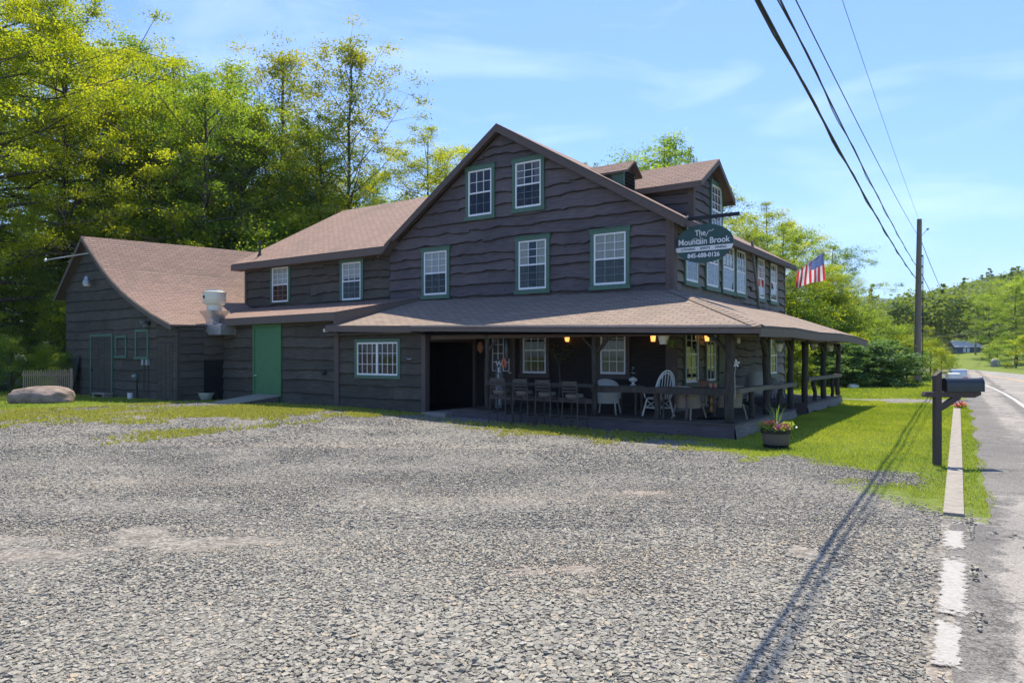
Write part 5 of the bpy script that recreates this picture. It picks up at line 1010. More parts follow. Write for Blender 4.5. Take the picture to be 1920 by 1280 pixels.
# ---- picket fence
fy0 = 27.0; k0, k1 = (44 - 960) / FPX, (128 - 960) / FPX; Xa, Xb = k0 * fy0, k1 * (fy0 + .9); t = empty('picket_fence', (Xa, fy0, gh(Xa, fy0)), math.atan2(.9, Xb - Xa), 'short weathered picket fence between the boulder and the outbuilding', 'fence'); Lf = math.hypot(Xb - Xa, .9)
for k in range(24):
    m = MB(); x = Lf * k / 23; h = 1.02 + .03 * math.sin(k * 3); m.add([(x - .017, -.012, -.05), (x + .017, -.012, -.05), (x + .017, -.012, h - .05), (x, -.012, h), (x - .017, -.012, h - .05), (x - .017, .012, -.05), (x + .017, .012, -.05), (x + .017, .012, h - .05), (x, .012, h), (x - .017, .012, h - .05)], [(0, 1, 2, 3, 4), (9, 8, 7, 6, 5), (0, 5, 6, 1), (1, 6, 7, 2), (2, 7, 8, 3), (3, 8, 9, 4), (4, 9, 5, 0)]); m.build('picket', 'picket', t)
for z in (.25, .82): m = MB(); m.bx(-.05, Lf + .05, .014, .05, z - .04, z + .04); m.build('rail', 'picket', t)
m = MB(); m.bx(Lf + .05, Lf + .14, -.05, .05, -.1, 1.05); m.build('post', 'picket', t)
# ---- mailboxes
mX, mY = gp(1757, 872.5, gh(6.58, 11.06)); zg = gh(mX, mY)
t = empty('mailbox', (mX, mY, zg), 0, 'black mailbox on a dark braced wooden post, standing on the lawn by the kerb', 'mailbox')
sc_ = mY / FPX; px_ = lambda px: (px - 1757) * sc_; pz_ = lambda py: (872.5 - py) * sc_
m = MB(); hw = .047; m.add([(-hw, -hw, -.1), (hw, -hw, -.1), (hw, hw, -.1), (-hw, hw, -.1), (-hw, -hw, pz_(704)), (hw, -hw, pz_(695)), (hw, hw, pz_(695)), (-hw, hw, pz_(704))], [(0, 1, 5, 4), (1, 2, 6, 5), (2, 3, 7, 6), (3, 0, 4, 7), (4, 5, 6, 7), (3, 2, 1, 0)]); m.build('post', 'brown_paint', t)
za_, zb2 = pz_(745), pz_(734); m = MB(); m.prism([(px_(1730), -.05, za_ + .035), (px_(1733), -.05, zb2), (px_(1836), -.05, zb2), (px_(1836), -.05, za_ + .045), (px_(1824), -.05, za_), (px_(1733), -.05, za_ + .01)], (0, .10, 0)); m.build('crossarm', 'brown_paint', t)
m = MB(); m.beam((0, 0, pz_(768)), (px_(1797), 0, za_ + .02), .07, .085); m.build('brace', 'brown_paint', t)
m = MB(); x0m, x1m = px_(1770), px_(1839.5); rr = .085; hb = pz_(733.5); pts = [(-rr, hb)] + [(-rr * math.cos(math.pi * i / 14), hb + .125 + rr * math.sin(math.pi * i / 14)) for i in range(15)] + [(rr, hb)]
m.prism([(x0m, a, b) for a, b in pts], (x1m - x0m - .02, 0, 0)); m.build('box', 'black_box', t, True); m = MB(); rr2 = .089; pts = [(-rr2, hb - .003)] + [(-rr2 * math.cos(math.pi * i / 14), hb + .125 + rr2 * math.sin(math.pi * i / 14)) for i in range(15)] + [(rr2, hb - .003)]
m.prism([(x1m - .02, a, b) for a, b in pts], (.022, 0, 0)); m.tube([(x1m + .005, 0, hb + .2), (x1m + .03, 0, hb + .215)], .008, 6); m.build('box_door', 'black_box', t, True); m = MB(); m.bx(x1m - .16, x1m - .14, .092, .098, hb + .10, hb + .22); m.bx(x1m - .22, x1m - .14, .098, .103, hb + .17, hb + .22); m.build('flag_arm', 'flag_red', t)
t_ = empty('red_flowers', (*RD(27.0, .02), gh(*RD(27.0, .02))), 0, 'clump of red flowers at the far end of the kerb', 'flowers'); t_.scale = (.62,) * 3; foliage('blossom', t_, [(-.1, 0, .22), (.1, 0, .28), (0, 0, .15), (.22, 0, .2)], 30, .16, .045, 3, 'red_flower', asp=.9); foliage('foliage', t_, [(0, 0, .1), (.12, 0, .12), (-.1, 0, .08)], 40, .2, .05, 4, 'leaf_green')
for (pl, pr, pt, pb, dd, mt, lb) in ((1776, 1797, 699, 707, 26.5, 'galv_cream', 'pale grey mailbox, the lower one of the pair beyond the black mailbox'), (1782, 1809, 692, 706, 27.6, 'galv', 'larger silver mailbox at the back of the pair beyond the black mailbox')):
    X0, X1 = (pl - 960) / FPX * dd, (pr - 960) / FPX * dd; zt_, zb_2 = CAMH - (pt - HOR) / FPX * dd, CAMH - (pb - HOR) / FPX * dd; zg = gh(X0, dd); t = empty('mailbox', ((X0 + X1) / 2, dd, zg), 0, lb, 'mailbox'); w2 = (X1 - X0) / 2; rr = .11; z0_ = zb_2 - zg - .1; zs = zt_ - zg - rr
    pts = [(-rr, z0_)] + [(-rr * math.cos(math.pi * i / 10), zs + rr * math.sin(math.pi * i / 10)) for i in range(11)] + [(rr, z0_)]; m = MB(); m.prism([(-w2, a, b) for a, b in pts], (2 * w2, 0, 0)); m.build('box', mt, t, True); m = MB(); m.bx(-.045, .045, -.045, .045, -.1, z0_); m.build('post', 'pole_wood', t)
    m = MB(); m.prism([(w2, a * 1.03, b + (.003 if b > z0_ else 0)) for a, b in pts], (.012, 0, 0)); m.build('box_door', mt, t, True)
# ---- utility poles and cables
def cablepts(a, b, sag, n=40): a = Vector(a); b = Vector(b); return [a.lerp(b, i / n) - Vector((0, 0, sag * 4 * (i / n) * (1 - i / n))) for i in range(n + 1)]
PYD = 46.0; pX = (1722.5 - 960) / FPX * PYD; zg = gh(pX, PYD); pz = lambda py: CAMH - (py - HOR) / FPX * PYD
t = empty('utility_pole', (pX, PYD, zg), 0, 'tall weathered wooden utility pole behind the lawn carrying the cables', 'utility pole')
m = MB(); m.tube([(-.10, 0, -.5), (-.04, 0, 4), (.05, 0, pz(411) - zg)], [.235, .20, .14], 12); m.build('pole', 'pole_wood', t, True)
m = MB(); m.tube([(.20, -.1, pz(690) - zg), (.22, -.1, pz(480) - zg)], .03, 6)
for py in (480, 500, 530, 560, 590, 620): m.box(.18, -.08, pz(py) - zg, .12, .08, .10)
m.build('riser', 'black_metal', t); m = MB(); m.tube([(.1, 0, pz(445) - zg), (.55, -.15, pz(428) - zg)], .02, 6); m.lathe([(0, -.1), (.07, -.06), (.07, .05), (0, .09)], (.5, -.15, pz(430) - zg), 8); m.build('insulator', 'grey_box', t)
t2 = empty('utility_pole', ((1829 - 960) / FPX * 140, 140, gh((1829 - 960) / FPX * 140, 140)), 0, 'distant grey utility pole beside the far pale-roofed house', 'utility pole'); m = MB(); m.tube([(0, 0, -.5), (0, 0, 8.5)], [.18, .14], 8); m.build('pole', 'pole_wood', t2)
def nline(k, n=-1.98): Yp = n / (k * EY - EX); return (k * Yp, Yp)   # a spot above the kerb-parallel line n for a photo column ratio k
cabs = [((1422, 0), 530, .020, 'thick lower cable of the overhead lines', .5), ((1463, 0), 508, .014, 'middle cable of the overhead lines, drooping to the pole', .4), ((1492, 0), 447, .010, 'upper thin cable of the overhead lines', .3), ((1579, 0), 415, .006, 'thinnest topmost wire of the overhead lines', .3)]
for (px, py), pend, r_, lb, sg in cabs:
    k = (px - 960) / FPX; X, Y = nline(k); z = CAMH + (HOR - py) / FPX * Y; e = Vector((pX, PYD - .1, pz(pend))); a = Vector((X, Y, z)); f = 46.0 / (PYD - Y) ; st_ = e + (a - e) * ((PYD + 14) / (PYD - Y)); 
    tot = (e - st_).length; ca = (PYD - Y) / (PYD + 14); sg2 = sg * 1.6; zc_ = 4 * sg2 * ca * (1 - ca); st_.z = e.z + (a.z + zc_ - e.z) / ca
    pts = cablepts(e, st_, sg2, 70); m = MB(); m.tube(pts, r_, 6)
    if r_ > .012:
        pts2 = [p + Vector((.028 * math.cos(i * 1.1), 0, .028 * math.sin(i * 1.1) - .02)) * (1 if 0 < i < 70 else 0) for i, p in enumerate(pts)]; m.tube(pts2, r_ * .7, 5)
    tag(m.build('overhead_cable', 'cable', None, True), lb, 'cable', 'cables strung along the road')
for i, (zz, lb) in enumerate(((7.9, 'upper faint wire running to the distant pole'), (6.9, 'lower faint wire running to the distant pole'))):
    e = Vector((pX + .1, PYD, pz(447 + 61 * i))); q = Vector((t2.location.x, 140, t2.location.z + zz)); m = MB(); m.tube(cablepts(e, q, 3.4, 30), .02, 5); tag(m.build('overhead_cable', 'cable', None), lb, 'cable', 'cables strung along the road')
# ---- far house
fD = 150.0; t = empty('far_house', ((1806 - 960) / FPX * fD, fD, gh((1806 - 960) / FPX * fD, fD) - .6), R(-8), 'distant low house with a pale metal roof beyond the bend of the road', 'house')
t.scale = (.72, .72, .72); m = MB(); m.bx(-3.4, 3.2, -3, 3, -1, 2.3); m.build('wall', 'far_wall', t); m = MB(); m.prism([(-4.0, -3.6, 2.2), (3.7, -3.6, 2.2), (3.3, 0, 4.1), (-3.6, 0, 4.1)], (0, 0, -.12)); m.prism([(-3.6, 0, 4.1), (3.3, 0, 4.1), (3.7, 3.6, 2.2), (-4, 3.6, 2.2)], (0, 0, -.12)); m.build('roof', 'far_roof', t)
for x in (-1.0, 0): m = MB(); m.bx(x - .35, x + .35, -3.06, -3.002, .6, 1.9); m.build('window', 'white_vinyl', t)
# post of a picket line by the far lawn
# small blue-white object in the grass by the dark hedge
X, Y = gp(1608, 729, 0); rock('garden_stone', (X, Y + .5, gh(X, Y)), (.55, .4, .28), 2, 'galv_cream', 'small pale blue-grey stone at the foot of the dark hedge', 'stone', 3)
X, Y = gp(1866, 692, 0); 
rock('roadside_rock', ((1866 - 960) / FPX * 105, 105, gh((1866 - 960) / FPX * 105, 105)), (1.2, 1.0, 1.3), 4, 'rock_grey', 'dark grey rock beside the far bend of the road', 'rock', 3)
# ================================================================== GROUND
def sdist(P, X, Y):                                      # signed distance to a polygon, positive inside
    P = np.array(P, float); n = len(P); d = np.full(X.shape, 1e9); ins = np.zeros(X.shape, bool)
    for i in range(n):
        a = P[i]; b = P[(i + 1) % n]; e = b - a; wx = X - a[0]; wy = Y - a[1]; t = np.clip((wx * e[0] + wy * e[1]) / (e @ e), 0, 1)
        d = np.minimum(d, np.hypot(wx - e[0] * t, wy - e[1] * t)); c = ((a[1] > Y) != (b[1] > Y))
        with np.errstate(divide='ignore', invalid='ignore'): xi = a[0] + (Y - a[1]) * e[0] / (e[1] if abs(e[1]) > 1e-9 else 1e-9)
        ins ^= c & (X < xi)
    return np.where(ins, d, -d)
lot = [(-70, -30), (-70, 15), (-30, 16.2), gp(0, 781), gp(120, 774), gp(200, 765, .1), gp(330, 757.5, .1), gp(470, 760, .1), gp(560, 766, .1), gp(700, 776, .1), gp(775, 785, .05), W(-6.3, -2.9), W(-5.8, -2.1), W(.2, -2.1), W(1.5, -2.62), gp(1400, 862), gp(1480, 853), gp(1540, 866), gp(1592, 880), gp(1690, 888), gp(1712, 896), gp(1690, 905), gp(1600, 903), gp(1592, 915), gp(1650, 930), gp(1690, 945), gp(1765, 964), RD(8.75, .5), RD(8.75, 3.0), RD(-40, 3.0)]
path = [gp(1560, 757.5), gp(1700, 757), gp(1796, 760.5), RD(34, 2), RD(36, 2), gp(1796, 749.5), gp(1700, 747.5), gp(1560, 747.5), W(3.6, 11.6), W(3.4, 10.9)]
def grassness(X, Y):
    g = -sdist(lot, X, Y); g = np.minimum(g, -sdist(path, X, Y)); return g
def vnoise(X, Y, sc_, seed=0):                           # cheap value noise
    rg = np.random.default_rng(seed); T = rg.random((256, 256)); x = X / sc_; y = Y / sc_; xi = np.floor(x).astype(int); yi = np.floor(y).astype(int); fx = x - xi; fy = y - yi; fx = fx * fx * (3 - 2 * fx); fy = fy * fy * (3 - 2 * fy)
    g = lambda a, b: T[a % 256, b % 256]
    return (g(xi, yi) * (1 - fx) + g(xi + 1, yi) * fx) * (1 - fy) + (g(xi, yi + 1) * (1 - fx) + g(xi + 1, yi + 1) * fx) * fy
def fbm(X, Y, s_, seed=0): return .5 * vnoise(X, Y, s_, seed) + .3 * vnoise(X, Y, s_ / 2.3, seed + 1) + .2 * vnoise(X, Y, s_ / 5.1, seed + 2)
def axis(lo, hi, step, far, n):
    core = list(np.arange(lo, hi + 1e-6, step)); g = 1.0; o = []; x = hi; st_ = step
    while x < far: st_ *= 1.16; x += st_; o.append(x)
    return core, o
cx_, ox = axis(-30, 32, .22, 4200, 0); XSv = [-v - (-30) * 0 for v in []]
lo_x = []; x = -30; st_ = .22
while x > -2600: st_ *= 1.16; x -= st_; lo_x.append(x)
xs_ = np.array(lo_x[::-1] + cx_ + ox)
cy_, oy = axis(-1, 44, .22, 5200, 0); lo_y = []; x = -1; st_ = .22
while x > -400: st_ *= 1.3; x -= st_; lo_y.append(x)
ys_ = np.array(lo_y[::-1] + cy_ + oy)
GXm, GYm = np.meshgrid(xs_, ys_); Zg = gh_np(GXm, GYm)
rdn = GXm * EY - GYm * EX; rds = GXm * EX + GYm * EY
Zg = Zg + .012 * (vnoise(GXm, GYm, .9, 5) - .5) * (np.hypot(GXm, GYm) < 60) * (rdn < -.4)
nx_, ny_ = len(xs_), len(ys_); Vg = np.stack([GXm, GYm, Zg], -1).reshape(-1, 3)
ii, jj = np.meshgrid(np.arange(nx_ - 1), np.arange(ny_ - 1)); a = (jj * nx_ + ii).ravel(); Fg = np.stack([a, a + 1, a + nx_ + 1, a + nx_], 1)
gr = grassness(GXm, GYm)
# weeds creeping over the gravel in front of the walls
dwall = np.minimum(np.abs(-gr), 50)
weed = np.exp(-np.clip(-gr, 0, 99) / 4.5) * (GYm > 9)
dirt = np.zeros_like(GXm)
for (px, py, rx_, ry_, s_) in ((700, 1030, 3.2, .30, .38), (1250, 1040, 1.6, .35, .5), (250, 905, 3.0, .5, .4), (950, 935, 3.0, .45, .4), (150, 1000, 2.2, .3, .4), (1560, 1010, .8, .6, .5), (1080, 1065, .85, .30, .75), (1090, 1105, .45, .14, .7), (500, 1015, .8, .16, .5), (700, 1030, .6, .16, .5), (30, 1045, .5, .18, .6), (1215, 925, .7, .3, .9), (640, 838, 2.6, .5, .7), (120, 790, 4, .6, .7), (1700, 1130, .7, .5, .5), (1700, 1270, .4, .5, .8), (1850, 1150, .25, .5, .7)):
    X0, Y0 = gp(px, py); dirt = np.maximum(dirt, s_ * np.exp(-(((GXm - X0) / rx_) ** 2 + ((GYm - Y0) / ry_) ** 2)))
gm = bpy.data.materials.new('ground_mix'); gm.use_nodes = True; t = gm.node_tree; b = t.nodes['Principled BSDF']; n = t.nodes.new; l = t.links.new
b.inputs['Roughness'].default_value = .95; b.inputs['Specular IOR Level'].default_value = .2
tcn = n('ShaderNodeTexCoord'); vo = n('ShaderNodeTexVoronoi'); vo.inputs['Scale'].default_value = 34; l(tcn.outputs['Object'], vo.inputs['Vector'])
vo2 = n('ShaderNodeTexVoronoi'); vo2.inputs['Scale'].default_value = 14; l(tcn.outputs['Object'], vo2.inputs['Vector'])
sep = n('ShaderNodeSeparateColor'); l(vo.outputs['Color'], sep.inputs[0]); r = n('ShaderNodeValToRGB'); l(sep.outputs[0], r.inputs['Fac']); e = r.color_ramp.elements
e[0].color = (.10, .095, .09, 1); e[1].color = (.42, .39, .35, 1); e[1].position = 1; q = e.new(.35); q.color = (.19, .182, .160, 1); q = e.new(.75); q.color = (.28, .268, .235, 1)
r.color_ramp.interpolation = 'LINEAR'
big = n('ShaderNodeTexNoise'); big.inputs['Scale'].default_value = .7; big.inputs['Detail'].default_value = 8; big.inputs['Roughness'].default_value = .65; l(tcn.outputs['Object'], big.inputs['Vector'])
bgm = n('ShaderNodeMixRGB'); bgm.blend_type = 'MULTIPLY'; bgm.inputs['Fac'].default_value = .8; br = n('ShaderNodeValToRGB'); br.color_ramp.elements[0].position = .32; br.color_ramp.elements[0].color = (.70, .69, .70, 1); br.color_ramp.elements[1].position = .68; br.color_ramp.elements[1].color = (1.12, 1.08, 1.02, 1); l(big.outputs['Fac'], br.inputs['Fac']); l(r.outputs['Color'], bgm.inputs['Color1']); l(br.outputs['Color'], bgm.inputs['Color2'])
fin = n('ShaderNodeTexNoise'); fin.inputs['Scale'].default_value = 60; fin.inputs['Detail'].default_value = 4; l(tcn.outputs['Object'], fin.inputs['Vector'])
ad_ = n('ShaderNodeAttribute'); ad_.attribute_name = 'dirt'; dr = n('ShaderNodeMath'); dr.operation = 'MULTIPLY'; dr.use_clamp = True; l(ad_.outputs['Fac'], dr.inputs[0])
dn = n('ShaderNodeTexNoise'); dn.inputs['Scale'].default_value = 5; dn.inputs['Detail'].default_value = 7; dn.inputs['Roughness'].default_value = .75; l(tcn.outputs['Object'], dn.inputs['Vector']); drr = n('ShaderNodeValToRGB'); drr.color_ramp.elements[0].position = .36; drr.color_ramp.elements[1].position = .62; l(dn.outputs['Fac'], drr.inputs['Fac']); l(drr.outputs['Color'], dr.inputs[1])
dc = n('ShaderNodeValToRGB'); dc.color_ramp.elements[0].color = (.24, .185, .14, 1); dc.color_ramp.elements[1].color = (.50, .42, .34, 1); l(fin.outputs['Fac'], dc.inputs['Fac'])
m1 = n('ShaderNodeMixRGB'); l(dr.outputs[0], m1.inputs['Fac']); l(bgm.outputs['Color'], m1.inputs['Color1']); l(dc.outputs['Color'], m1.inputs['Color2'])
# grass floor
gn = n('ShaderNodeTexNoise'); gn.inputs['Scale'].default_value = 9; gn.inputs['Detail'].default_value = 7; gn.inputs['Roughness'].default_value = .7; l(tcn.outputs['Object'], gn.inputs['Vector'])
gc = n('ShaderNodeValToRGB'); gc.color_ramp.elements[0].position = .3; gc.color_ramp.elements[1].position = .7; gc.color_ramp.elements[0].color = (.09, .125, .02, 1); gc.color_ramp.elements[1].color = (.20, .25, .04, 1); l(gn.outputs['Fac'], gc.inputs['Fac'])
ag = n('ShaderNodeAttribute'); ag.attribute_name = 'grass'; sm = n('ShaderNodeMath'); sm.operation = 'ADD'; l(ag.outputs['Fac'], sm.inputs[0]); nm = n('ShaderNodeMath'); nm.operation = 'MULTIPLY_ADD'; nm.inputs[1].default_value = 1.5; nm.inputs[2].default_value = -.75; l(dn.outputs['Fac'], nm.inputs[0]); l(nm.outputs[0], sm.inputs[1])
gr_ = n('ShaderNodeValToRGB'); gr_.color_ramp.elements[0].position = .42; gr_.color_ramp.elements[1].position = .58; l(sm.outputs[0], gr_.inputs['Fac'])
m2 = n('ShaderNodeMixRGB'); l(gr_.outputs['Color'], m2.inputs['Fac']); l(m1.outputs['Color'], m2.inputs['Color1']); l(gc.outputs['Color'], m2.inputs['Color2'])
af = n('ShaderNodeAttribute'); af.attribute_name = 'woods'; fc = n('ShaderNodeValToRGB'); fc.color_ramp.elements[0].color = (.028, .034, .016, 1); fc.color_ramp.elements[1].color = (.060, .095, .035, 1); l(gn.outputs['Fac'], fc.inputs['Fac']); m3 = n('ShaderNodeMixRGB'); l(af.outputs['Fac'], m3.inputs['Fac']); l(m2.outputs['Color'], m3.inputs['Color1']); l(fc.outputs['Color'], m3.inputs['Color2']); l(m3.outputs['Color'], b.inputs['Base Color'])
inv = n('ShaderNodeMath'); inv.operation = 'MULTIPLY_ADD'; inv.inputs[1].default_value = -1; inv.inputs[2].default_value = 1; l(vo.outputs['Distance'], inv.inputs[0])
ad2 = n('ShaderNodeMath'); ad2.operation = 'MULTIPLY_ADD'; ad2.inputs[1].default_value = .8; l(fin.outputs['Fac'], ad2.inputs[0]); l(inv.outputs[0], ad2.inputs[2])
bp = n('ShaderNodeBump'); bp.inputs['Strength'].default_value = .9; bp.inputs['Distance'].default_value = .02; l(ad2.outputs[0], bp.inputs['Height']); l(bp.outputs['Normal'], b.inputs['Normal'])
MATS['ground_mix'] = gm
ground = npmesh('ground', Vg, Fg, 'ground_mix', None, None, True); ground['kind'] = 'structure'
def setattr_(o, name, arr): a_ = o.data.attributes.new(name, 'FLOAT', 'POINT'); a_.data.foreach_set('value', np.asarray(arr, np.float32).ravel())
gmask = np.clip(.5 + (gr - np.where(GXm < 2, .3, 0)) / 1.2, 0, 1); gmask = np.maximum(gmask, np.clip(weed * .5 * (fbm(GXm, GYm, 2.2, 3) * 2 - .45), 0, .2))
setattr_(ground, 'grass', gmask); setattr_(ground, 'dirt', dirt)
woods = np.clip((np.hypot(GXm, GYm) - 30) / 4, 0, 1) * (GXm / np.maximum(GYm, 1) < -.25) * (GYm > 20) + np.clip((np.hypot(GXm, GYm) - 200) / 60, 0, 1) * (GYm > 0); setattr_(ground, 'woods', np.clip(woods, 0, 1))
# ---- road
rm = bpy.data.materials.new('asphalt'); rm.use_nodes = True; t = rm.node_tree; b = t.nodes['Principled BSDF']; n = t.nodes.new; l = t.links.new
b.inputs['Roughness'].default_value = .88; b.inputs['Specular IOR Level'].default_value = .3; tcn = n('ShaderNodeTexCoord'); v1 = n('ShaderNodeTexVoronoi'); v1.inputs['Scale'].default_value = 90; l(tcn.outputs['Object'], v1.inputs['Vector']); sp_c = n('ShaderNodeSeparateColor'); l(v1.outputs['Color'], sp_c.inputs[0])
r = n('ShaderNodeValToRGB'); r.color_ramp.elements[0].color = (.085, .080, .075, 1); r.color_ramp.elements[1].color = (.24, .225, .205, 1); l(sp_c.outputs[0], r.inputs['Fac'])
r2 = n('ShaderNodeValToRGB'); r2.color_ramp.elements[0].color = (.20, .185, .165, 1); r2.color_ramp.elements[1].color = (.38, .35, .31, 1); l(sp_c.outputs[0], r2.inputs['Fac'])
aw = n('ShaderNodeAttribute'); aw.attribute_name = 'worn'; wn_ = n('ShaderNodeTexNoise'); wn_.inputs['Scale'].default_value = 2.6; wn_.inputs['Detail'].default_value = 8; wn_.inputs['Roughness'].default_value = .7; l(tcn.outputs['Object'], wn_.inputs['Vector']); sm = n('ShaderNodeMath'); sm.operation = 'MULTIPLY_ADD'; sm.inputs[1].default_value = 1.1; l(wn_.outputs['Fac'], sm.inputs[0]); l(aw.outputs['Fac'], sm.inputs[2]); rr_ = n('ShaderNodeValToRGB'); rr_.color_ramp.elements[0].position = .80; rr_.color_ramp.elements[1].position = .93; l(sm.outputs[0], rr_.inputs['Fac'])
mm_ = n('ShaderNodeMixRGB'); l(rr_.outputs['Color'], mm_.inputs['Fac']); l(r.outputs['Color'], mm_.inputs['Color1']); l(r2.outputs['Color'], mm_.inputs['Color2'])
ck = n('ShaderNodeTexVoronoi'); ck.feature = 'DISTANCE_TO_EDGE'; ck.inputs['Scale'].default_value = .55; wa = n('ShaderNodeVectorMath'); ws = n('ShaderNodeVectorMath'); ws.operation = 'SCALE'; ws.inputs['Scale'].default_value = 1.2; l(wn_.outputs['Color'], ws.inputs[0]); l(ws.outputs['Vector'], wa.inputs[0]); l(tcn.outputs['Object'], wa.inputs[1]); l(wa.outputs['Vector'], ck.inputs['Vector']); cr = n('ShaderNodeValToRGB'); cr.color_ramp.elements[0].position = .004; cr.color_ramp.elements[0].color = (.35, .35, .35, 1); cr.color_ramp.elements[1].position = .014; cr.color_ramp.elements[1].color = (1, 1, 1, 1); l(ck.outputs['Distance'], cr.inputs['Fac'])
mu = n('ShaderNodeMixRGB'); mu.blend_type = 'MULTIPLY'; mu.inputs['Fac'].default_value = .8; l(mm_.outputs['Color'], mu.inputs['Color1']); l(cr.outputs['Color'], mu.inputs['Color2'])
bgn = n('ShaderNodeTexNoise'); bgn.inputs['Scale'].default_value = .5; bgn.inputs['Detail'].default_value = 6; l(tcn.outputs['Object'], bgn.inputs['Vector']); bgr = n('ShaderNodeValToRGB'); bgr.color_ramp.elements[0].position = .3; bgr.color_ramp.elements[0].color = (.78, .78, .78, 1); bgr.color_ramp.elements[1].position = .7; bgr.color_ramp.elements[1].color = (1.15, 1.13, 1.1, 1); l(bgn.outputs['Fac'], bgr.inputs['Fac']); mu2 = n('ShaderNodeMixRGB'); mu2.blend_type = 'MULTIPLY'; mu2.inputs['Fac'].default_value = 1; l(mu.outputs['Color'], mu2.inputs['Color1']); l(bgr.outputs['Color'], mu2.inputs['Color2']); l(mu2.outputs['Color'], b.inputs['Base Color'])
bp = n('ShaderNodeBump'); bp.inputs['Strength'].default_value = .7; bp.inputs['Distance'].default_value = .008; l(v1.outputs['Distance'], bp.inputs['Height']); l(bp.outputs['Normal'], b.inputs['Normal']); MATS['asphalt'] = rm
def strip(name, s_arr, nl, nr, dz, mat, nn=2, kind='structure', bend=True):
    V = []; s_arr = np.asarray(s_arr)
    for i, s_ in enumerate(s_arr):
        a_ = nl(s_) if callable(nl) else nl; b_ = nr(s_) if callable(nr) else nr
        for j in range(nn + 1): x, y = RD(s_, a_ + (b_ - a_) * j / nn, bend); V.append((x, y, gh(x, y) + dz))
    k = nn + 1; F = np.array([[i * k + j, i * k + j + 1, (i + 1) * k + j + 1, (i + 1) * k + j] for i in range(len(s_arr) - 1) for j in range(nn)]); o = npmesh(name, np.array(V), F, mat, None, None, True); o['kind'] = kind; return o
sA = np.concatenate([np.arange(-14, 30, .22), np.arange(30, 140, 1.0)])
edge_ = lambda s_: (-.06 if s_ < 8.6 else .28) + .10 * (noise.noise((s_ * .8, 3, 0)) + .6 * noise.noise((s_ * 3.1, 7, 0)))
road = strip('road', sA, edge_, 8.2, .009, 'asphalt', 34)
P_ = np.array([v.co[:] for v in road.data.vertices]); nn_ = P_[:, 0] * EY - P_[:, 1] * EX; ss_ = P_[:, 0] * EX + P_[:, 1] * EY
setattr_(road, 'worn', np.clip(.15 + .5 * nsst((nn_ - .35 + .05 * (9 - ss_)) / .25) * nsst((11.5 - ss_) / 2.0) + .22 * nsst((ss_ - 12) / 10) * (np.abs(nn_ - 1.2) < .4) + .28 * nsst((ss_ - 20) / 8) * (nn_ > 1.9), 0, 1))
strip('white_edge_line', np.concatenate([np.arange(-12, 40, .5), np.arange(40, 112, 1)]), 1.80, 1.93, .015, 'paint_white')
strip('yellow_centre_line', np.arange(-12, 112, 1.0), 4.62, 4.74, .015, 'paint_yellow')
# worn white band beyond the kerb end: paint broken up by its own ragged outline
def band(s0, s1, wl, wr, seed):
    def nl(s_): f = (s_ - s0) / (s1 - s0); return -.045 - wl + .035 * noise.noise((s_ * 6, seed, 0)) + .02 * noise.noise((s_ * 25, seed, 0)) + .06 * max(0, abs(f - .5) * 2 - .86) * 5
    def nr(s_): f = (s_ - s0) / (s1 - s0); return -.045 + wr + .035 * noise.noise((s_ * 7, seed + 9, 0)) + .02 * noise.noise((s_ * 27, seed, 4)) - .06 * max(0, abs(f - .5) * 2 - .86) * 5
    o = strip('worn_white_line', np.linspace(s0 - .12, s1 + .12, 40), -.045 - wl - .06, -.045 + wr + .06, .0150, 'worn_paint', 12); A = np.array([(1 - abs(j / 12 * 2 - 1)) for i in range(40) for j in range(13)]); B = np.array([min(i, 39 - i) / 11 for i in range(40) for j in range(13)]); setattr_(o, 'paint', np.clip(np.minimum(A * 1.3, B), 0, 1) * .42 ); return o
band(7.35, 8.15, .05, .07, 1); band(5.35, 7.15, .065, .085, 5); band(4.55, 5.36, .055, .03, 9)
# kerb: real blocks
V = []; F = []; m = MB(); s_ = 8.95; k = 0
while s_ < 27.2:
    s2 = min(27.3, s_ + 3.05); p = [RD(s_, -.14), RD(s_, .05), RD(s2 - .012, .05), RD(s2 - .012, -.14)]; zt = .032
    m.add([(x, y, gh(x, y) + zt + dz) for dz in (0, -.3) for x, y in p], [(0, 1, 2, 3), (0, 4, 5, 1), (1, 5, 6, 2), (2, 6, 7, 3), (3, 7, 4, 0)]); s_ = s2
o = m.build('kerb', 'concrete'); o['kind'] = 'structure'
# ---- loose stones on the lot
sm_ = bpy.data.materials.new('stone'); sm_.use_nodes = True; t = sm_.node_tree; b = t.nodes['Principled BSDF']; n = t.nodes.new; l = t.links.new; b.inputs['Roughness'].default_value = .85; b.inputs['Specular IOR Level'].default_value = .3
at_ = n('ShaderNodeAttribute'); at_.attribute_name = 'tone'; r = n('ShaderNodeValToRGB'); l(at_.outputs['Fac'], r.inputs['Fac']); e = r.color_ramp.elements; e[0].color = (.12, .112, .092, 1); e[1].color = (.37, .346, .288, 1)
for p_, c in ((.2, (.185, .173, .144)), (.45, (.245, .230, .191)), (.68, (.305, .286, .238)), (.80, (.37, .30, .21)), (.83, (.335, .313, .262))): q = e.new(p_); q.color = (*c, 1)
tcn = n('ShaderNodeTexCoord'); fz = n('ShaderNodeTexNoise'); fz.inputs['Scale'].default_value = 70; l(tcn.outputs['Object'], fz.inputs['Vector']); fr = n('ShaderNodeMixRGB'); fr.blend_type = 'OVERLAY'; fr.inputs['Fac'].default_value = .5; l(r.outputs['Color'], fr.inputs['Color1']); l(fz.outputs['Fac'], fr.inputs['Color2']); l(fr.outputs['Color'], b.inputs['Base Color']); MATS['stone'] = sm_
rg = np.random.default_rng(11)
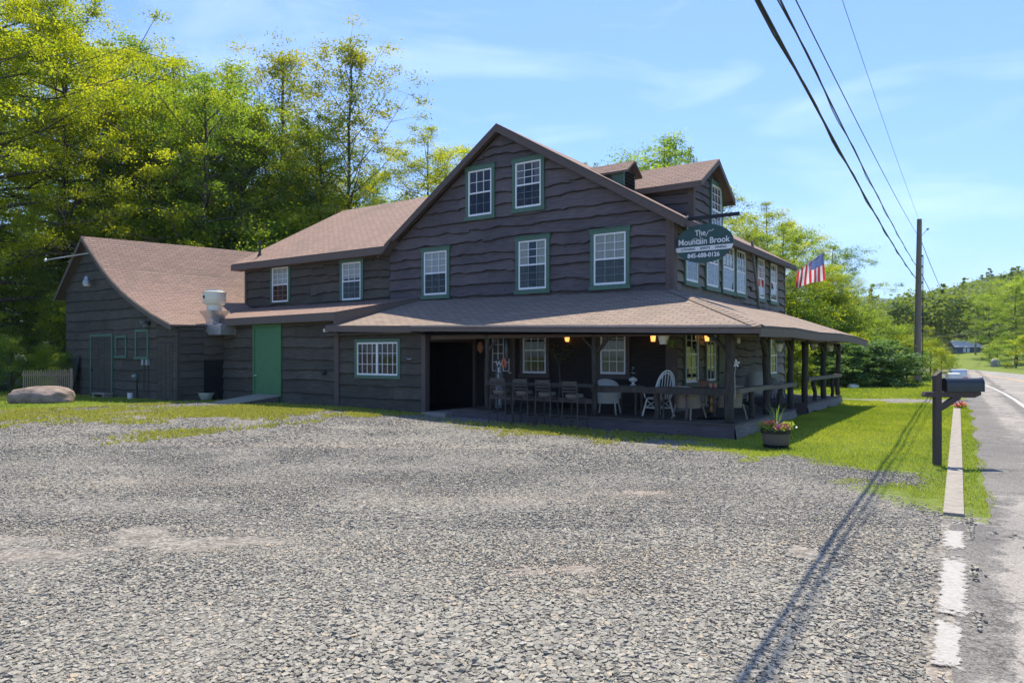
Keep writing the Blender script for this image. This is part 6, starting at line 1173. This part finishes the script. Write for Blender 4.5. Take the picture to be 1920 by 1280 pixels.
def scatter_xy(n_, y0, y1, kx0=-.76, kx1=.76, power=1.0):
    Y = (rg.random(n_) * (y1 ** (power + 1) - y0 ** (power + 1)) + y0 ** (power + 1)) ** (1 / (power + 1)); X = rg.uniform(kx0, kx1, n_) * Y; return X, Y
def stones(n_, y0, y1, s0, s1, power, kk=.98):
    X, Y = scatter_xy(n_, y0, y1, -kk, kk, power); g = grassness(X, Y); nn2 = X * EY - Y * EX; ss2 = X * EX + Y * EY
    dens = fbm(X, Y, 1.6, 21) + .25 * vnoise(X, Y, .5, 4); pk = np.zeros(n_)
    for (px, py, rx_, ry_, s_) in ((700, 1030, 3.2, .30, .38), (1250, 1040, 1.6, .35, .5), (250, 905, 3.0, .5, .4), (950, 935, 3.0, .45, .4), (150, 1000, 2.2, .3, .4), (1560, 1010, .8, .6, .5), (1080, 1065, .85, .30, .75), (1090, 1105, .45, .14, .7), (500, 1015, .8, .16, .5), (700, 1030, .6, .16, .5), (30, 1045, .5, .18, .6), (1215, 925, .7, .3, .9)):
        X0, Y0 = gp(px, py); e_ = s_ * np.exp(-(((X - X0) / rx_) ** 2 + ((Y - Y0) / ry_) ** 2)); dens -= .42 * e_; pk = np.maximum(pk, e_)
    edge = np.where(nn2 > -.25, .72 + .9 * np.clip(nn2 + .25, 0, .6), 0)
    keep = (g < .15 + .3 * rg.normal(size=n_) * .5) & (dens > .20 + .16 * rg.random(n_) + edge * .35) & ((nn2 < .12) | ((nn2 < .5) & (rg.random(n_) < .012))) & ~((np.abs(nn2 + .045) < .11) & (rg.random(n_) < .93) & (ss2 > 4.4)); X = X[keep]; Y = Y[keep]; n2 = len(X)
    base = np.array([(a, b_, c) for a in (-1, 1) for b_ in (-1, 1) for c in (-1, 1)], float); sz = s0 + (s1 - s0) * rg.random(n2) ** 2.6
    big_ = np.clip((fbm(X, Y, 2.0, 33) - .3) * 2, .35, 1.2); sz *= (.65 + .55 * big_) * (1 - .5 * pk[keep])
    V = base[None] * rg.uniform(.45, 1.1, (n2, 8, 3)); V[:, :, 2] *= .62; V[:, :, 0] *= rg.uniform(.9, 1.6, (n2, 1)); V *= sz[:, None, None]
    an = rg.uniform(0, 6.283, n2); tl = rg.normal(size=n2) * .25; c, s_ = np.cos(tl)[:, None], np.sin(tl)[:, None]; y_, z_ = V[:, :, 1] * c - V[:, :, 2] * s_, V[:, :, 1] * s_ + V[:, :, 2] * c; c, s_ = np.cos(an)[:, None], np.sin(an)[:, None]; x_, y2 = V[:, :, 0] * c - y_ * s_, V[:, :, 0] * s_ + y_ * c
    zz = gh_np(X, Y) + sz * .22 + np.where(nn2[keep] > .1, .016, 0); P = np.stack([x_ + X[:, None], y2 + Y[:, None], z_ + zz[:, None]], -1).reshape(-1, 3)
    f = np.array([(0, 1, 3, 2), (4, 6, 7, 5), (0, 4, 5, 1), (2, 3, 7, 6), (0, 2, 6, 4), (1, 5, 7, 3)]); F = (np.arange(n2)[:, None, None] * 8 + f[None]).reshape(-1, 4)
    pkk = pk[keep]; tone = np.clip(rg.beta(2.9, 3.1, n2) * .95 + .1 * (fbm(X, Y, 1.3, 8) - .5) + (rg.random(n2) < .06) * .3, 0, 1); tone = np.where(rg.random(n2) < pkk * .55, rg.uniform(.74, .82, n2), tone); return P, F, np.repeat(tone, 8)
PS = [stones(165000, 3.2, 7.0, .0065, .0195, 1.0), stones(235000, 6.0, 13, .0065, .0165, .9), stones(125000, 12, 24, .009, .019, .6)]
o_ = 0; Vs, Fs, Ts = [], [], []
for P, F, T in PS: Vs.append(P); Fs.append(F + o_); Ts.append(T); o_ += len(P)
lot_o = npmesh('gravel', np.concatenate(Vs), np.concatenate(Fs), 'stone', np.concatenate(Ts)); tag(lot_o, 'loose grey crushed stone spread over the parking lot', 'gravel', kind='stuff')
# ---- grass
def blades(X, Y, h, wd, seed, lean=.5):
    r_ = np.random.default_rng(seed); n_ = len(X); an = r_.uniform(0, 6.283, n_); dx, dy = np.cos(an), np.sin(an); la = r_.uniform(0, 6.283, n_); lx = np.cos(la) * lean * h * r_.random(n_); ly = np.sin(la) * lean * h * r_.random(n_); z = gh_np(X, Y) - .004
    a_ = np.stack([X - dx * wd, Y - dy * wd, z], -1); b_ = np.stack([X + dx * wd, Y + dy * wd, z], -1); c = np.stack([X + lx + dx * wd * .5, Y + ly + dy * wd * .5, z + h * .75], -1); d_ = np.stack([X + lx * 1.6 - dx * wd * .2, Y + ly * 1.6 - dy * wd * .2, z + h], -1)
    V = np.stack([a_, b_, c, d_], 1).reshape(-1, 3); return V, np.arange(n_ * 4).reshape(-1, 4)
def in_house(X, Y):
    dx, dy = X - GX, Y - GY; hx = dx * CA - dy * SA; hy = dx * SA + dy * CA
    return ((hx > -18) & (hx < 2.36) & (hy > -2.36) & (hy < 9.9) & ~((hx > -17) & (hx < -6.3) & (hy < -2.33)) & ~((hx < -16.1) & (hy < -.2))) | ((hx < -16.1) & (hx > -24.3) & (hy > -3.86) & (hy < 4))
def lawn(n_, y0, y1, h0, h1, w0, w1, power, seed, kx0=-.76, kx1=.76):
    X, Y = scatter_xy(n_, y0, y1, kx0, kx1, power); g = grassness(X, Y); nn2 = X * EY - Y * EX; ss2 = X * EX + Y * EY
    nstrip = (nn2 > .05) & (nn2 < .30 + .08 * np.sin(ss2 * 2)) & (ss2 > 8.9) & (ss2 < 27.5)
    fr = fbm(X, Y, .9, 71); ok = (g + (fr - .5) * 2.2 > np.where(X < 2, .35, 0.0)) & (((nn2 < -.15)) | nstrip | ((nn2 < .25) & (ss2 > 28))) & ~in_house(X, Y) & (np.abs(nn2 + .045) > .105)
    ok &= ~((np.abs(nn2 + .045) < .105) & (ss2 > 8.9) & (ss2 < 27.4)); X = X[ok]; Y = Y[ok]; g = g[ok]; r_ = np.random.default_rng(seed); f = (Y - y0) / (y1 - y0)
    h = (h0 + (h1 - h0) * f) * r_.uniform(.5, 1.3, len(X)); wd = (w0 + (w1 - w0) * f) * r_.uniform(.7, 1.2, len(X)); V, F = blades(X, Y, h, wd, seed)
    tone = np.clip(fbm(X, Y, 1.7, 90) * 1.5 - .35 + .35 * (r_.random(len(X)) - .4) + .35 * np.exp(-np.clip(g, 0, 9) / .6), 0, 1); return V, F, np.repeat(tone, 4)
parts = [lawn(240000, 7.5, 27, .030, .055, .004, .011, .6, 1, .22, .76), lawn(60000, 24, 50, .06, .12, .012, .024, .5, 2, .30, .62), lawn(60000, 15, 31, .04, .06, .008, .013, .5, 3, -.80, -.1)]
o_ = 0; Vs, Fs, Ts = [], [], []
for P, F, T in parts: Vs.append(P); Fs.append(F + o_); Ts.append(T); o_ += len(P)
tag(npmesh('lawn_grass', np.concatenate(Vs), np.concatenate(Fs), 'grass_blade', np.concatenate(Ts)), 'short bright green mown grass of the lawn and verges', 'grass', kind='stuff')
# weeds and moss tufts in the gravel
def tufts(n_, seed):
    r_ = np.random.default_rng(seed); X, Y = scatter_xy(n_, 8.5, 25, -.76, .60, .5); g = -grassness(X, Y); dens = fbm(X, Y, 2.4, 55) * 1.15 + .30 * fbm(X, Y, .5, 12) - .30; dx, dy = X - GX, Y - GY; hy = dx * SA + dy * CA; hx = dx * CA - dy * SA
    lim = np.where(hx > -6.3, np.exp(-np.clip(-2.33 - hy - 1.2, 0, 12) / 2.0) * .38, np.exp(-np.clip(g - 2.5, 0, 14) / 5.0) * .52); ok = (g > -.3) & (r_.random(n_) < np.clip((dens * lim - .105) / .42, 0, 1) ** 1.5) & ~in_house(X, Y) & (X * EY - Y * EX < -.3); X = X[ok]; Y = Y[ok]
    X = np.repeat(X, 7) + r_.normal(size=len(X) * 7) * .035; Y = np.repeat(Y, 7) + r_.normal(size=len(Y) * 7) * .035; V, F = blades(X, Y, r_.uniform(.03, .075, len(X)), r_.uniform(.008, .016, len(X)), seed, 1.0); return V, F, np.repeat(r_.random(len(X)), 4)
V, F, T = tufts(330000, 5); tag(npmesh('weeds', V, F, 'grass_dry', T), 'patchy yellow-green weeds creeping over the gravel', 'weeds', kind='stuff')

# ================================================================== TREES
def tree(seed, H, Rc, base=.3, nl=15, nc=6, nleaf=95, ls=.095, cr=.85, tr=.2, flat=.5, shape='round', lean=0, mat='leaf_green', up=.45, tmat='bark', sides=7):
    rs = random.Random(seed); T = MB(); pts = []; rr = []
    for i in range(9): f = i / 8; pts.append(Vector((lean * f * f + rs.uniform(-.12, .12) * H / 20 * (i > 0), rs.uniform(-.12, .12) * H / 20 * (i > 0), H * .93 * f - .3 * (i == 0)))); rr.append(tr * (1.25 if i == 0 else 1) * (1 - f) ** .85 + .02)
    T.tube(pts, rr, sides)
    def tp(f): x = f * 8; i = min(7, int(x)); return pts[i].lerp(pts[i + 1], x - i)
    C = []; CR = []
    for i in range(nl):
        hh = (i + rs.uniform(.2, .8)) / nl; f = base + (1 - base) * hh * .97
        w = {'round': math.sqrt(max(.03, 1 - ((hh - .42) / .62) ** 2)), 'oval': math.sqrt(max(.03, 1 - ((hh - .5) / .56) ** 2)), 'spire': (1 - hh) ** .8 * .95 + .08, 'vase': .45 + .55 * math.sqrt(max(0, 1 - ((hh - .7) / .5) ** 2)) if hh < .97 else .4}[shape]
        Ln = Rc * w * rs.uniform(.72, 1.12); a = i * 2.4 + rs.uniform(-.5, .5); el = up * (0.4 + hh * 1.3) + rs.uniform(-.12, .12); p0 = tp(f * .93)
        d = Vector((math.cos(a) * math.cos(el), math.sin(a) * math.cos(el), math.sin(el))); p1 = p0 + d * Ln * .5 + Vector((0, 0, -.03 * Ln)); p2 = p0 + d * Ln + Vector((0, 0, .02 * Ln)); r0 = max(.025, tr * .42 * (1 - hh * .65))
        T.tube([p0, p0.lerp(p1, .5) + Vector((rs.uniform(-.1, .1), rs.uniform(-.1, .1), .05)), p1, p2], [r0, r0 * .75, r0 * .5, r0 * .18], 5, cap=False)
        for j in range(nc):
            s_ = .38 + .66 * (j + rs.random()) / nc; q = p0.lerp(p2, s_) if s_ > .5 else p0.lerp(p1, s_ * 2); side = Ln * .30 * (1.15 - abs(s_ - .7)); o = Vector((rs.gauss(0, 1), rs.gauss(0, 1), rs.gauss(0, .55))) * side * .62; e = q + o
            if j % 2 == 0: T.tube([q, q.lerp(e, .6) + Vector((0, 0, .05)), e], [r0 * .3, r0 * .2, .008], 4, cap=False)
            C.append(e); CR.append(cr * rs.uniform(.55, 1.2))
    for k in range(3): C.append(tp(.99) + Vector((rs.uniform(-.4, .4), rs.uniform(-.4, .4), rs.uniform(-.2, .5)))); CR.append(cr * .6)
    V, F, tn = leaves_np([tuple(c) for c in C], nleaf, np.array(CR), ls, seed, flat=flat, upbias=.7)
    tm = T.build('trunk', tmat, None, 'all'); cm = npmesh('crown', V, F, mat, tn); return tm, cm
def proto(name, **k):
    tm, cm = tree(**k); e = empty(name, (0, 0, -50)); tm.parent = e; cm.parent = e; e['H'] = k['H']; return e
protos = {}
def plant(kind, px, ytop, D, label, cat='tree', group=None, wide=1.0, rot=None, name=None):
    X = (px - 960) / FPX * D; z = gh(X, D) - .05; Ht = CAMH + (HOR - ytop) / FPX * D - z; pr, H0 = protos[kind]; s_ = Ht / H0; rz = rot if rot is not None else (px * 1.37) % 6.28
    if pr.get('_used') is None: pr.location = (X, D, z); pr.rotation_euler = (0, 0, rz); pr.scale = (s_ * wide, s_ * wide, s_); o = pr; o['_used'] = 1
    else: o = dup(pr, (X, D, z), rz, None, (s_ * wide, s_ * wide, s_))
    if '_used' in o and o is not pr: del o['_used']
    o['label'] = label; o['category'] = cat
    if group: o['group'] = group
    return o
def defp(kind, name, **k):
    tm, cm = tree(**k); e = empty(name, (0, 0, 0)); tm.parent = e; cm.parent = e; protos[kind] = (e, k['H'])
defp('bigmaple', 'maple_tree', seed=3, H=22, Rc=8.5, base=.12, nl=60, nc=11, nleaf=235, ls=.064, cr=.9, tr=.34, flat=.38, shape='round', mat='leaf_maple', up=.22)
defp('round', 'broadleaf_tree', seed=5, H=20, Rc=5.2, base=.20, nl=34, nc=7, nleaf=120, ls=.080, cr=.8, tr=.22, flat=.62, mat='leaf_green', up=.42)
defp('oval', 'broadleaf_tree', seed=8, H=20, Rc=4.2, base=.18, nl=32, nc=7, nleaf=110, ls=.080, cr=.75, tr=.19, flat=.7, mat='leaf_olive', shape='oval', up=.6)
defp('maple', 'broadleaf_tree', seed=12, H=20, Rc=5.4, base=.16, nl=34, nc=7, nleaf=190, ls=.064, cr=.85, tr=.2, mat='leaf_maple', flat=.5, up=.32)
defp('thin', 'slender_tree', seed=17, H=20, Rc=5.4, base=.16, nl=40, nc=7, nleaf=85, ls=.072, cr=.7, tr=.15, mat='leaf_rust', shape='round', up=.72)
defp('sparse', 'slender_tree', seed=23, H=20, Rc=3.6, base=.40, nl=24, nc=6, nleaf=55, ls=.10, cr=.6, tr=.13, mat='leaf_olive', shape='oval', up=.6)
defp('pole', 'bare_trunked_tree', seed=61, H=20, Rc=4.4, base=.50, nl=24, nc=6, nleaf=95, ls=.075, cr=.75, tr=.26, mat='leaf_green', shape='round', up=.5)
defp('dark', 'broadleaf_tree', seed=29, H=16, Rc=4.6, base=.04, nl=34, nc=7, nleaf=90, ls=.105, cr=.95, tr=.17, mat='leaf_dark', up=.3)
defp('bush', 'shrub', seed=31, H=4, Rc=1.9, base=.04, nl=15, nc=5, nleaf=140, ls=.045, cr=.52, tr=.05, mat='leaf_maple', up=.75, sides=5)
defp('bush2', 'shrub', seed=37, H=4, Rc=2.0, base=.03, nl=15, nc=5, nleaf=150, ls=.045, cr=.52, tr=.05, mat='leaf_green', up=.7, sides=5)
defp('hedge', 'shrub', seed=41, H=3.4, Rc=2.3, base=.0, nl=20, nc=6, nleaf=85, ls=.095, cr=.5, tr=.05, mat='leaf_hedge', up=.45, flat=.35, sides=5)
G1 = 'trees of the wood behind the inn'
plant('bigmaple', -35, -130, 33, 'huge bright yellow-green maple overhanging the left edge above the picket fence', 'tree', wide=.95)
plant('bigmaple', 120, -60, 38, 'tall yellow-green maple just right of the huge one at the left edge', 'tree', G1, wide=.85)
A_ = [('round', 255, 40, 44), ('oval', 330, 75, 47), ('maple', 300, 190, 42), ('round', 425, 85, 46), ('oval', 385, 150, 43), ('thin', 530, 62, 46), ('maple', 500, 170, 43), ('round', 455, 210, 45), ('thin', 655, 42, 43), ('maple', 590, 250, 46), ('oval', 560, 200, 52), ('maple', 800, 212, 45), ('round', 700, 290, 50), ('maple', 868, 258, 47), ('sparse', 990, 240, 52), ('sparse', 1105, 283, 60), ('round', 1245, 232, 48), ('round', 1205, 290, 52), ('sparse', 1290, 255, 56), ('oval', 180, 60, 50), ('maple', 60, 40, 52), ('round', -60, 60, 40)]
A_ += [('pole', 285, 120, 39), ('pole', 385, 110, 38), ('pole', 340, 200, 40.5), ('pole', 250, 230, 41), ('pole', 600, 190, 43), ('pole', 455, 140, 41), ('pole', 205, 170, 39.5)]
L_ = ['tall green tree right of the big maples, crown against the sky', 'slim olive-green tree with a forked top left of the tallest thin trees', 'lower yellow-green tree in front of the wood above the outbuilding roof', 'tall green tree with a ragged open top above the wing', 'olive-green tree in the middle of the wood above the outbuilding ridge', 'thin tree with a rust-tinged narrow top above the wing roof', 'yellow-green tree glowing in the middle of the wood', 'shorter green tree before the thin rust-topped tree', 'tallest thin open-crowned tree standing free against the sky', 'low yellow-green tree at the foot of the tallest thin tree', 'olive-green tree behind the two thin trees', 'yellow-green tree leaning out left of the main gable', 'green tree low behind the wing roof', 'yellow-green tree whose top brushes the left slope of the gable', 'small tuft of treetop showing right of the gable peak', 'small dark treetop left of the little vent dormer', 'green tree rising behind the main dormer roof', 'green treetop between the vent dormer and the main dormer', 'small sparse treetop behind the right end of the dormer ridge', 'olive-green tree behind the maples at the left', 'yellow-green maple deep behind the big left maple', 'green tree partly outside the left edge of the view', 'bare-trunked tree right of the big maples, trunk dark against bright leaves', 'bare-trunked tree over the middle of the outbuilding roof, forked high up', 'shorter bare-trunked tree between two taller ones above the outbuilding', 'low bare-trunked tree over the left slope of the outbuilding roof', 'bare-trunked tree just left of the tallest thin tree', 'bare-trunked tree above the gap between outbuilding and wing', 'bare-trunked tree directly right of the big maple crown']
for (k, px, yt, D), lb in zip(A_, L_): plant(k, px, yt, D, lb, 'tree', G1, wide=(.72 if k == 'sparse' else 1.35 if px == 1245 else 1.0))
B_ = [(25, 430, 36), (95, 470, 34), (150, 400, 40), (215, 350, 43), (285, 330, 40), (350, 400, 38), (415, 340, 42), (470, 380, 40), (535, 330, 43), (600, 350, 45), (665, 370, 46), (-30, 380, 38), (320, 290, 52), (450, 280, 52), (560, 300, 53), (100, 300, 50)]
for i, (px, yt, D) in enumerate(B_): plant('dark' if i % 3 else 'round', px, yt, D, ['shaded', 'dark', 'dense', 'dim'][i % 4] + ' understorey tree of the wood ' + ['at the far left edge', 'behind the picket fence', 'above the left eave of the outbuilding', 'behind the outbuilding peak', 'over the middle of the outbuilding ridge', 'low over the outbuilding roof', 'over the right end of the outbuilding ridge', 'between the outbuilding and the wing', 'behind the left end of the wing roof', 'behind the middle of the wing roof', 'behind the right end of the wing roof', 'outside the left edge', 'deep behind the outbuilding ridge', 'deep behind the gap before the wing', 'deep behind the wing roof', 'deep behind the big maples'][i], 'tree', 'dark understorey trees behind the inn', wide=1.05)
C_ = [('bush', 130, 560, 31.5), ('bush2', 20, 640, 28.5), ('bush2', 85, 655, 29.5), ('bush2', -25, 620, 30), ('bush', 60, 600, 34), ('bush2', 118, 668, 28.6), ('bush', 350, 430, 37), ('bush', 560, 405, 40), ('bush2', 490, 440, 38), ('bush', 260, 440, 37), ('bush', 630, 385, 43)]
L2 = ['yellow-green shrub against the left wall of the outbuilding', 'low green shrub at the left edge behind the stones', 'low leafy shrub just left of the picket fence', 'green shrub cut by the left edge', 'sunlit shrub between the maples and the fence', 'green shrub looking over the picket fence', 'bright sunlit sapling behind the outbuilding ridge', 'bright sunlit sapling left of the wing roof', 'green sapling in the gap before the wing', 'yellow-green sapling behind the outbuilding peak', 'bright sapling behind the wing ridge']
for (k, px, yt, D), lb in zip(C_, L2): plant(k, px, yt, D, lb, 'shrub', 'shrubs and saplings at the edge of the wood')
D_ = [('round', 1468, 408, 44), ('maple', 1535, 470, 47), ('maple', 1440, 362, 50), ('oval', 1400, 420, 46), ('maple', 1490, 400, 56), ('round', 1560, 445, 52), ('round', 1520, 480, 60), ('oval', 1350, 345, 58), ('oval', 1590, 505, 58)]
L3 = ['dense green tree just right of the far corner of the inn', 'yellow-green tree low behind the flag and the end of the porch roof', 'yellow-green tree above the far end of the porch side of the inn', 'olive tree right beside the far corner of the inn', 'tall yellow-green tree left of the flag', 'broad green tree right of the flag with its crown against the sky', 'green tree directly behind the flag', 'slim tree peeping past the right edge of the dormer', 'small olive tree at the right foot of the broad green tree']
for (k, px, yt, D), lb in zip(D_, L3): plant(k, px, yt, D, lb, 'tree', 'trees beyond the far end of the inn', wide=1.25)
E_ = [('bush', 1480, 560, 42), ('bush2', 1510, 585, 41), ('bush', 1545, 545, 46), ('bush2', 1420, 600, 40), ('bush', 1450, 590, 38), ('bush2', 1580, 590, 45), ('bush', 1610, 600, 50), ('bush2', 1650, 600, 54), ('bush', 1690, 615, 56), ('bush', 1650, 640, 46), ('bush', 1700, 640, 49), ('bush', 1745, 640, 50), ('bush', 1765, 655, 54), ('bush2', 1725, 655, 48), ('bush', 1600, 630, 42), ('bush2', 1530, 640, 40), ('bush', 1495, 650, 37), ('bush', 1755, 690, 47), ('bush2', 1785, 668, 66)]
for i, (k, px, yt, D) in enumerate(E_): plant(k, px, yt, D, ['yellow-green', 'leafy', 'sunlit', 'rounded', 'bushy'][i % 5] + ' shrub ' + ['just past the end of the side porch roof', 'behind the third side porch post', 'tall behind the far porch posts', 'seen through the side porch near the house', 'seen through the side porch between posts', 'above the end of the porch eave', 'right of the end of the porch eave', 'on the slope behind the dark hedge', 'left of the utility pole and high up', 'just above the dark hedge', 'right behind the foot of the utility pole', 'right of the utility pole', 'before the far house on its left', 'close against the utility pole', 'over the left part of the dark hedge', 'low behind the far porch rail', 'low behind the middle of the side porch', 'low behind the black mailbox post', 'small in front of the far house'][i], 'shrub', 'shrubs beyond the lawn', wide=1.15)
F_ = [('hedge', 1602, 650, 39), ('hedge', 1650, 645, 40), ('hedge', 1690, 668, 41), ('hedge', 1580, 672, 38)]
for (k, px, yt, D), lb in zip(F_, ['dark broad-leaved hedge shrub nearest the end of the porch', 'middle dark broad-leaved hedge shrub, the tallest', 'dark hedge shrub closest to the utility pole', 'low dark hedge shrub right behind the last porch post']): plant(k, px, yt, D, lb, 'shrub', 'dark broad-leaved hedge behind the lawn', wide=1.35)
H_ = [('round', 1905, 508, 112), ('round', 1855, 540, 130), ('oval', 1940, 560, 95), ('maple', 1830, 590, 150), ('round', 1960, 500, 110), ('bush2', 1905, 640, 98), ('bush2', 1870, 648, 108), ('bush2', 1850, 655, 125), ('bush', 1925, 630, 90), ('oval', 1755, 590, 160), ('round', 1700, 600, 170), ('maple', 1735, 605, 150), ('oval', 1780, 612, 165), ('oval', 1650, 575, 150), ('dark', 1640, 572, 190)]
for (k, px, yt, D), lb in zip(H_, ['large dense green tree by the road at the right edge', 'green tree left of the large one beyond the road bend', 'pale green tree cut by the right edge', 'yellow-green tree behind the far house on its right', 'tree top outside the right edge', 'low shrub beneath the large roadside tree', 'grey-green shrub by the far verge', 'small shrub on the far verge near the dark rock', 'shrub at the right edge by the road', 'green tree behind the far house on its left', 'round green tree at the foot of the hill left of the utility pole', 'yellow-green tree just right of the utility pole, far away', 'slim green tree above the far house', 'olive tree at the foot of the hill past the porch end', 'dark tree standing out at the foot of the blue ridge']): plant(k, px, yt, D, lb, 'shrub' if 'bush' in k else 'tree', 'trees near the bend of the road', wide=(1.5 if 'bush' in k else 1.4))
for k, (e_, h_) in protos.items():
    if '_used' in e_: del e_['_used']
# weeds at the wall foot
X, Y = gp(662, 762, .12); t = empty('weed_plant', (X, Y, gh(X, Y)), 0, 'single tall leafy weed growing at the foot of the kitchen wall', 'plant'); m = MB(); m.tube([(0, 0, 0), (.02, 0, .2), (.0, 0, .36)], .008, 5); m.build('stem', 'green_trim', t); foliage('leaves', t, [(0, 0, .12), (.05, 0, .2), (-.04, 0, .27), (.02, 0, .36)], 14, .10, .05, 3, 'leaf_green')
# ---- woods on the hillside: one mass
rg = np.random.default_rng(77); Cc = []; Cr = []
for i in range(1500):
    k = rg.uniform(.36, .86); d_ = 175 + 330 * rg.random() ** .8; X = k * d_ / math.hypot(1, k); Y = d_ / math.hypot(1, k); z0 = gh(X, Y); R0 = rg.uniform(3.6, 6.5); h = rg.uniform(9, 15); conif = rg.random() < .10
    nb = 11
    for j in range(nb):
        if conif: f = j / nb; Cc.append((X + rg.normal() * .3, Y + rg.normal() * .3, z0 + h * 1.15 * (.25 + .8 * f))); Cr.append(R0 * .55 * (1.05 - f))
        else: u = rg.normal(size=3); u /= np.linalg.norm(u); u[2] = abs(u[2]) * .9 - .15; Cc.append((X + u[0] * R0 * .75, Y + u[1] * R0 * .75, z0 + h * .62 + u[2] * R0 * .85)); Cr.append(R0 * .42)
V, F, tn = leaves_np(np.array(Cc), 22, np.array(Cr), .46, 9, flat=.7, upbias=.5, asp=.75); tr_t = np.repeat(np.repeat(rg.random(1500) * .8, 11), 88); tn = np.clip(tn * .35 + tr_t, 0, 1)
tag(npmesh('hillside_woods', V, F, 'leaf_hill', tn), 'green wooded hillside rising beyond the road', 'woods', kind='stuff')
# ---- air
hz = bpy.data.materials.new('haze'); hz.use_nodes = True; t = hz.node_tree; t.nodes.clear(); o_n = t.nodes.new('ShaderNodeOutputMaterial'); pv = t.nodes.new('ShaderNodeVolumePrincipled'); pv.inputs['Color'].default_value = (.66, .82, 1, 1); pv.inputs['Density'].default_value = .00013; pv.inputs['Anisotropy'].default_value = .2; t.links.new(pv.outputs[0], o_n.inputs['Volume']); MATS['haze'] = hz
HAZE = True
if HAZE:
    m = MB(); m.bx(-2900, 4600, -450, 5600, -3, 560); o = m.build('haze', 'haze'); o['kind'] = 'stuff'; o['label'] = 'thin pale summer haze over the whole valley'; o['category'] = 'haze'
